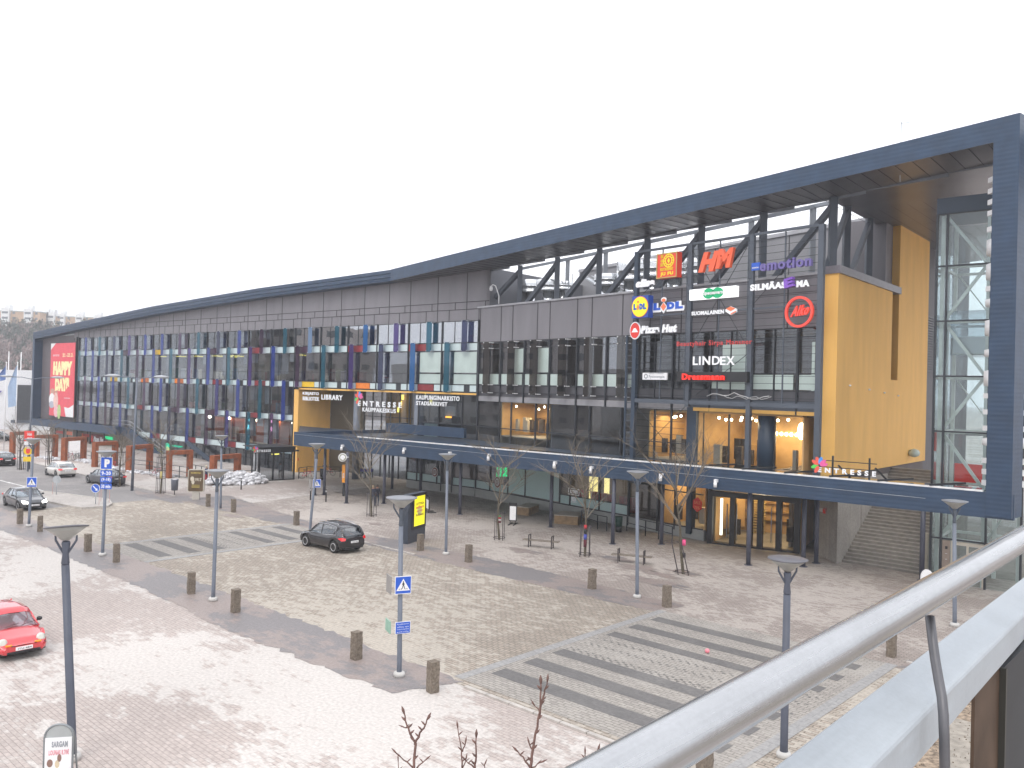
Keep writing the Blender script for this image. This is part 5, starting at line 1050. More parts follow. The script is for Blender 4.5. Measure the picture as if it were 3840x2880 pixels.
g=MB(); g.box(VB,vb-.2,vb+.1,.1,.6,2.9,3.05); g.k=1; g.box(VB,vb+.25,vb+.3,.1,.2,1.9,2.2); solo(g,'wall_camera',[M['black'],M['redp']],'small dark camera arm at the corner of the yellow pier','camera')
# outdoor steel stair on the left, running down from the blue beam
LS=Fr(L.P(0,1.25,0),L.u); ES=empty('steel_staircase',LS.P(-62,1,0),'blue sided open steel staircase descending behind the rust coloured arches','stairs')
zt_=3.0; a0,a1=-66.8,-51.0; zb=-.6
g=MB(); g.prism([LS.P(-66.8,-.95,1.95),LS.P(-66.8,-.95,3.02),LS.P(-64.6,-.95,3.02),LS.P(-52.6,-.95,-1.0),LS.P(-54.5,-.95,-1.4),LS.P(-64.8,-.95,1.7)],LS.m*.25); g.build('stringer',M['navy'],ES)
g=MB(); n=20
for i in range(n): s=-64.2+i*.58; z=2.75-i*.185; g.box(LS,s,s+.5,-3.2,-1.0,z,z+.06)
g.box(LS,-66.6,-64.1,-3.2,-.95,2.85,2.95); g.build('steps',M['galv'],ES)
g=MB()
for d in (-.85,-3.2):
    for h in (.5,1.0): g.tube([LS.P(-68.6,d,2.95+h),LS.P(-64.4,d,2.95+h),LS.P(-52.6,d,-.85+h)],.03,6)
    for i in range(8): s=-64.4+i*1.65; z=2.95-i*.53; g.tube([LS.P(s,d,z-.1),LS.P(s,d,z+1)],.025,5)
g.build('railing',M['galv'],ES)
g=MB(); g.bar(L.P(-48,1.0,2.0),L.P(-38.5,1.0,-1.2),.25,.5); bp(g,'stair_beam',M['navyflat'])
Z=Vector((0,0,1))
# ================================================================ LEFT BACKGROUND
WH=Fr((-40,158),(1,.12))
g=MB(); s0,zt=WH.q(-60,1384); s1,_=WH.q(190,1386); g.box(WH,s0,s1,-14,0,0,zt); root=empty('white_hall',WH.P((s0+s1)/2,0,0),'plain white hall building with a dark louvred wall at the far left','building'); g.build('wall',mat('white_wall',(.66,.67,.69),.7,0,.03,.5),root)
s0,z1=WH.q(60,1443,.2); s1,_=WH.q(160,1443,.2); _,z0=WH.q(60,1575,.2); g=MB()
g.k=0; g.box(WH,s0,s1,0,.2,z0,z1)
for i in range(26): g.box(WH,s0+.1,s1,.2,.28,z0+.2+i*(z1-z0-.4)/26,z0+.3+i*(z1-z0-.4)/26)
g.k=1; g.box(WH,s0-.6,s1,0,.5,z0-.5,z0)
g.build('louvred_wall',[mat('louvre_dark',(.06,.065,.075),.6),M['steel']],root)
g=MB(); a_,z1=WH.q(-6,1465,.2); b_,_=WH.q(8,1465,.2); _,z0=WH.q(-6,1484,.2); g.prism([WH.P(a_,.2,z1),WH.P(b_,.2,z1),WH.P(b_-.4,.2,(z0+z1)/2),WH.P(a_+.3,.2,z0)],WH.m*.1); g.build('emblem',[M['purp']],root)
# flagpoles
def flagpole(px,py,ptop,lab,flag=None,r=.07):
    p=gp(px,py); t=ray(px+(-2),ptop); h=HC+t.z*(p.y/t.y)
    root=empty('flagpole',p,lab,'flagpole','white flagpoles at the left edge'); g=MB(); g.tube([p,p+Z*h],[r,r*.6],8); g.lathe([(.02,h),(.11,h+.08),(.02,h+.2)],8,p); g.build('pole',M['white'],root)
    if flag:
        g=MB(); rows=[]
        for i in range(9):
            z=h-.2-i*(flag[1]/8); wd=flag[0]*(.18+.82*min(1,i/4))
            rows.append([p+Z*z+Vector((-wd*j/5,.12*math.sin(j*1.9+i*.5),-.25*j/5)) for j in range(6)])
        g.grid(rows); g.build('flag',mat(flag[2],flag[3],.8,0,.1,1),root)
flagpole(14,1696,1362,'white flagpole at the left edge with a small blue flag',(.8,1.9,'flag_blue',(.13,.20,.42)))
flagpole(56,1700,1362,'white flagpole with a long pale blue flag hanging beside it',(1.1,5.2,'flag_pale',(.34,.44,.60)),.08)
def farpole(px,ptop,Zd,lab):
    p=Vector(((px-1920)/FP*Zd,Zd,0)); t=ray(px,ptop); h=HC+t.z*(Zd/t.y); g=MB(); g.tube([p,p+Z*h],[.12,.09],6); solo(g,'flagpole',[M['white']],lab,'flagpole','white flagpoles at the left edge')
farpole(31,1317,175,'bare white pole rising behind the white hall, the left one of two'); farpole(77,1320,175,'bare white pole rising behind the white hall, nearer the blue building')
# ================================================================ CORTEN ARCHES
ar=[((46,1702),(118,1692),1637),((136,1717),(206,1713),1646),((240,1730),(312,1723),1660),((355,1751),(430,1745),1672),((484,1769),(560,1759),1687),((632,1793),(710,1788),1705),((798,1817),(881,1797),1723)]
al=['rust brown arch at the far left, partly behind the red board','rust brown arch behind the leftmost street lamp head','rust brown arch behind the white car, a bicycle at its foot','rust brown arch behind the blue parking sign','rust brown arch in front of the blue staircase stringer','rust brown arch framing the green ramp railing, right of the trash bin tree','rust brown arch nearest the low glass entrance, beside the snow heap']
for i,(pl,pr,yt) in enumerate(ar):
    a_=gp(*pl); b_=gp(*pr); fr=Fr(a_,(b_-a_).normalized()); ln=(b_-a_).length; _,zt=fr.q(pl[0],yt); zt=2.75
    if ln>3.6: fr=Fr(a_,((b_-a_).normalized()*.75+ST.u*.25).normalized()); ln=3.2
    g=MB(); w_=.42; g.prism([fr.P(-w_/2,-.3,0),fr.P(w_/2,-.3,0),fr.P(w_/2,-.3,zt-w_),fr.P(ln-w_/2,-.3,zt-w_),fr.P(ln-w_/2,-.3,0),fr.P(ln+w_/2,-.3,0),fr.P(ln+w_/2,-.3,zt),fr.P(-w_/2,-.3,zt)],fr.m*.6)
    solo(g,'steel_arch',[M['rust']],al[i],'arch','rust brown steel arches along the ramp',bevel=.02)
# railings along the sunken ramp
def railing(pts,h,name,lab,step=1.4,mt=None,bars=1,grp='dark railings by the shops'):
    g=MB()
    for i in range(len(pts)-1):
        p,q=pts[i],pts[i+1]; ln=(q-p).length; n=max(1,int(ln/step))
        for k in range(bars+1): g.tube([p+Z*(h*(1-.45*k)),q+Z*(h*(1-.45*k))],.03,6)
        for j in range(n+1): c=p.lerp(q,j/n); g.box(Fr((c.x,c.y),(1,0)),-.035,.035,-.035,.035,c.z,c.z+h)
    return solo(g,name,[mt or M['mull']],lab,'railing',grp)
gr_=mat('dark_green_rail',(.04,.06,.06),.5)
railing([gp(322,1722),gp(362,1732),gp(430,1742)],1.0,'railing','railing stretch between the rust arches behind the parking sign',mt=gr_)
railing([gp(500,1758),gp(560,1765),gp(625,1778)],1.0,'railing','railing stretch in the snow left of the tree with the yellow label',mt=gr_)
railing([gp(640,1787),gp(705,1796)],1.15,'railing','railing stretch seen through the rust arch by the trash bin',1.2,gr_,2)
railing([gp(712,1780),gp(800,1800),gp(880,1806),gp(955,1806)],1.1,'railing','railing stretch running to the low glass entrance',mt=gr_)
railing([gp(1120,1795)+Z*.0,gp(1150,1790),gp(1275,1790)],1.1,'railing','low dark railing in front of the yellow pier and the red bicycles',2.2)
railing([gp(2180,1965),gp(2240,1985),gp(2275,1992)],1.0,'railing','short dark handrail left of the green bin',1.5)
railing([gp(2350,1990),gp(2420,2010),gp(2520,2035)],1.05,'railing','dark railing in front of the lit shop windows',1.2)
# ================================================================ STREET LAMPS
def lamp_geo(parent,h,lean=(0,0),base=True,r=.085,dark=False,tilt=0):
    t=Vector((lean[0],lean[1],h))
    mp=M['lampgrey'] if not dark else mat('dark_lamp_paint',(.075,.085,.115),.5)
    g=MB(); g.tube([(0,0,0),t*.08,t-Z*1.1*(t.z/h)],[r*1.05,r,r*.92],14); g.build('post',mp,parent,local=True)
    c=t-Z*1.1
    g=MB(); g.lathe([(r*.8,0),(r*.95,.04),(r*.7,.3),(r*1.0,.55),(r*.8,.6)],14,c); 
    for sx_ in (-1,1): g.tube([c+Vector((0,0,.22)),c+Vector((.13*sx_,.02*sx_,.42)),c+Vector((.25*sx_,.03*sx_,.62)),c+Vector((.26*sx_,.03*sx_,.75))],[.035,.03,.028,.02],7)
    g.build('bracket',mp if dark else M['steel'],parent,local=True)
    g=MB(); g.lathe([(.1,.62),(.18,.7),(.36,.84),(.49,.93),(.48,.94),(.1,.94)],28,c); sh=g.build('lamp_shade',mat('milky_shade',(.33,.33,.31),.35,0,.03,4,coat=.3),parent,local=True)
    g=MB(); g.lathe([(.49,.925),(.525,.94),(.525,.965),(.4,.985),(.05,1.0)],28,c); ld=g.build('lid',mat('lid_grey',(.11,.11,.125),.4) if dark else mat('lid_light',(.20,.21,.23),.45),parent,local=True)
    if tilt:
        T_=Matrix.Translation(c+Z*.7)@Matrix.Rotation(R_(tilt),4,'X')@Matrix.Rotation(R_(tilt*.7),4,'Y')@Matrix.Translation(-c-Z*.7)
        sh.data.transform(T_); ld.data.transform(T_)
    if base: g=MB(); g.lathe([(.19,0),(.2,.1),(.17,.16),(.1,.17)],16,(0,0,0)); g.build('base_ring',mat('base_concrete',(.5,.49,.47),.8),parent,local=True)
def lamp(px,py,xt,yt,lab,base=True,dark=False,h=None,r=.085,tilt=0):
    p=gp(px,py); rt=ray(xt,yt); k=p.y/rt.y; top=Vector((rt.x*k,p.y,HC+rt.z*k)); root=empty('street_lamp',p,lab,'street lamp','dish shaped street lamps on the square'); lamp_geo(root,top.z,(top.x-p.x,0),base,r,dark,tilt); return root
lamp(799,2253,816,1752,'dish lamp left of the middle, standing between two granite bollards on the near side')
lp3=lamp(1497,2537,1507,1850,'dish lamp carrying the big blue pedestrian crossing sign')
lamp(2389,2242,2392,1757,'dish lamp on the far side, in front of the right bench')
lamp(1672,2080,1679,1694,'dish lamp behind the yellow advertising screen, in front of the brown cafe windows')
lamp(1160,2015,1189,1656,'dish lamp behind the black car, carrying a small crossing sign',False)
lamp(384,2084,400,1683,'dish lamp at the left carrying the blue parking sign')
lamp(827,1906,832,1627,'small distant dish lamp beside the snow heap',False)
lamp(3580,2349,3581,1866,'dish lamp in front of the blue end post, its foot seen between the rails')
lamp(108,1975,125,1638,'dish lamp at the far left carrying a crossing sign')
lamp(2939,2840,2955,2075,'dark dish lamp seen close on the right behind the steel handrail',True,True,r=.105)
lamp(272,2850,250,1955,'dark dish lamp seen close at the left, leaning slightly, beside the menu board',True,True,r=.105,tilt=-9)
g=MB(); p=gp(3474,2222); fr=Fr((p.x,p.y),(1,-.15)); g.box(fr,-.3,.3,-.05,.05,0,.75); g.prism([fr.P(.3*math.cos(math.pi*i/12),-.05,.75+.42*math.sin(math.pi*i/12)) for i in range(13)],fr.m*.1); g.k=1; g.box(fr,-.24,.24,.051,.055,.72,.74); g.box(fr,-.2,.2,.051,.055,.4,.6); solo(g,'info_board',[M['white'],mat('lettering_grey',(.3,.32,.35))],'small white round topped board beside the last canopy column','display board')
# tall street lights with two arms
def tall(px,py,xt,yt,dx,lab,hd):
    p=gp(px,py); rt=ray(xt,yt); k=p.y/rt.y; top=Vector((rt.x*k,p.y,HC+rt.z*k)); root=empty('street_light',p,lab,'street light','tall street lights with two arms')
    g=MB(); g.tube([p,top],[.13,.07],10); g.build('post',M['lampgrey'],root); d_=Vector(dx)
    for s_ in (-1,1):
        g=MB(); g.tube([top-Z*.15,top+d_*s_*.5+Z*.05,top+d_*s_+Z*.05],.04,6); g.build('arm',M['lampgrey'],root)
        e=top+d_*s_*1.25+Z*.12; u=d_.normalized()*s_; rows=[]
        for i in range(7):
            t=i/6; wd=.22*math.sin(math.pi*(t*.9+.08)); rows.append([e+u*(-.65+1.3*t)+Vector((-u.y,u.x,0))*wd*math.cos(q*math.pi/4)+Z*.14*math.sin(math.pi*(t*.9+.08))*math.sin(q*math.pi/4) for q in range(8)])
        g=MB(); g.grid(rows,closed=True); g.build('lamp_head',mat(hd,(.4,.42,.45),.4),root)
tall(495,1840,514,1416,(1.6,.3,0),'tall two armed street light right of the dark saloon car','head_grey')
tall(108,1760,121,1417,(1.9,.5,0),'tall two armed street light by the blue left end column','head_grey')
# ================================================================ ROAD SIGNS
def board(fr,s,z,w_,h,d=.0,t=.03,g=None,k=0):
    g.k=k; g.box(fr,s-w_/2,s+w_/2,d,d+t,z-h/2,z+h/2)
def crossing_sign(px,py,wpx,ax,ay,lab,u=(1,.35),back=True,low=None):
    """square blue crossing sign fixed to a post standing at ax, ay"""
    p=gp(ax,ay); fr=Fr((p.x,p.y),u); s,z=fr.q(px,py,.14); w_=abs(fr.q(px+wpx/2,py,.14)[0]-fr.q(px-wpx/2,py,.14)[0]); h=w_*1.05
    root=empty('crossing_sign',fr.P(s,.14,z-h/2),lab,'road sign','blue pedestrian crossing signs')
    g=MB(); board(fr,s,z,w_,h,.12,.02,g,1); board(fr,s,z,w_*.93,h*.93,.141,.004,g,0); g.k=1; T=w_*.42
    g.prism([fr.P(s-T,.147,z-T*.78),fr.P(s+T,.147,z-T*.78),fr.P(s,.147,z+T*.9)],fr.m*.004); g.k=2; u_=w_
    D_=.153
    def q(pts): g.prism([fr.P(s+x*u_,D_,z+y*u_) for x,y in pts],fr.m*.004)
    disc(g,fr,D_,s+.0*u_,z+.205*u_,.028*u_,.034*u_,.004,10)
    q([(-.035,.165),(.035,.165),(.045,-.02),(-.03,-.02)]); q([(-.03,.15),(-.085,.02),(-.065,.01),(-.01,.11)]); q([(.03,.15),(.085,.03),(.068,.015),(.015,.11)])
    q([(-.03,-.01),(.01,-.01),(-.06,-.22),(-.1,-.22)]); q([(.0,-.01),(.045,-.01),(.1,-.19),(.07,-.21)])
    for i in (-2,-1,0,1,2): q([(i*.125-.03,-.25),(i*.125+.02,-.25),(i*.11+.01,-.3+.1),(i*.11-.03,-.3+.1)]) if abs(i)>0 else None
    g.build('front_panel',[M['signblue'],M['white'],M['black']],root)
    g=MB(); g.k=0
    if back: f2=Fr((p.x,p.y),(.35,1)); s2_,z2=0,z; g.box(fr,s-w_*.75,s-w_*.68,-.75*w_,.1,z-h/2,z+h/2); 
    g.box(fr,s-.12,s+.12,-.06,.12,z-.05,z+.0); g.box(fr,s-.12,s+.12,-.06,.12,z+.2,z+.24); g.build('rear_panel',mat('sign_back',(.3,.29,.28),.5,.3),root)
    return fr,s,z,w_
fr,s,z,w_=crossing_sign(1512,2194,61,1497,2537,'large blue pedestrian crossing sign on the lamp post in front of the road',(1,.45))
g=MB(); s,z=fr.q(1511,2354,.16); g.k=0; board(fr,s,z,.52,.4,.13,.02,g,1); board(fr,s,z,.49,.37,.151,.004,g,0); g.k=1
for i,t in enumerate(('Pysäköinti','sallittu vain','merkityillä','paikoilla')): lettering(g,fr,.156,t,s-.2,s+.2,z+.09-i*.085,z+.145-i*.085,.002,0)
g.k=2; g.box(fr,s-.42,s-.38,-.5,.05,z-.2,z+.2); sign_=solo(g,'info_plate',[M['signblue'],M['white'],mat('green_plate',(.25,.42,.33),.5)],'small blue plate with white text below the large crossing sign','sign')
crossing_sign(1188,1813,30,1160,2015,'small blue pedestrian crossing sign above the black car',(1,.5))
crossing_sign(119,1808,38,108,1975,'blue pedestrian crossing sign at the far left above the dark oncoming car',(1,.15),False)
# parking signs
p=gp(384,2084); fr=Fr((p.x,p.y),(1,.1)); s,z=fr.q(399,1737,.13); g=MB(); board(fr,s,z,.62,.68,.1,.02,g,1); board(fr,s,z,.57,.63,.121,.004,g,0); g.k=1; lettering(g,fr,.126,'P',s-.1,s+.18,z-.22,z+.22,.003,.04)
for i in range(3): board(fr,s,z-.55-i*.36,.6,.3,.1,.02,g,0); g.k=1; lettering(g,fr,.121,('9-20','(9-18)','30 min')[i],s-.24,s+.24,z-.65-i*.36,z-.45-i*.36,.003,.02)
solo(g,'parking_sign',[M['signblue'],M['white']],'blue parking sign with three time plates on the left dish lamp','road sign')
# round keep right sign and the grey back of another on the island
def post_sign(px,py,cx,cy,rpx,lab,front):
    p=gp(px,py); fr=Fr((p.x,p.y),(1,-.05) if front else (1,.2)); s,z=fr.q(cx,cy,.05); r=abs(fr.q(cx+rpx,cy,.05)[0]-s); root=empty('road_sign',p,lab,'road sign')
    g=MB(); g.tube([p,p+Z*(z+.1)],.035,8); g.lathe([(.12,0),(.12,.03)],10,p); g.build('post',M['galv'],root); g=MB(); g.k=0; disc(g,fr,.05,s,z,r,r,.02)
    if front:
        g.k=1; disc(g,fr,.071,s,z,r*.92,r*.92,.003); g.k=0; c=math.cos; a_=R_(-45)
        q=lambda x,y:fr.P(s+(x*math.cos(a_)-y*math.sin(a_))*r,.076,z+(x*math.sin(a_)+y*math.cos(a_))*r)
        g.prism([q(-.7,-.11),(q(.25,-.11)),q(.25,-.36),q(.75,0),q(.25,.36),q(.25,.11),q(-.7,.11)],fr.m*.003); g.build('disc',[M['white'],M['signblue']],root)
    else: g.build('disc',[mat('sign_back_light',(.42,.44,.46),.45,.3)],root)
post_sign(358,1896,358,1831,16.5,'round blue keep right arrow sign on the traffic island',True)
post_sign(211,1860,214,1798,16,'grey back of a round sign at the upper end of the traffic island',False)
g=MB()
for x,y in ((197,1859),(371,1900),(410,1890),(378,1886)): p=gp(x,y); g.tube([p,p+Z*1.1],.012,4)
struct(g,'snow_marker_canes',mat('pale_red_cane',(.6,.25,.22),.6),'stuff')
# red letting board with yellow signs beneath
p=gp(104,1768); fr=Fr((p.x,p.y),(1,.35)); s0,z1=fr.q(92,1616,.1); s1,_=fr.q(129,1618,.1); _,z0=fr.q(92,1654,.1); root=empty('letting_board',p,'red board with white VARAA lines above yellow round signs, far left','sign')
g=MB(); g.box(fr,s0,s1,.05,.15,z0,z1); g.k=1
for i,t in enumerate(('VARAA','AIKASI','KIRJASTO','VUOKRATAAN')): lettering(g,fr,.151,t,s0+.25,s1-.2,z1-.5-i*.45,z1-.18-i*.45,.01,.02)
g.box(fr,s0,s1,.05,.14,z0-.4,z0-.02); g.build('board',[M['redp'],M['white']],root)
g=MB(); g.tube([p,p+Z*z1],.09,8); g.build('post',M['lampgrey'],root)
g=MB(); disc(g,fr,.1,0,z0-1.0,.42,.42,.03); g.k=1; disc(g,fr,.131,0,z0-1.0,.2,.3,.01); g.k=0; g.box(fr,-.42,.42,.1,.13,z0-2.1,z0-1.6); g.build('yellow_signs',[mat('sign_yellow',(.8,.55,.02),.5),M['redp']],root)
# ================================================================ BOLLARDS
bl=[(74,1964),(150,1993),(329,2068),(436,2108),(716,2226),(883,2296),(1335,2472),(1622,2594),(780,1899),(875,1921),(1111,1970),(1576,2065),(1757,2108),(2220,2208),(2500,2276),(3342,2462),(2640,2960)]
bn=['left of the crossing sign post, behind the dark oncoming car','first one right of the far left crossing sign post','left of the near end of the distant crossing','right of the left dish lamp foot','left of the middle near lamp','right of the middle near lamp foot','left of the lamp with the big crossing sign','largest, right of the lamp with the big crossing sign','right of the brown poster stand','between the poster stand and the black car, far side','just left of the black car','at the foot of the yellow screen','right of the thin lamp behind the yellow screen','left of the lamp by the right bench','at the left end of the wide crossing, far side','under the steel handrail on the right','cut off below the handrail at the bottom edge']
def bollard(root,seed):
    rr=random.Random(seed); g=MB(); rows=[]
    for i in range(9):
        z=.98*i/8; w_=.155*(1-.03*i/8); ring_=[]
        for sx_,sy_ in ((-1,-1),(0,-1),(1,-1),(1,0),(1,1),(0,1),(-1,1),(-1,0)): ring_.append((sx_*w_+rr.uniform(-.012,.012),sy_*w_+rr.uniform(-.012,.012),z+rr.uniform(-.01,.01)*(0<i<8)))
        rows.append(ring_)
    g.grid(rows,closed=True,smooth=False); g.poly(rows[-1]); g.poly(rows[0],rev=True); return g
for i,(x,y) in enumerate(bl):
    g=bollard(None,i); o=g.build('granite_bollard',M['granite']); o.location=gp(x,y); o.rotation_euler.z=random.Random(i).uniform(.5,.9); tag(o,'rough granite bollard, '+bn[i],'bollard','granite bollards edging the road')
for i,(x,y,l) in enumerate(((1164,1875,'black post with two white rings left of the small crossing sign'),(1222,1882,'black post with two white rings right of the small crossing sign'),(904,1836,'black post with white ring beside the snow heap'))):
    g=MB(); g.lathe([(.06,0),(.06,1.0),(.05,1.03)],12); g.k=1; g.lathe([(.063,.82),(.063,.87)],12); g.lathe([(.063,.92),(.063,.95)],12); o=g.build('steel_bollard',[M['black'],M['white']]); o.location=gp(x,y); tag(o,l,'bollard','black steel posts')
# ================================================================ TREES
def bare_tree(px,py,h,lab,seed,crown=1.0,guard='upright',bands=(),lean=0,trunk=.07,twn=5,low=.38):
    p=gp(px,py); rr=random.Random(seed); root=empty('young_tree',p,lab,'tree','bare young trees on the pavement')
    t=MB(); c=MB()
    def grow(b,d,ln,r,lv):
        n=4; pts=[b]; dd=d.copy()
        for i in range(n):
            dd=(dd+Vector((rr.uniform(-.13,.13),rr.uniform(-.13,.13),rr.uniform(-.02,.12)))).normalized(); pts.append(pts[-1]+dd*ln/n)
        (t if lv<1 else c).tube(pts,[r*(1-.16*i) for i in range(n+1)],6 if lv<2 else 3,False)
        if lv>=3: return
        k={0:10,1:6,2:4}[lv]
        for i in range(k):
            f=rr.uniform(.25,1) if lv else rr.uniform(low,1); j=min(int(f*n),n-1); q=pts[j].lerp(pts[j+1],f*n-j)
            a=rr.uniform(0,6.28) if lv else i*2.4+rr.uniform(-.4,.4); o=Vector((math.cos(a),math.sin(a),0)); sp_=rr.uniform(.5,.95); nd=(dd*(1-.3*sp_)+o*sp_).normalized(); nd.z=max(nd.z,.15)
            grow(q,nd.normalized(),ln*rr.uniform(.38,.6)*(crown if lv==0 else 1),r*(.5 if lv else .42),lv+1)
    grow(p,Vector((lean,0,1)).normalized(),h*.78,trunk,0)
    t.build('trunk',M['bark'],root); c.build('crown',mat('twig_pale',(.19,.16,.125),.85,0,.25,8),root)
    if guard:
        g=MB(); n=4 if guard=='upright' else 4; gh=1.35 if guard!='tall' else 2.4
        for i in range(6 if guard=='tall' else 4):
            a=i*2*math.pi/(6 if guard=='tall' else 4)+.6; r0=.38; tx=lean*gh*.9; tw=-.12 if guard=='leaning' else 0
            b_=p+Vector((math.cos(a)*r0,math.sin(a)*r0,0)); e=p+Vector((math.cos(a)*r0*.95+tw*6*.6,math.sin(a)*r0*.95,gh*1.35)); g.tube([b_,e],.022,5)
        for hh_ in ((.15,gh*1.28) if guard!='tall' else (.12,1.3,2.0,3.1)):
            f=hh_/(gh*1.35); cc=p+Vector(((-.72*f if guard=='leaning' else 0),0,hh_)); pts=[cc+Vector((math.cos(a)*.38,math.sin(a)*.38,0)) for a in [k*math.pi/6 for k in range(13)]]; g.tube(pts,.018,4,False)
        g.build('tree_guard',mat('guard_brown',(.055,.045,.05),.6),root)
    for (z0,z1,mt_) in bands: g=MB(); g.lathe([(trunk*1.18,z0),(trunk*1.2,(z0+z1)/2),(trunk*1.12,z1)],12,p); g.build('knitted_band',mt_,root)
kr=mat('knit_red',(.5,.05,.06),.95); kb=mat('knit_blue',(.08,.1,.4),.95); kd=mat('knit_dark',(.12,.03,.04),.95); kp=mat('knit_pink',(.75,.1,.25),.95); kw=mat('knit_white',(.6,.6,.58),.95); kg=mat('knit_green',(.1,.25,.08),.95)
bare_tree(1393,1937,6.6,'bare young tree in front of the main entrance, two people behind it',3,1.15,trunk=.09,low=.33)
bare_tree(1872,2024,6.4,'bare young tree behind the green lit sign, striped knitted bands on its stem',14,1.0,bands=((1.25,1.32,kw),(1.36,1.44,kr),(1.5,1.56,kg),(1.1,1.2,kd)),trunk=.08)
bare_tree(2193,2086,6.6,'bare young tree with blue and red knitted bands right of the left bench',27,1.0,bands=((1.0,1.3,kb),(.55,.98,kd),(1.35,1.6,M['black']),(1.62,1.85,kr)),trunk=.08)
bare_tree(2562,2153,6.6,'bare young tree with a pink knitted band and a leaning guard',31,1.1,'leaning',bands=((1.55,1.85,kp),(.9,1.15,M['black'])),lean=-.02,trunk=.085)
bare_tree(602,1851,6.2,'bare tree with a yellow label inside a tall dark guard, left of the bin',40,.8,'tall',bands=((1.3,1.9,mat('label_yellow',(.6,.5,.2),.8)),),trunk=.08)
bare_tree(450,1825,6.0,'bare tree in a tall guard right behind the dark saloon car',41,.8,'tall',trunk=.08)
bare_tree(185,1765,5.6,'bare tree in a guard left of the white car',42,.8,'tall',trunk=.08)
bare_tree(80,1762,5.6,'bare tree in a guard left of the red letting board post',43,.8,'tall',trunk=.08)
# shrub tree under the bridge, only its upper shoots are in view
def shoot_tree():
    root=empty('twig_tree',(-.3,5.2,0),'reddish bare twigs with buds rising at the bottom edge in front of the camera','tree'); t=MB(); c=MB(); b=Vector((-.3,5.2,0)); top=Vector((-.25,5.0,6.6)); t.tube([b,b.lerp(top,.5)+Vector((.05,0,0)),top],[.09,.07,.05],10); t.build('trunk',M['bark'],root)
    rr=random.Random(4)
    def at(x,y,Zd): r=ray(x,y); return Vector((r.x*Zd,r.y*Zd,HC+r.z*Zd))
    def shoot(pts,Zd,r):
        P_=[at(x,y,Zd) for x,y in pts]; n=len(P_); Q=[]
        for i in range(n-1):
            for j in range(3): Q.append(P_[i].lerp(P_[i+1],j/3)+Vector((rr.uniform(-.004,.004),0,rr.uniform(-.004,.004))))
        Q.append(P_[-1]); m_=len(Q); c.tube(Q,[r*(1-.55*i/(m_-1)) for i in range(m_)],6)
        for i in range(2,m_-1,2):
            d_=(Q[i+1]-Q[i-1]).normalized(); o=Vector((rr.choice([-1,1])*.012,0,.012)); c.tube([Q[i],Q[i]+o,Q[i]+o*1.9],[r*.55,r*.75,r*.15],5)
        e=Q[-1]; d_=(Q[-1]-Q[-2]).normalized(); c.tube([e-d_*.01,e+d_*.012,e+d_*.035],[r*.6,r*1.1,r*.2],6)
    for pts,Zd,r in (([(1551,2960),(1557,2790),(1540,2750),(1525,2720),(1514,2670)],4.6,.0085),([(1557,2792),(1575,2750),(1595,2720),(1605,2692)],4.6,.007),([(1551,2880),(1516,2850),(1484,2822)],4.6,.005),([(1560,2880),(1598,2848)],4.6,.005),([(1535,2727),(1515,2727)],4.6,.004),
        ([(1738,2960),(1733,2880),(1731,2812),(1716,2724)],4.8,.006),([(1733,2818),(1746,2782)],4.8,.005),([(1735,2880),(1748,2845)],4.8,.004),([(1776,2960),(1780,2880),(1786,2840),(1786,2758)],4.5,.008),([(1781,2880),(1745,2850)],4.5,.005),
        ([(1980,2960),(1990,2880),(1999,2810),(2014,2725),(2026,2640),(2028,2556)],4.4,.009),([(2022,2680),(2040,2600),(2053,2550)],4.4,.0065),([(1998,2815),(1984,2786)],4.4,.005),([(1990,2880),(1960,2840),(1938,2815)],4.4,.006),([(1992,2880),(2030,2858)],4.4,.005),([(2024,2670),(2003,2642)],4.4,.004),
        ([(2200,2930),(2198,2860),(2194,2822)],4.2,.0045),([(2215,2920),(2230,2850),(2243,2812)],4.2,.0055),([(1492,2960),(1493,2850)],4.7,.004),([(1850,2960),(1820,2880),(1818,2866)],4.6,.004)):
        shoot(pts,Zd,r)
    for x,Zd in ((1551,4.6),(1738,4.8),(1776,4.5),(1980,4.4),(2200,4.2),(2215,4.2),(1492,4.7),(1850,4.6)): c.tube([top,top.lerp(at(x,2960,Zd),.5)+Vector((0,0,-.1)),at(x,2958,Zd)],[.02,.012,.008],6)
    c.build('twigs',mat('reddish_twig',(.17,.10,.085),.8,0,.35,30),root)
shoot_tree()
# ================================================================ BENCHES, PLATFORMS, BOARDS, BINS
def bench(c,u,lab):
    root=empty('park_bench',c,lab,'bench','park benches on the square'); fr=Fr((c.x,c.y),u); g=MB()
    for i in range(4): g.box(fr,-1.15,1.15,-.22+i*.115,-.13+i*.115,.42,.47)
    g.build('seat',mat('bench_boards',(.20,.17,.14),.8,0,.25,5),root)
    for s_ in (-.75,.72):
        g=MB(); 
        for d in (-.2,.2): g.box(fr,s_-.03,s_+.03,d-.03,d+.03,0,.72)
        g.box(fr,s_-.03,s_+.03,-.23,.23,.72,.78); g.box(fr,s_-.03,s_+.03,-.17,.17,.36,.41); g.build('leg_frame',mat('bench_steel',(.06,.05,.05),.5),root)
bench((gp(1985,2050)+gp(2073,2058))/2,(1,-.35),'low bench with two armrests left of the blue banded tree')
bench((gp(2312,2105)+gp(2425,2120))/2,(1,-.35),'low bench with two armrests behind the far lamp, right of the blue banded tree')
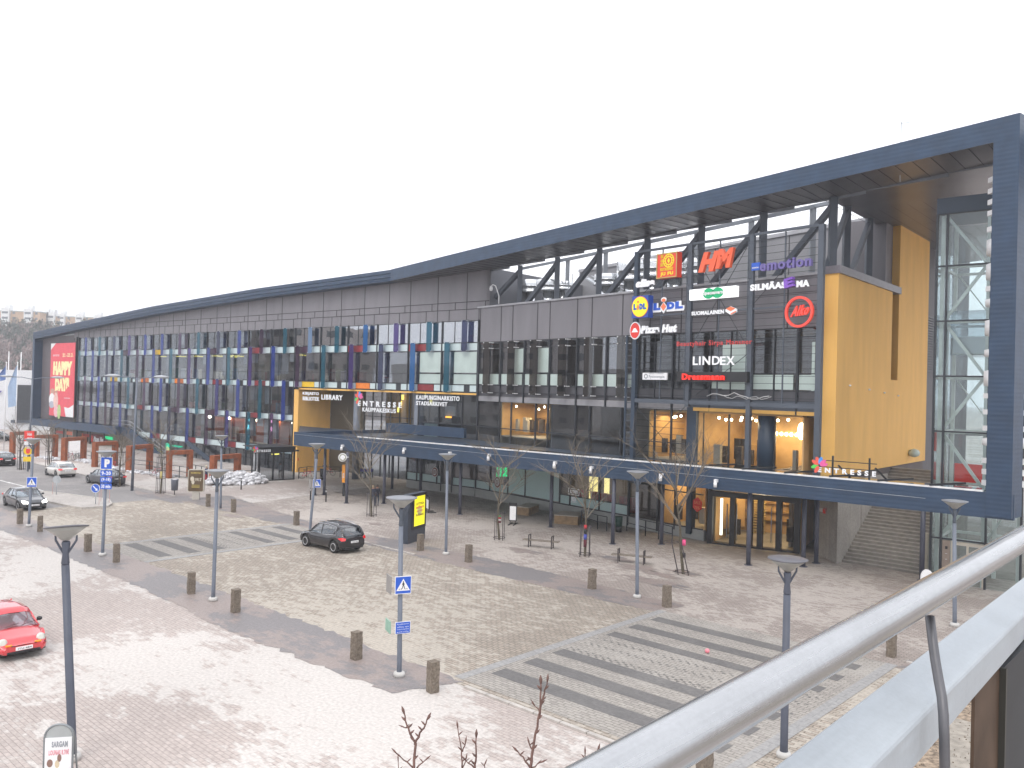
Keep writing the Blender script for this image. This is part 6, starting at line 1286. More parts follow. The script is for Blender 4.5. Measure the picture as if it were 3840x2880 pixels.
def platform(pts,h,lab):
    c=sum(pts,Vector())/4; root=empty('wooden_platform',Vector((c.x,c.y,0)),lab,'seating platform','low wooden platforms by the shopfront'); g=MB(); a=[Vector((p.x,p.y,0)) for p in pts]
    n=6
    for i in range(n): g.prism([p+Z*(.02+h*i/n) for p in a],(0,0,h/n-.015))
    g.build('sides',M['wood'],root); g=MB(); g.prism([c0_+(c0_-Vector((c.x,c.y,0))).normalized()*.04+Z*h for c0_ in a],(0,0,.05)); g.build('top',mat('weathered_top',(.42,.38,.33),.8,0,.12,2),root)
def quad(px): return [gp(*q) for q in px]
pA=gp(1938,1930); pB=gp(1982,1936); pC=gp(2020,1922); platform([pA,pB,pC,pA+(pC-pB)],.62,'wooden seating platform by the blank pale panels, nearer the white board')
pA=gp(2078,1964); pB=gp(2166,1971); pC=gp(2190,1955); platform([pA,pB,pC,pA+(pC-pB)],.62,'wooden seating platform under the KOTI PIZZA window')
def aboard(px,py,wpx,ytop,u,lab,wheels=True):
    p=gp(px,py); fr=Fr((p.x,p.y),u); s1,_=fr.q(px+wpx,py); _,zt=fr.q(px,ytop); root=empty('display_board',p,lab,'display board'); g=MB(); g.box(fr,0,s1,-.04,.04,.25,zt); g.build('frame',M['black'],root); g=MB(); g.box(fr,.06,s1-.06,.041,.05,.32,zt-.25); g.build('poster',M['white'],root)
    g=MB(); 
    for s_ in (.1,s1-.1): g.bar(fr.P(s_,-.6,.04),fr.P(s_,.6,.04),.06,.06); g.bar(fr.P(s_,0,.04),fr.P(s_,0,.3),.05)
    g.build('feet',M['black'],root)
aboard(1908,1966,29,1884,(1,-.25),'standing white poster board with black frame beside the middle canopy column')
aboard(1597,1918,12,1856,(.35,-1),'narrow white poster board half hidden behind the yellow screen')
g=MB(); p=gp(280,1715); fr=Fr((p.x,p.y),(1,-.1)); g.box(fr,-.75,.75,-.03,.03,.5,2.1); g.k=1; g.box(fr,-.85,.85,-.05,-.03,.4,2.2); g.box(fr,-.7,-.62,-.03,.03,0,.5); g.box(fr,.62,.7,-.03,.03,0,.5); solo(g,'display_board',[M['white'],M['galv']],'plain white board on the ramp behind the white car','display board')
# digital advertising pillar
p=gp(1528,2042); q_=gp(1594,2020); fr=Fr((p.x,p.y),(q_-p).normalized()); ln=(q_-p).length; _,zt=fr.q(1528,1858); root=empty('advertising_pillar',p,'tall dark advertising pillar with a lit yellow lottery screen','advertising pillar')
zt=fr.q(1600,1848)[1]
zt=3.05; LW=ln
g=MB(); g.box(fr,0,LW,-.4,0,0,zt); g.build('body',mat('pillar_grey',(.045,.055,.075),.4),root,bevel=.02); g=MB(); g.box(fr,.45,LW-.02,0,.03,.82,zt-.02); g.build('bezel',M['black'],root)
g=MB(); s0=.72; s1=LW-.22; z0=1.0; z1=zt-.2; g.box(fr,s0,s1,.03,.04,z0,z1); g.k=1; h_=z1-z0
for t,a,b,sh,k in (('LOTOSSA',.70,.79,.0,1),('eilen',.58,.68,.1,2),('Rohkeasti',.32,.42,.0,1)): g.k=k; lettering(g,fr,.041,t,s0+.18,s1-.16,z0+h_*a,z0+h_*b,.004,.02)
g.k=3; disc(g,fr,.0405,(s0+s1)/2,z0+h_*.5,.34,.3,.0005,10); g.k=2; lettering(g,fr,.0415,'Voita Viikinki',s0+.2,s1-.2,z0+h_*.47,z0+h_*.53,.003,.01); g.k=1; disc(g,fr,.041,s1-.12,z1-.1,.04,.05,.004,3)
g.build('screen',[mat('screen_yellow',(.85,.78,.02),.3,emit=(.9,.85,.02),es=.45,var=.02),mat('screen_brown',(.35,.2,.05),.5),M['orgp'],mat('screen_pale',(.85,.8,.35),.5)],root)
# brown illuminated poster stand
p=gp(716,1873); q_=gp(738,1872); fr=Fr((p.x,p.y),(1,.12)); root=empty('poster_stand',p,'rounded poster stand on a pale foot with a brown and gold poster','poster stand'); s0,z1=fr.q(705,1760,.15); s1,_=fr.q(766,1760,.15); _,z0=fr.q(705,1845,.15)
def rrect(fr,d,a,b,c,e,r,n=5):
    o=[]
    for cx_,cz_,st_ in ((b-r,e-r,0),(a+r,e-r,90),(a+r,c+r,180),(b-r,c+r,270)):
        for i in range(n+1): t=R_(st_+90*i/n); o.append(fr.P(cx_+r*math.cos(t),d,cz_+r*math.sin(t)))
    return o
g=MB(); g.prism(rrect(fr,-.15,s0,s1,z0,z1,.15),fr.m*.3); g.build('case',mat('case_cream',(.5,.47,.4),.4),root); g=MB(); g.prism(rrect(fr,.151,s0+.06,s1-.06,z0+.06,z1-.06,.12),fr.m*.01); g.k=1; w_=s1-s0; h_=z1-z0
lettering(g,fr,.162,'MAAMME KIRJA',s0+.25,s1-.25,z1-.38,z1-.22,.004,.02); g.k=2; lettering(g,fr,.162,'1917',s0+w_*.45,s0+w_*.85,z0+h_*.48,z0+h_*.62,.004,.02); disc(g,fr,.162,s0+w_*.28,z0+h_*.58,.16,.22,.004,7); disc(g,fr,.162,s0+w_*.33,z0+h_*.44,.13,.2,.004,6); g.k=1
for i in range(3): g.box(fr,s0+w_*.25,s0+w_*.75,.162,.166,z0+h_*(.3-.05*i),z0+h_*(.32-.05*i))
g.build('poster',[mat('poster_brown',(.10,.065,.035),.3,0,.3,2),mat('poster_gold',(.5,.4,.1),.5),mat('poster_cream',(.6,.55,.45),.5)],root); g=MB(); c_=(s0+s1)/2; g.box(fr,c_-.28,c_+.28,-.12,.12,0,z0); g.build('foot',mat('foot_beige',(.46,.43,.38),.6),root)
# litter bins
def bin_(px,py,lab,col,h=1.0,r=.2,post=True,nm='litter_bin'):
    p=gp(px,py); root=empty(nm,p,lab,'litter bin'); g=MB(); g.lathe([(r*.88,.4),(r,h-.1),(r*1.04,h),(r*.9,h),(r*.85,h-.08)],18,p); g.build('bucket',mat('bin_'+lab[:6],col,.5),root); g=MB(); g.box(Fr((p.x,p.y),(1,0)),-.03,.03,-.03,.03,0,.45) if post else g.lathe([(r*.8,0),(r*.85,.4)],14,p); g.build('post',M['black'],root)
    g=MB(); g.lathe([(r*.86,h-.03),(r*.5,h+.01)],12,p); g.build('liner',M['white' if post else 'black'],root)
bin_(654,1856,'grey litter bin with white bag, left of the brown poster stand',(.14,.15,.18),1.35,.3)
bin_(1208,1800,'small black bin behind the lamp near the red bicycles',(.02,.02,.025),1.15,.25,False)
bin_(2320,1995,'dark green litter bin by the dark doors',(.01,.05,.04),1.1,.26,False)
g=MB(); p=gp(1283,1860); fr=Fr((p.x,p.y),(1,-.2)); g.box(fr,-.0,.28,-.15,.15,1.2,2.0+.75); g.k=1; lettering(g,fr,.155,'posti',.06,.22,1.4,2.2,.004,.01); g.k=2; g.box(fr,.28,.34,-.15,.15,1.2,2.75); g.box(fr,.05,.2,-.08,.08,.0,1.2); 
o=solo(g,'mail_box',[mat('post_orange',(.85,.33,.02),.4,var=.02),M['white'],M['mull']],'tall orange mail box fixed beside a canopy column','mail box')
g=MB(); p=gp(1352,1795)
for i in range(3):
    c=p+Vector((.35*i,.1*i,0)); fr=Fr((c.x,c.y),(1,-.2)); g.k=0; g.box(fr,0,.55,-.2,.2,.75,1.05); g.k=1; 
    for z in (.3,.5,.72): g.box(fr,0,.55,-.22,.22,z,z+.02)
    for a in (0,.5): g.box(fr,a,a+.03,-.2,.2,.08,.75)
solo(g,'shopping_trolleys',[mat('trolley_blue',(.05,.05,.3),.5),M['galv']],'nested row of blue shopping trolleys beside the main entrance','shopping trolleys')
# menu board bottom left
p=gp(205,3010); fr=Fr((p.x,p.y),(1,.22)); MBo=empty('menu_board',p,'round topped menu board with a food price poster at the bottom left','menu board')
sl,zt=fr.q(168,2718); sr_,_=fr.q(276,2722); w_=(sr_-sl)/2; cz=zt-w_; 
for nm_,d in (('front_frame',0.0),('rear_frame',-.55)):
    g=MB(); c_=(sl+sr_)/2; pts=[]; 
    def fp(a_,z_): k=1-z_/zt; return fr.P(c_+a_,d*k+( .0),z_)
    pts=[fp(-w_,.0)]+[fp(-w_,cz*.5)]+[fp(w_*math.cos(math.pi*(1-i/12)),cz+w_*math.sin(math.pi*i/12)*.98) for i in range(13)]+[fp(w_,cz*.5),fp(w_,0)]
    g.tube(pts,.022,8); 
    for z_ in (.25,.9): g.tube([fp(-w_,z_),fp(w_,z_)],.012,6)
    g.build(nm_,mat('board_steel',(.25,.27,.28),.4,.5),MBo)
g=MB(); g.prism([fr.P(c_+w_*.95*math.cos(math.pi*i/14),-.02,cz+w_*.95*math.sin(math.pi*i/14)) for i in range(15)],fr.m*.02); g.build('head_panel',mat('board_grey',(.36,.38,.38),.5),MBo)
g=MB(); pw=w_*.93; z1=cz+.0; z0=.12; g.k=0; g.box(fr,c_-pw,c_+pw,.0,.02,z0,z1); g.k=1; h_=z1-z0
lettering(g,fr,.021,'SARGAM',c_-pw*.5,c_+pw*.7,z1-h_*.16,z1-h_*.06,.003,.03); g.k=2; lettering(g,fr,.021,'LOUNAS 8.70€',c_-pw*.7,c_+pw*.8,z1-h_*.29,z1-h_*.2,.003,.02)
for (x,z_,r,k) in ((-.6,.58,.17,3),(-.05,.56,.13,4),(-.5,.40,.17,5),(.1,.38,.18,6),(.6,.12+.1,.2,7),(.2,.14,.18,6),(.1,.66,.12,3)): g.k=k; disc(g,fr,.021,c_+pw*x,z0+h_*z_,pw*r*1.3,h_*.06*1.1,.003,16)
g.k=8; g.box(fr,c_-pw*.8,c_-pw*.1,.021,.024,z0+h_*.02,z0+h_*.22); g.box(fr,c_+pw*.35,c_+pw*.95,.021,.024,z0+h_*.32,z0+h_*.46); g.box(fr,c_-pw,c_+pw,.021,.0235,z0,z0+h_*.03)
g.build('poster',[M['white'],mat('lettering_grey',(.3,.32,.35)),mat('pink_print2',(.7,.25,.3)),mat('meal_brown',(.25,.15,.12)),mat('meal_cream',(.6,.5,.35)),mat('meal_grey',(.35,.35,.32)),mat('meal_red',(.5,.12,.05)),mat('meal_violet',(.35,.22,.4)),mat('lime_print',(.65,.72,.02))],MBo)
# small litter ball on the crossing
g=MB(); g.lathe([(.01,-.09),(.07,-.06),(.09,0),(.07,.06),(.01,.09)],12,gp(2652,2451)+Z*.1); solo(g,'pink_ball',[mat('ball_pink',(.8,.25,.3),.4)],'small pink ball lying on the crossing','ball')
# ================================================================ BICYCLES
def bicycle(px,py,yaw,lab,col,basket=False):
    p=gp(px,py); root=empty('bicycle',p,lab,'bicycle','parked bicycles',rz=yaw)
    def T(a,z,o=0): return Vector((a,o,z))
    for x in (-.52,.52):
        g=MB(); pts=[T(x+.33*math.cos(t*math.pi/10),.34+.33*math.sin(t*math.pi/10)) for t in range(21)]; g.tube(pts,.02,5,False); 
        for t in range(8): g.tube([T(x,.34),T(x+.32*math.cos(t*.785),.34+.32*math.sin(t*.785))],.004,3,False)
        g.build('wheel',M['rubber'],root,local=True)
    g=MB()
    for a,b in (((-.52,.34),(-.15,.3)),((-.15,.3),(-.25,.85)),((-.52,.34),(-.24,.75)),((-.15,.3),(.38,.75)),((-.24,.72),(.38,.82)),((.52,.34),(.36,.95))): g.tube([T(*a),T(*b)],.022,6)
    g.build('frame',mat('bike_'+lab[:5],col,.4),root,local=True)
    g=MB(); g.tube([T(.36,.95),T(.32,1.08),T(.2,1.1,.25)],.015,5); g.tube([T(.32,1.08),T(.2,1.1,-.25)],.015,5); g.build('handlebar',M['chrome'],root,local=True)
    g=MB(); g.box(None,-.38,-.12,-.07,.07,.88,.94); g.build('saddle',M['black'],root,local=True)
    if basket: g=MB(); g.box(None,.42,.75,-.16,.16,.85,1.08); g.build('basket',mat('basket_brown',(.12,.07,.04),.8),root,local=True)
bicycle(1150,1796,-.2,'pink red bicycle behind the low railing at the yellow pier',(.55,.06,.09))
bicycle(1233,1783,2.7,'dark red bicycle with basket beside the black bin',(.35,.03,.06),True)
bicycle(262,1726,-.3,'dark bicycle by the foot of the rust arch left of the white board',(.05,.05,.06)); bicycle(290,1727,2.5,'black bicycle in front of the plain white board',(.03,.03,.03))
bicycle(392,1752,.1,'dark bicycle in the snow behind the parking sign',(.04,.05,.06)); bicycle(425,1757,2.9,'red bicycle in the rack behind the parking sign',(.5,.04,.08)); bicycle(590,1786,0,'dark bicycle leaning left of the tree with the yellow label',(.05,.04,.04))
# ================================================================ PEOPLE
def person(px,py,h,yaw,lab,top,legs,skin=(.45,.27,.2),hair=(.05,.035,.03),pose='stand'):
    p=gp(px,py); me=bpy.data.meshes.new('person'); k=h/1.75
    sw=.16 if pose=='walk' else .05
    J=dict(pel=(0,0,.95),chest=(0,0,1.28),neck=(0,0,1.47),head=(0,.02,1.58),crown=(0,.02,1.70),hl=(.09,0,.92),kl=(.1,sw*.6,.5),al=(.1,-.02+sw*-.4,.09),tl=(.1,.13+sw*-.4,.04),hr=(-.09,0,.92),kr=(-.1,-sw*.2,.5),ar=(-.1,-.05-sw,.1),tr=(-.1,.1-sw,.04),
      sl=(.18,0,1.4),el=(.24,-.03,1.12),wl=(.2,.12,.95),fl=(.19,.17,.88),sr=(-.18,0,1.4),er=(-.25,-.03,1.12),wr=(-.22,.1,.93),fr=(-.21,.15,.86))
    if pose=='phone': J['el']=(.25,.02,1.15); J['wl']=(.14,.25,1.2); J['fl']=(.1,.3,1.24)
    nm=list(J); E=[('pel','chest'),('chest','neck'),('neck','head'),('head','crown'),('pel','hl'),('hl','kl'),('kl','al'),('al','tl'),('pel','hr'),('hr','kr'),('kr','ar'),('ar','tr'),('chest','sl'),('sl','el'),('el','wl'),('wl','fl'),('chest','sr'),('sr','er'),('er','wr'),('wr','fr')]
    rad=dict(pel=.16,chest=.18,neck=.065,head=.1,crown=.075,hl=.1,kl=.07,al=.05,tl=.045,hr=.1,kr=.07,ar=.05,tr=.045,sl=.085,el=.06,wl=.04,fl=.035,sr=.085,er=.06,wr=.04,fr=.035)
    me.from_pydata([tuple(c*k for c in J[n]) for n in nm],[(nm.index(a),nm.index(b)) for a,b in E],[]); o=bpy.data.objects.new('person',me); sc.collection.objects.link(o)
    sk=o.modifiers.new('skin','SKIN'); 
    for i,n in enumerate(nm): v=me.skin_vertices[0].data[i]; v.radius=(rad[n]*k,rad[n]*k*.8); v.use_root=(n=='pel')
    ss=o.modifiers.new('sub','SUBSURF'); ss.levels=1; ss.render_levels=1; bpy.context.view_layer.update()
    m2=bpy.data.meshes.new_from_object(o.evaluated_get(bpy.context.evaluated_depsgraph_get())); bpy.data.objects.remove(o)
    for c,nmx in ((top,'coat'),(legs,'trousers'),(skin,'skin'),((.03,.03,.03),'shoes')): m2.materials.append(mat('%s_%s'%(nmx,lab[:14]),c,.85,var=.1))
    for f in m2.polygons:
        c=f.center; z=c.z/k; f.use_smooth=True; f.material_index=3 if z<.1 else 1 if z<.9 else 2 if (z>1.46 or (abs(c.x)/k>.15 and z<.97)) else 0
        if pose=='phone' and c.y/k>.24: f.material_index=2
    b=bpy.data.objects.new('person',m2); sc.collection.objects.link(b); b.location=p; b.rotation_euler.z=yaw; tag(b,lab,'person')
    g=MB(); rows=[]
    for i in range(6):
        t=R_(5+i*24); rows.append([Vector((.115*math.sin(t)*math.cos(a),.02-.015+.12*math.sin(t)*math.sin(a),1.64+.12*math.cos(t)))*k for a in [j*math.pi/6 for j in range(12)] ])
    g.grid([[v if not(v.y>.06*k and v.z<1.66*k) else Vector((v.x*.6,.05*k,v.z)) for v in r_] for r_ in rows],closed=True); g.build('hair',mat('hair_'+lab[:8],hair,.8),b,local=True)
    g=MB(); 
    for x in (-.035,.035): g.lathe([(.004,0),(.011,.006),(.004,.012)],6,Vector((x,.115,1.60))*k)
    g.box(None,-.03*k,.03*k,.11*k,.118*k,1.545*k,1.553*k); g.build('face_details',mat('eye_dark',(.05,.03,.03),.5),b,local=True)
    return b
person(1398,1900,1.74,R_(10),'dark clothed pedestrian half hidden behind the entrance tree, the left of the pair',(.025,.03,.05),(.04,.05,.075),pose='walk',hair=(.25,.19,.12))
person(1413,1898,1.74,R_(0),'dark haired pedestrian behind the entrance tree, the right of the pair',(.02,.022,.035),(.035,.045,.07),pose='walk')
person(772,1812,1.72,R_(-60),'standing pedestrian in navy jacket and red trousers with pale hat beside the poster stand',(.025,.035,.09),(.30,.02,.03),hair=(.6,.55,.42),pose='phone')
p=person(1050,1796,1.7,R_(180),'dark figure in pale jacket inside the low glass entrance',(.35,.36,.38),(.03,.03,.04))

g=MB(); g.box(None,-900,700,-150,1000,-1.5,75); hz=g.build('haze',[]); hm=bpy.data.materials.new('haze_air'); hm.use_nodes=True; hn=hm.node_tree; hn.nodes.remove(hn.nodes['Principled BSDF']); pv=hn.nodes.new('ShaderNodeVolumePrincipled'); pv.inputs['Density'].default_value=.00075; pv.inputs['Color'].default_value=(.93,.95,1,1); hn.links.new(pv.outputs[0],[x for x in hn.nodes if x.type=='OUTPUT_MATERIAL'][0].inputs['Volume']); hz.data.materials.append(hm); hz['kind']='stuff'
# ================================================================ CARS
def lerp_t(t,x):
    for i in range(len(t)-1):
        if x<=t[i+1][0]: f=(x-t[i][0])/(t[i+1][0]-t[i][0]); f=f*f*(3-2*f)*.35+f*.65; return t[i][1]+(t[i+1][1]-t[i][1])*f
    return t[-1][1]
def car(loc,yaw,lab,body,Ln=4.3,Wd=1.8,H=1.5,kind='hatch',lights='off',rim=(.5,.5,.52),bright=False,belt=.92,cat='car',plate='ABC-123',trim=None):
    """x forward; deck line, roof line and plan taper shape the shell"""
    root=empty('moving_car' if ('driving' in lab or 'oncoming' in lab) else 'parked_car',loc,lab,cat,None,rz=yaw); hl=Ln/2; hw=Wd/2
    bm_=mat('car_paint_'+lab[:12],body,.25,.25,.03,1,coat=1); gl=mat('car_glass',(.03,.035,.04),.06,0,.05,1,spec=.9,coat=1); wl=mat('car_glass_light',(.16,.19,.2),.06,0,.05,1,spec=.9,coat=1)
    hood=belt-.04; 
    deck=[(-hl,belt-.12 if kind!='sedan' else belt-.1),(-hl+.12,belt+.02 if kind!='sedan' else belt+.05),(-hl+.9,belt+.05),(0,belt),(hl-1.25,belt-.02),(hl-.35,hood-.14),(hl-.06,hood-.30),(hl,.5)]
    plan=[(-hl,.80),(-hl+.25,.95),(-hl+.8,1),(hl-.9,1),(hl-.3,.93),(hl-.08,.82),(hl,.7)]
    xs=[-hl,-hl+.05,-hl+.18,-hl+.45,-hl+.9,-hl+1.4,-.5,0,.5,hl-1.4,hl-1.0,hl-.6,hl-.3,hl-.12,hl-.03,hl]
    wr=.32 if H<1.55 else .35; wx=(-hl+.82,hl-.86); sill=.22 if H<1.55 else .27
    rows=[]
    N=60
    for i in range(N+1):
        x=-hl+Ln*i/N; dz=lerp_t(deck,x); w_=hw*lerp_t(plan,x); zb=sill+(.12 if x<-hl+.15 else 0)+(.04 if x>hl-.15 else 0)
        for c in wx:
            if abs(x-c)<wr+.07: zb=max(zb,wr+math.sqrt(max(0,(wr+.07)**2-(x-c)**2))*.98)
        mid=(zb+dz)/2; 
        rows.append([Vector((x,-w_*.9,zb)),Vector((x,-w_*.985,zb+.05)),Vector((x,-w_,max(zb+.06,min(dz-.2,.62)))),Vector((x,-w_*.97,dz-.08)),Vector((x,-w_*.9,dz-.01)),Vector((x,-w_*.5,dz+.03)),Vector((x,0,dz+.04)),Vector((x,w_*.5,dz+.03)),Vector((x,w_*.9,dz-.01)),Vector((x,w_*.97,dz-.08)),Vector((x,w_,max(zb+.06,min(dz-.2,.62)))),Vector((x,w_*.985,zb+.05)),Vector((x,w_*.9,zb))])
    g=MB(); g.grid(rows); g.poly(rows[0]); g.poly(rows[-1],rev=True); g.build('body',bm_,root,local=True)
    g=MB(); g.box(None,-hl+.12,hl-.12,-hw*.82,hw*.82,sill+.02,.5); g.build('underbody',M['rubber'],root,local=True)
    # cabin: glass house tapering upwards, body coloured roof, pillars
    if kind=='sedan': rf_=[(-hl+.75,belt+.02),(-hl+1.45,H-.07),(-.3,H),(.35,H-.03),(hl-1.35,belt-.02)]
    elif kind=='suv': rf_=[(-hl+.02,belt+.05),(-hl+.5,H-.1),(-.6,H),(.3,H-.03),(hl-1.15,belt)]
    else: rf_=[(-hl+.08,belt+.04),(-hl+.62,H-.09),(-.5,H),(.3,H-.02),(hl-1.15,belt-.02)]
    xa,xb=rf_[0][0],rf_[-1][0]; rows=[]; roof=[]
    for i in range(31):
        x=xa+(xb-xa)*i/30; zt=lerp_t(rf_,x); zt=max(zt,belt+.0); f=(zt-belt)/(H-belt); w0=hw*.93*lerp_t(plan,x)/1.0; w1=w0*(1-.2*f)
        rows.append([Vector((x,-w0,belt-.05)),Vector((x,-w1,zt-.04*f)),Vector((x,-w1*.7,zt+.0)),Vector((x,0,zt+.02)),Vector((x,w1*.7,zt+.0)),Vector((x,w1,zt-.04*f)),Vector((x,w0,belt-.05))])
    g=MB(); g.grid(rows); g.build('windows',gl,root,local=True)
    r0=rf_[1][0]-.12; r1=rf_[3][0]+.2; rws=[]
    for i in range(13):
        x=r0+(r1-r0)*i/12; zt=lerp_t(rf_,x); f=(zt-belt)/(H-belt); w1=hw*.93*lerp_t(plan,x)*(1-.2*f)+.012
        rws.append([Vector((x,-w1,zt-.07)),Vector((x,-w1,zt-.02)),Vector((x,-w1*.7,zt+.022)),Vector((x,0,zt+.045)),Vector((x,w1*.7,zt+.022)),Vector((x,w1,zt-.02)),Vector((x,w1,zt-.07))])
    g=MB(); g.grid(rws)
    def edge(x,sd):
        zt=lerp_t(rf_,x); f=(zt-belt)/(H-belt); return Vector((x,sd*(hw*.93*lerp_t(plan,x)*(1-.2*f)+.004),zt-.03))
    def low(x,sd): return Vector((x,sd*(hw*.93*lerp_t(plan,x)+.008),belt-.03))
    for sd in (-1,1):
        ep=[edge(xa+(xb-xa)*i/30,sd) for i in range(31)]
        ia=next(i for i in range(31) if xa+(xb-xa)*i/30>r1-.05); g.tube(ep[ia:],.03,6); ib=next(i for i in range(31) if xa+(xb-xa)*i/30>r0+.05); g.tube(ep[:ib+1],.045,6)
        for x in ((-.15,) if kind!='x' else ()): g.bar(edge(x,sd),low(x,sd),.06,.03)
        if kind!='sedan': xq=rf_[1][0]+.15; g.prism([low(xa+.02,sd),low(xq+.35,sd),edge(xq+.05,sd),edge(rf_[1][0],sd)],Vector((0,sd*.012,0)))
        else: xq=-hl+1.1; g.prism([low(xq-.25,sd),low(xq+.35,sd),edge(rf_[1][0]+.25,sd),edge(xq+.05,sd)],Vector((0,sd*.012,0)))
    g.build('roof',bm_,root,local=True)
    if trim:
        g=MB()
        for sd in (-1,1):
            pts=[edge(xb-.25,sd),edge(.3,sd),edge(-.6,sd),edge(rf_[1][0]+.3,sd),low(rf_[1][0]+.15,sd)+Z*.1,low(-.6,sd),low(xb-.2,sd)]; g.tube([p_+Vector((0,sd*.015,0)) for p_ in pts],.016,5)
            g.tube([Vector((rf_[1][0]+.25,sd*hw*.62,H+.02)),Vector((rf_[1][0]+.4,sd*hw*.62,H+.06)),Vector((.25,sd*hw*.62,H+.06)),Vector((.4,sd*hw*.62,H+.0))],.018,5)
        g.build('chrome_trim',M['chrome'],root,local=True)
    # windscreen tint lighter with reflection
    def wheel(x,y):
        s_=1 if y>0 else -1; ax=(Vector((1,0,0)),Vector((0,0,1)),Vector((0,1,0))); c=Vector((x,y,wr))
        g=MB(); g.lathe([(wr*.62,-.1),(wr*.95,-.1),(wr,-.06),(wr,.06),(wr*.95,.1),(wr*.62,.1)],22,c,ax); w_o=g.build('wheel',M['rubber'],root,local=True)
        g=MB(); g.lathe([(.06,.085*s_),(wr*.2,.075*s_),(wr*.2,.05*s_)],12,c,ax)
        for q in range(5):
            a=q*1.2566; d0=Vector((math.cos(a),0,math.sin(a))); t0=Vector((-math.sin(a),0,math.cos(a))); b_=c+Vector((0,.075*s_,0)); 
            g.prism([b_+d0*.04-t0*.045,b_+d0*wr*.64-t0*.03,b_+d0*wr*.64+t0*.03,b_+d0*.04+t0*.045],Vector((0,.02*s_,0)))
        ring_=[c+Vector((math.cos(a)*wr*.63,.09*s_,math.sin(a)*wr*.63)) for a in [j*math.pi/10 for j in range(21)]]; g.tube(ring_,.022,5,False)
        g.build('rim',mat('alloy_%d'%int(rim[0]*100),rim,.3,.7),w_o,local=True)
    for x in wx:
        for y in (-hw+.11,hw-.11): wheel(x,y)
    # lights, plates, mirrors
    for sd in (-1,1):
        g=MB(); y0=sd*hw*.86; y1=sd*hw*.5
        if kind=='bubble': g.lathe([(.0,.0),(.14,.02),(.15,.06),(.08,.1)],14,Vector((hl-.28,sd*hw*.68,.60)),(Vector((0,1,0)),Vector((-.35,0,.94)),Vector((.94,0,.35))))
        else: g.prism([Vector((hl-.36,y0*1.0,.60)),Vector((hl-.1,y0*.96,.56)),Vector((hl-.02,y1,.54)),Vector((hl-.1,y1,.66)),Vector((hl-.34,y0*.98,.74))],Vector((.03,sd*.02,.035)))
        g.build('headlight',emis('headlight_on',(1,.97,.9),6) if lights=='on' else mat('headlight_glass',(.55,.55,.5),.1,0,.05,1,coat=1),root,local=True)
        g=MB(); zt_=belt-.12
        if kind=='suv': g.prism([Vector((-hl+.42,sd*hw*.985,zt_+.02)),Vector((-hl+.1,sd*hw*.93,zt_-.1)),Vector((-hl-.0,sd*hw*.72,zt_-.08)),Vector((-hl+.02,sd*hw*.66,zt_+.03)),Vector((-hl+.14,sd*hw*.9,zt_+.09))],Vector((-.03,sd*.03,.0)))
        else: g.prism([Vector((-hl+.16,sd*hw*.95,zt_-.02)),Vector((-hl+.03,sd*hw*.84,zt_-.05)),Vector((-hl-.01,sd*hw*.56,zt_-.05)),Vector((-hl+.01,sd*hw*.56,zt_+.1)),Vector((-hl+.06,sd*hw*.82,zt_+.11)),Vector((-hl+.18,sd*hw*.93,zt_+.09))],Vector((-.035,sd*.02,0)))
        g.build('tail_light',mat('tail_red',(.55,.015,.02),.15,0,.05,1,emit=(1,.02,.02),es=.25,coat=1),root,local=True)
        g=MB(); g.lathe([(.03,-.09),(.085,-.06),(.09,.03),(.03,.08)],10,Vector((xb-.38,sd*(hw+.09),belt+.1)),(Vector((0,1,0)),Vector((0,0,.8)),Vector((1,0,0)))); g.box(None,xb-.4,xb-.34,min(sd*hw*.9,sd*(hw+.03)),max(sd*hw*.9,sd*(hw+.03)),belt+.03,belt+.08); g.build('mirror',bm_ if kind!='bubble' else M['black'],root,local=True)
    for x,s_ in ((hl,1),(-hl,-1)):
        PF=Fr((x+.035*s_,0),(0,s_)); g=MB(); zc_=.42 if s_>0 else (.68 if kind in('suv','sedan','hatch') else .6); g.box(PF,-.26,.26,-.06,.012,zc_-.055,zc_+.055); g.k=1; lettering(g,PF,.013,plate,-.2,.22,zc_-.03,zc_+.03,.002,.01); g.build('number_plate',[M['white'],M['black']],root,local=True)
    g=MB(); g.box(None,hl-.12,hl+.0,-hw*.45,hw*.45,.5,.58 if kind!='bubble' else .53); g.box(None,hl-.1,hl+.01,-hw*.6,hw*.6,.26,.34); g.box(None,-hl-.0,-hl+.15,-hw*.7,hw*.7,.3,.42); g.build('grille',M['black'],root,local=True)
    if kind=='bubble':
        g=MB()
        for sd in (-1,1): g.box(None,hl-.14,hl-.03,sd*hw*.52-.1,sd*hw*.52+.1,.52,.56)
        g.build('indicator',mat('amber',(.8,.3,.01),.3),root,local=True)
    if lights!='x':
        g=MB()
        for yy in (-.25,.25): g.tube([Vector((xb-.02,yy,belt+.06)),Vector((xb-.1,yy+.45,belt+.12))],.01,4)
        g.build('wiper',M['black'],root,local=True)
        for x in (-.45,.45):
            pass
    return root
def yaw_of(v): return math.atan2(v[1],v[0])
c1,c2,c3=gp(1139,2047),gp(1242,2072),gp(1345,2062); v=(c1-c2).normalized(); cen=(c1+c2)/2+(c3-c2)*.5
car(cen,yaw_of(v),'black crossover car with chrome window line and red tail lights driving away over the setts',(.012,.011,.015),4.4,1.82,1.6,'suv',trim=True,belt=1.0,rim=(.62,.62,.64),plate='YKP-241')
fL,fR=gp(0,2490),gp(150,2460); d=(fR-fL).normalized(); hd=Vector((d.y,-d.x,0)); nose=gp(89,2474); car(nose-hd*2.15,yaw_of(hd),'red small saloon car with round headlights parked facing the camera at the left edge',(.62,.045,.055),4.3,1.74,1.38,'bubble',rim=(.3,.3,.32),belt=.84,plate='ITU-484')
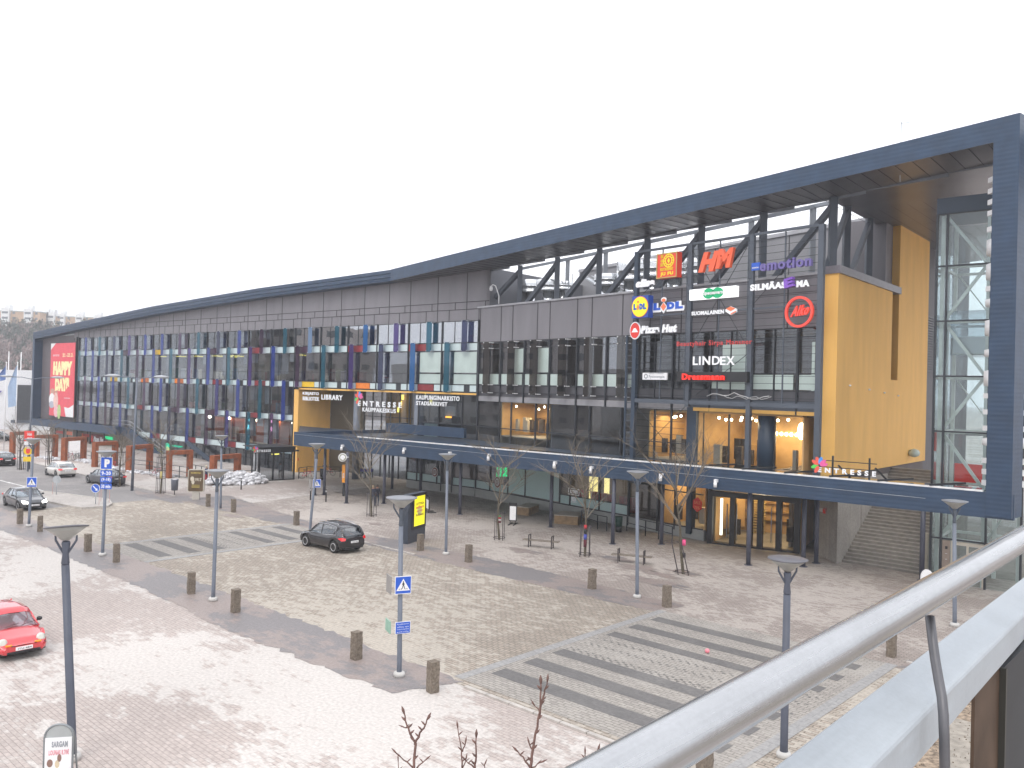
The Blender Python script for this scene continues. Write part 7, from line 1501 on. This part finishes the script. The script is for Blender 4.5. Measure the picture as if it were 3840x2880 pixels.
a,b,c=gp(63,1911),gp(22,1896),gp(163,1907); v=(ST.u*.97-ST.m*0).normalized(); car((a+b)/2+(c-a)*.5,yaw_of((a-b).normalized()),'dark grey oncoming saloon car with bright headlights on the left of the road',(.03,.032,.038),4.75,1.86,1.46,'sedan','on',rim=(.45,.45,.47),plate='OZK-613')
u_=-ST.u
rc=(gp(212,1790)+gp(275,1788))/2; car(rc+u_*1.35,yaw_of(u_),'white hatchback with dark rear window parked along the far kerb',(.72,.70,.66),4.25,1.79,1.48,'hatch',rim=(.35,.35,.36),plate='GKL-902')
rc=(gp(380,1822)+gp(452,1818))/2; car(rc+u_*1.35,yaw_of((gp(325,1813)-gp(380,1822)).normalized()*.5+u_*.5),'dark grey saloon car parked between the caged tree and the white hatchback',(.075,.08,.092),4.8,1.82,1.43,'sedan',rim=(.6,.6,.62),plate='FIN-620')
rc=gp(24,1748); car(rc+u_*1.6,yaw_of(u_),'black hatchback parked at the left edge of the picture, seen from behind',(.02,.02,.022),4.2,1.78,1.47,'hatch',rim=(.3,.3,.32),plate='JLA-337')
p=gp(-6,1653); car(p,yaw_of((1,.2)),'black car far away by the white hall, cut by the left edge',(.02,.02,.02),4.2,1.78,1.47,'hatch',rim=(.3,.3,.32))
# ================================================================ BRIDGE RAIL IN FRONT OF THE CAMERA
RU=ray(4767,1475).normalized(); RN=Vector((RU.y,-RU.x,0)).normalized()
EYE=Vector((0,0,HC))
A0=ray(3390,2280); A0=EYE+A0*(-.4815/A0.dot(RN))         # a point on the handrail's axis
def rt(x):
    lo,hi=-3,6
    for _ in range(40):
        m_=(lo+hi)/2; q=A0+RU*m_-EYE; px_=1920+FP*q.dot(cr)/q.dot(cf)
        if px_<x: lo=m_
        else: hi=m_
    return lo
RAIL=empty('bridge_railing',A0-Z*1.0,'galvanised steel bridge railing crossing the lower right corner close to the camera','railing')
def metal(name,col,rough,metal_,var):
    """rolled galvanised metal: faint streaks along the rail and a fine spangle"""
    mt,n,l,p=nodes(name); p.inputs['Metallic'].default_value=metal_; MT[name]=mt
    g=n.new('ShaderNodeNewGeometry'); mp=n.new('ShaderNodeMapping'); mp.inputs['Rotation'].default_value=(0,0,-math.atan2(RU.y,RU.x)); mp.inputs['Scale'].default_value=(1,1,1)
    l.new(g.outputs['Position'],mp.inputs[0]); m2=n.new('ShaderNodeMapping'); m2.inputs['Scale'].default_value=(2.2,120,120); l.new(mp.outputs[0],m2.inputs[0])
    n1=n.new('ShaderNodeTexNoise'); n1.inputs['Scale'].default_value=1; n1.inputs['Detail'].default_value=5; l.new(m2.outputs[0],n1.inputs[0])
    n2=n.new('ShaderNodeTexNoise'); n2.inputs['Scale'].default_value=90; n2.inputs['Detail'].default_value=6; n2.inputs['Roughness'].default_value=.7; l.new(g.outputs['Position'],n2.inputs[0])
    n3=n.new('ShaderNodeTexNoise'); n3.inputs['Scale'].default_value=7; n3.inputs['Detail'].default_value=5; l.new(g.outputs['Position'],n3.inputs[0])
    ad=n.new('ShaderNodeMath'); ad.operation='ADD'; l.new(n1.outputs[0],ad.inputs[0]); l.new(n2.outputs[0],ad.inputs[1]); a2=n.new('ShaderNodeMath'); a2.operation='ADD'; l.new(ad.outputs[0],a2.inputs[0]); l.new(n3.outputs[0],a2.inputs[1])
    mr=n.new('ShaderNodeMapRange'); mr.inputs[1].default_value=1.1; mr.inputs[2].default_value=1.9; mr.inputs[3].default_value=1-var; mr.inputs[4].default_value=1+var; l.new(a2.outputs[0],mr.inputs[0])
    vm=n.new('ShaderNodeVectorMath'); vm.operation='SCALE'; vm.inputs[0].default_value=col; l.new(mr.outputs[0],vm.inputs['Scale']); l.new(vm.outputs[0],p.inputs['Base Color'])
    r_=n.new('ShaderNodeMapRange'); r_.inputs[1].default_value=.3; r_.inputs[2].default_value=.7; r_.inputs[3].default_value=rough-.07; r_.inputs[4].default_value=rough+.1; l.new(n1.outputs[0],r_.inputs[0]); l.new(r_.outputs[0],p.inputs['Roughness'])
    b=n.new('ShaderNodeBump'); b.inputs['Strength'].default_value=.25; b.inputs['Distance'].default_value=.0006; l.new(n1.outputs[0],b.inputs['Height']); l.new(b.outputs[0],p.inputs['Normal']); return mt
gv=metal('brushed_galvanised',(.42,.43,.44),.22,.85,.10); gb=metal('matt_galvanised',(.40,.435,.465),.5,.15,.09)
g=MB(); g.tube([A0+RU*(-2.0+i*.4) for i in range(26)],.0295,40); g.build('handrail',gv,RAIL)
# flat rail: seen edges in the photo, both top edges lie at one height below the eye
FU=ray(4430,1715).normalized(); hz_=-.63
def on(x,y,z): r_=ray(x,y); return EYE+r_*(z/r_.z)
e1,e2=on(3840,2159,hz_),on(3840,2305,hz_); rr_=ray(3840,2398); e3=EYE+rr_*((e2-EYE).dot(RN)/rr_.dot(RN)); th_=e2.z-e3.z
wv=(e2-e1); wv-=FU*wv.dot(FU); bv=Vector((0,0,1)); r=.006; wn=wv.normalized()
pr=[e1-Z*th_,e1+wv-Z*th_,e1+wv-Z*r,e1+wv-wn*r*.4-Z*r*.3,e1+wv-wn*r,e1+wn*r,e1-Z*r]
g=MB(); g.grid([[p_+FU*a_ for p_ in pr] for a_ in (-3.2,8)],closed=True,smooth=False); g.build('flat_rail',gb,RAIL)
t0=rt(3487); rodp=[]
q0=A0+RU*t0; dep=(q0-EYE).dot(cf)
for (x,y,k) in ((3487,2312,1.0),(3497,2400,.985),(3508,2480,.97),(3520,2550,.955),(3532,2615,.94),(3538,2680,.93),(3541,2760,.925),(3543,2880,.92),(3546,3400,.91)): rodp.append(EYE+ray(x,y)*(dep*k)-q0)
for k in range(0,4):
    q=A0+RU*(t0+k*1.5); g=MB(); g.tube([q+v_ for v_ in rodp],.0088,14); g.build('bent_rod',mat('rod_steel',(.13,.13,.14),.45,.5,.08,30),RAIL)
g=MB(); q=on(3425,2690,hz_-.004); rr=random.Random(1)
for i in range(9): c=q+Vector((rr.uniform(-.003,.003),rr.uniform(-.004,.004),-.0022*i+.004)); g.lathe([(.0005,-.003),(.0033,-.001),(.0038,.001),(.001,.003)],8,c)
g.build('zinc_drip',mat('drip_white',(.8,.8,.76),.4),RAIL)
def rp(t,n,z): return Vector((RU.x,RU.y,0)).normalized()*t+RN*n+Vector((0,0,HC+z))
# dark end plate and brown tinted pane below the flat rail
PN=Fr(rp(0,-.53,-.6),(RU.x,RU.y)); 
tA=PN.q(3648,2700)[0]; tB=PN.q(3742,2700)[0]; tC=PN.q(3775,2700)[0]
g=MB(); g.box(PN,tA,tB-.012,-.004,.004,HC-2.2,HC-.71); g.build('brown_pane',mat('brown_pane',(.085,.058,.042),.6,0,.35,5,spec=.15),RAIL)
g=MB(); g.box(PN,tB-.012,tB,-.02,.02,HC-2.2,HC-.71); g.k=1; g.box(PN,tB+.001,tB+3.5,-.012,.012,HC-2.2,HC-.71); g.build('dark_plate',[mat('post_dark',(.05,.05,.045),.5,.3),mat('plate_dark',(.028,.032,.038),.55,.2,.15,6)],RAIL)
# ================================================================ BUILDINGS ACROSS THE STREET (outside the frame, seen as reflections)
def block(o,u,w_,h,col,lab,fl=4):
    fr=Fr(o,u); root=empty('opposite_building',fr.P(w_/2,0,0),lab,'building','buildings across the square seen only in reflections'); MB().box(fr,0,w_,-12,0,0,h).build('wall',mat('opp_'+lab[:9],col,.8,0,.08,.2),root)
    g=MB()
    for f_ in range(fl):
        z=1+f_*h/fl; s=1.5
        while s<w_-3: g.box(fr,s,s+2.1,0,.06,z+.6,z+2.1); s+=4.2
    g.build('windows',mat('opp_window',(.03,.035,.04),.1,spec=.9),root)
block((-115,-35),(.1,1),60,19,(.46,.43,.40),'ochre office block with four window rows across the square')
block((-125,30),(.15,1),45,15,(.55,.55,.54),'white office block with window rows across the street',3)
block((-140,80),(.1,1),30,24,(.36,.32,.30),'brown tower block further along the street',6)
block((-60,-60),(1,-.3),60,15,(.38,.36,.34),'grey block behind the viewpoint',4)
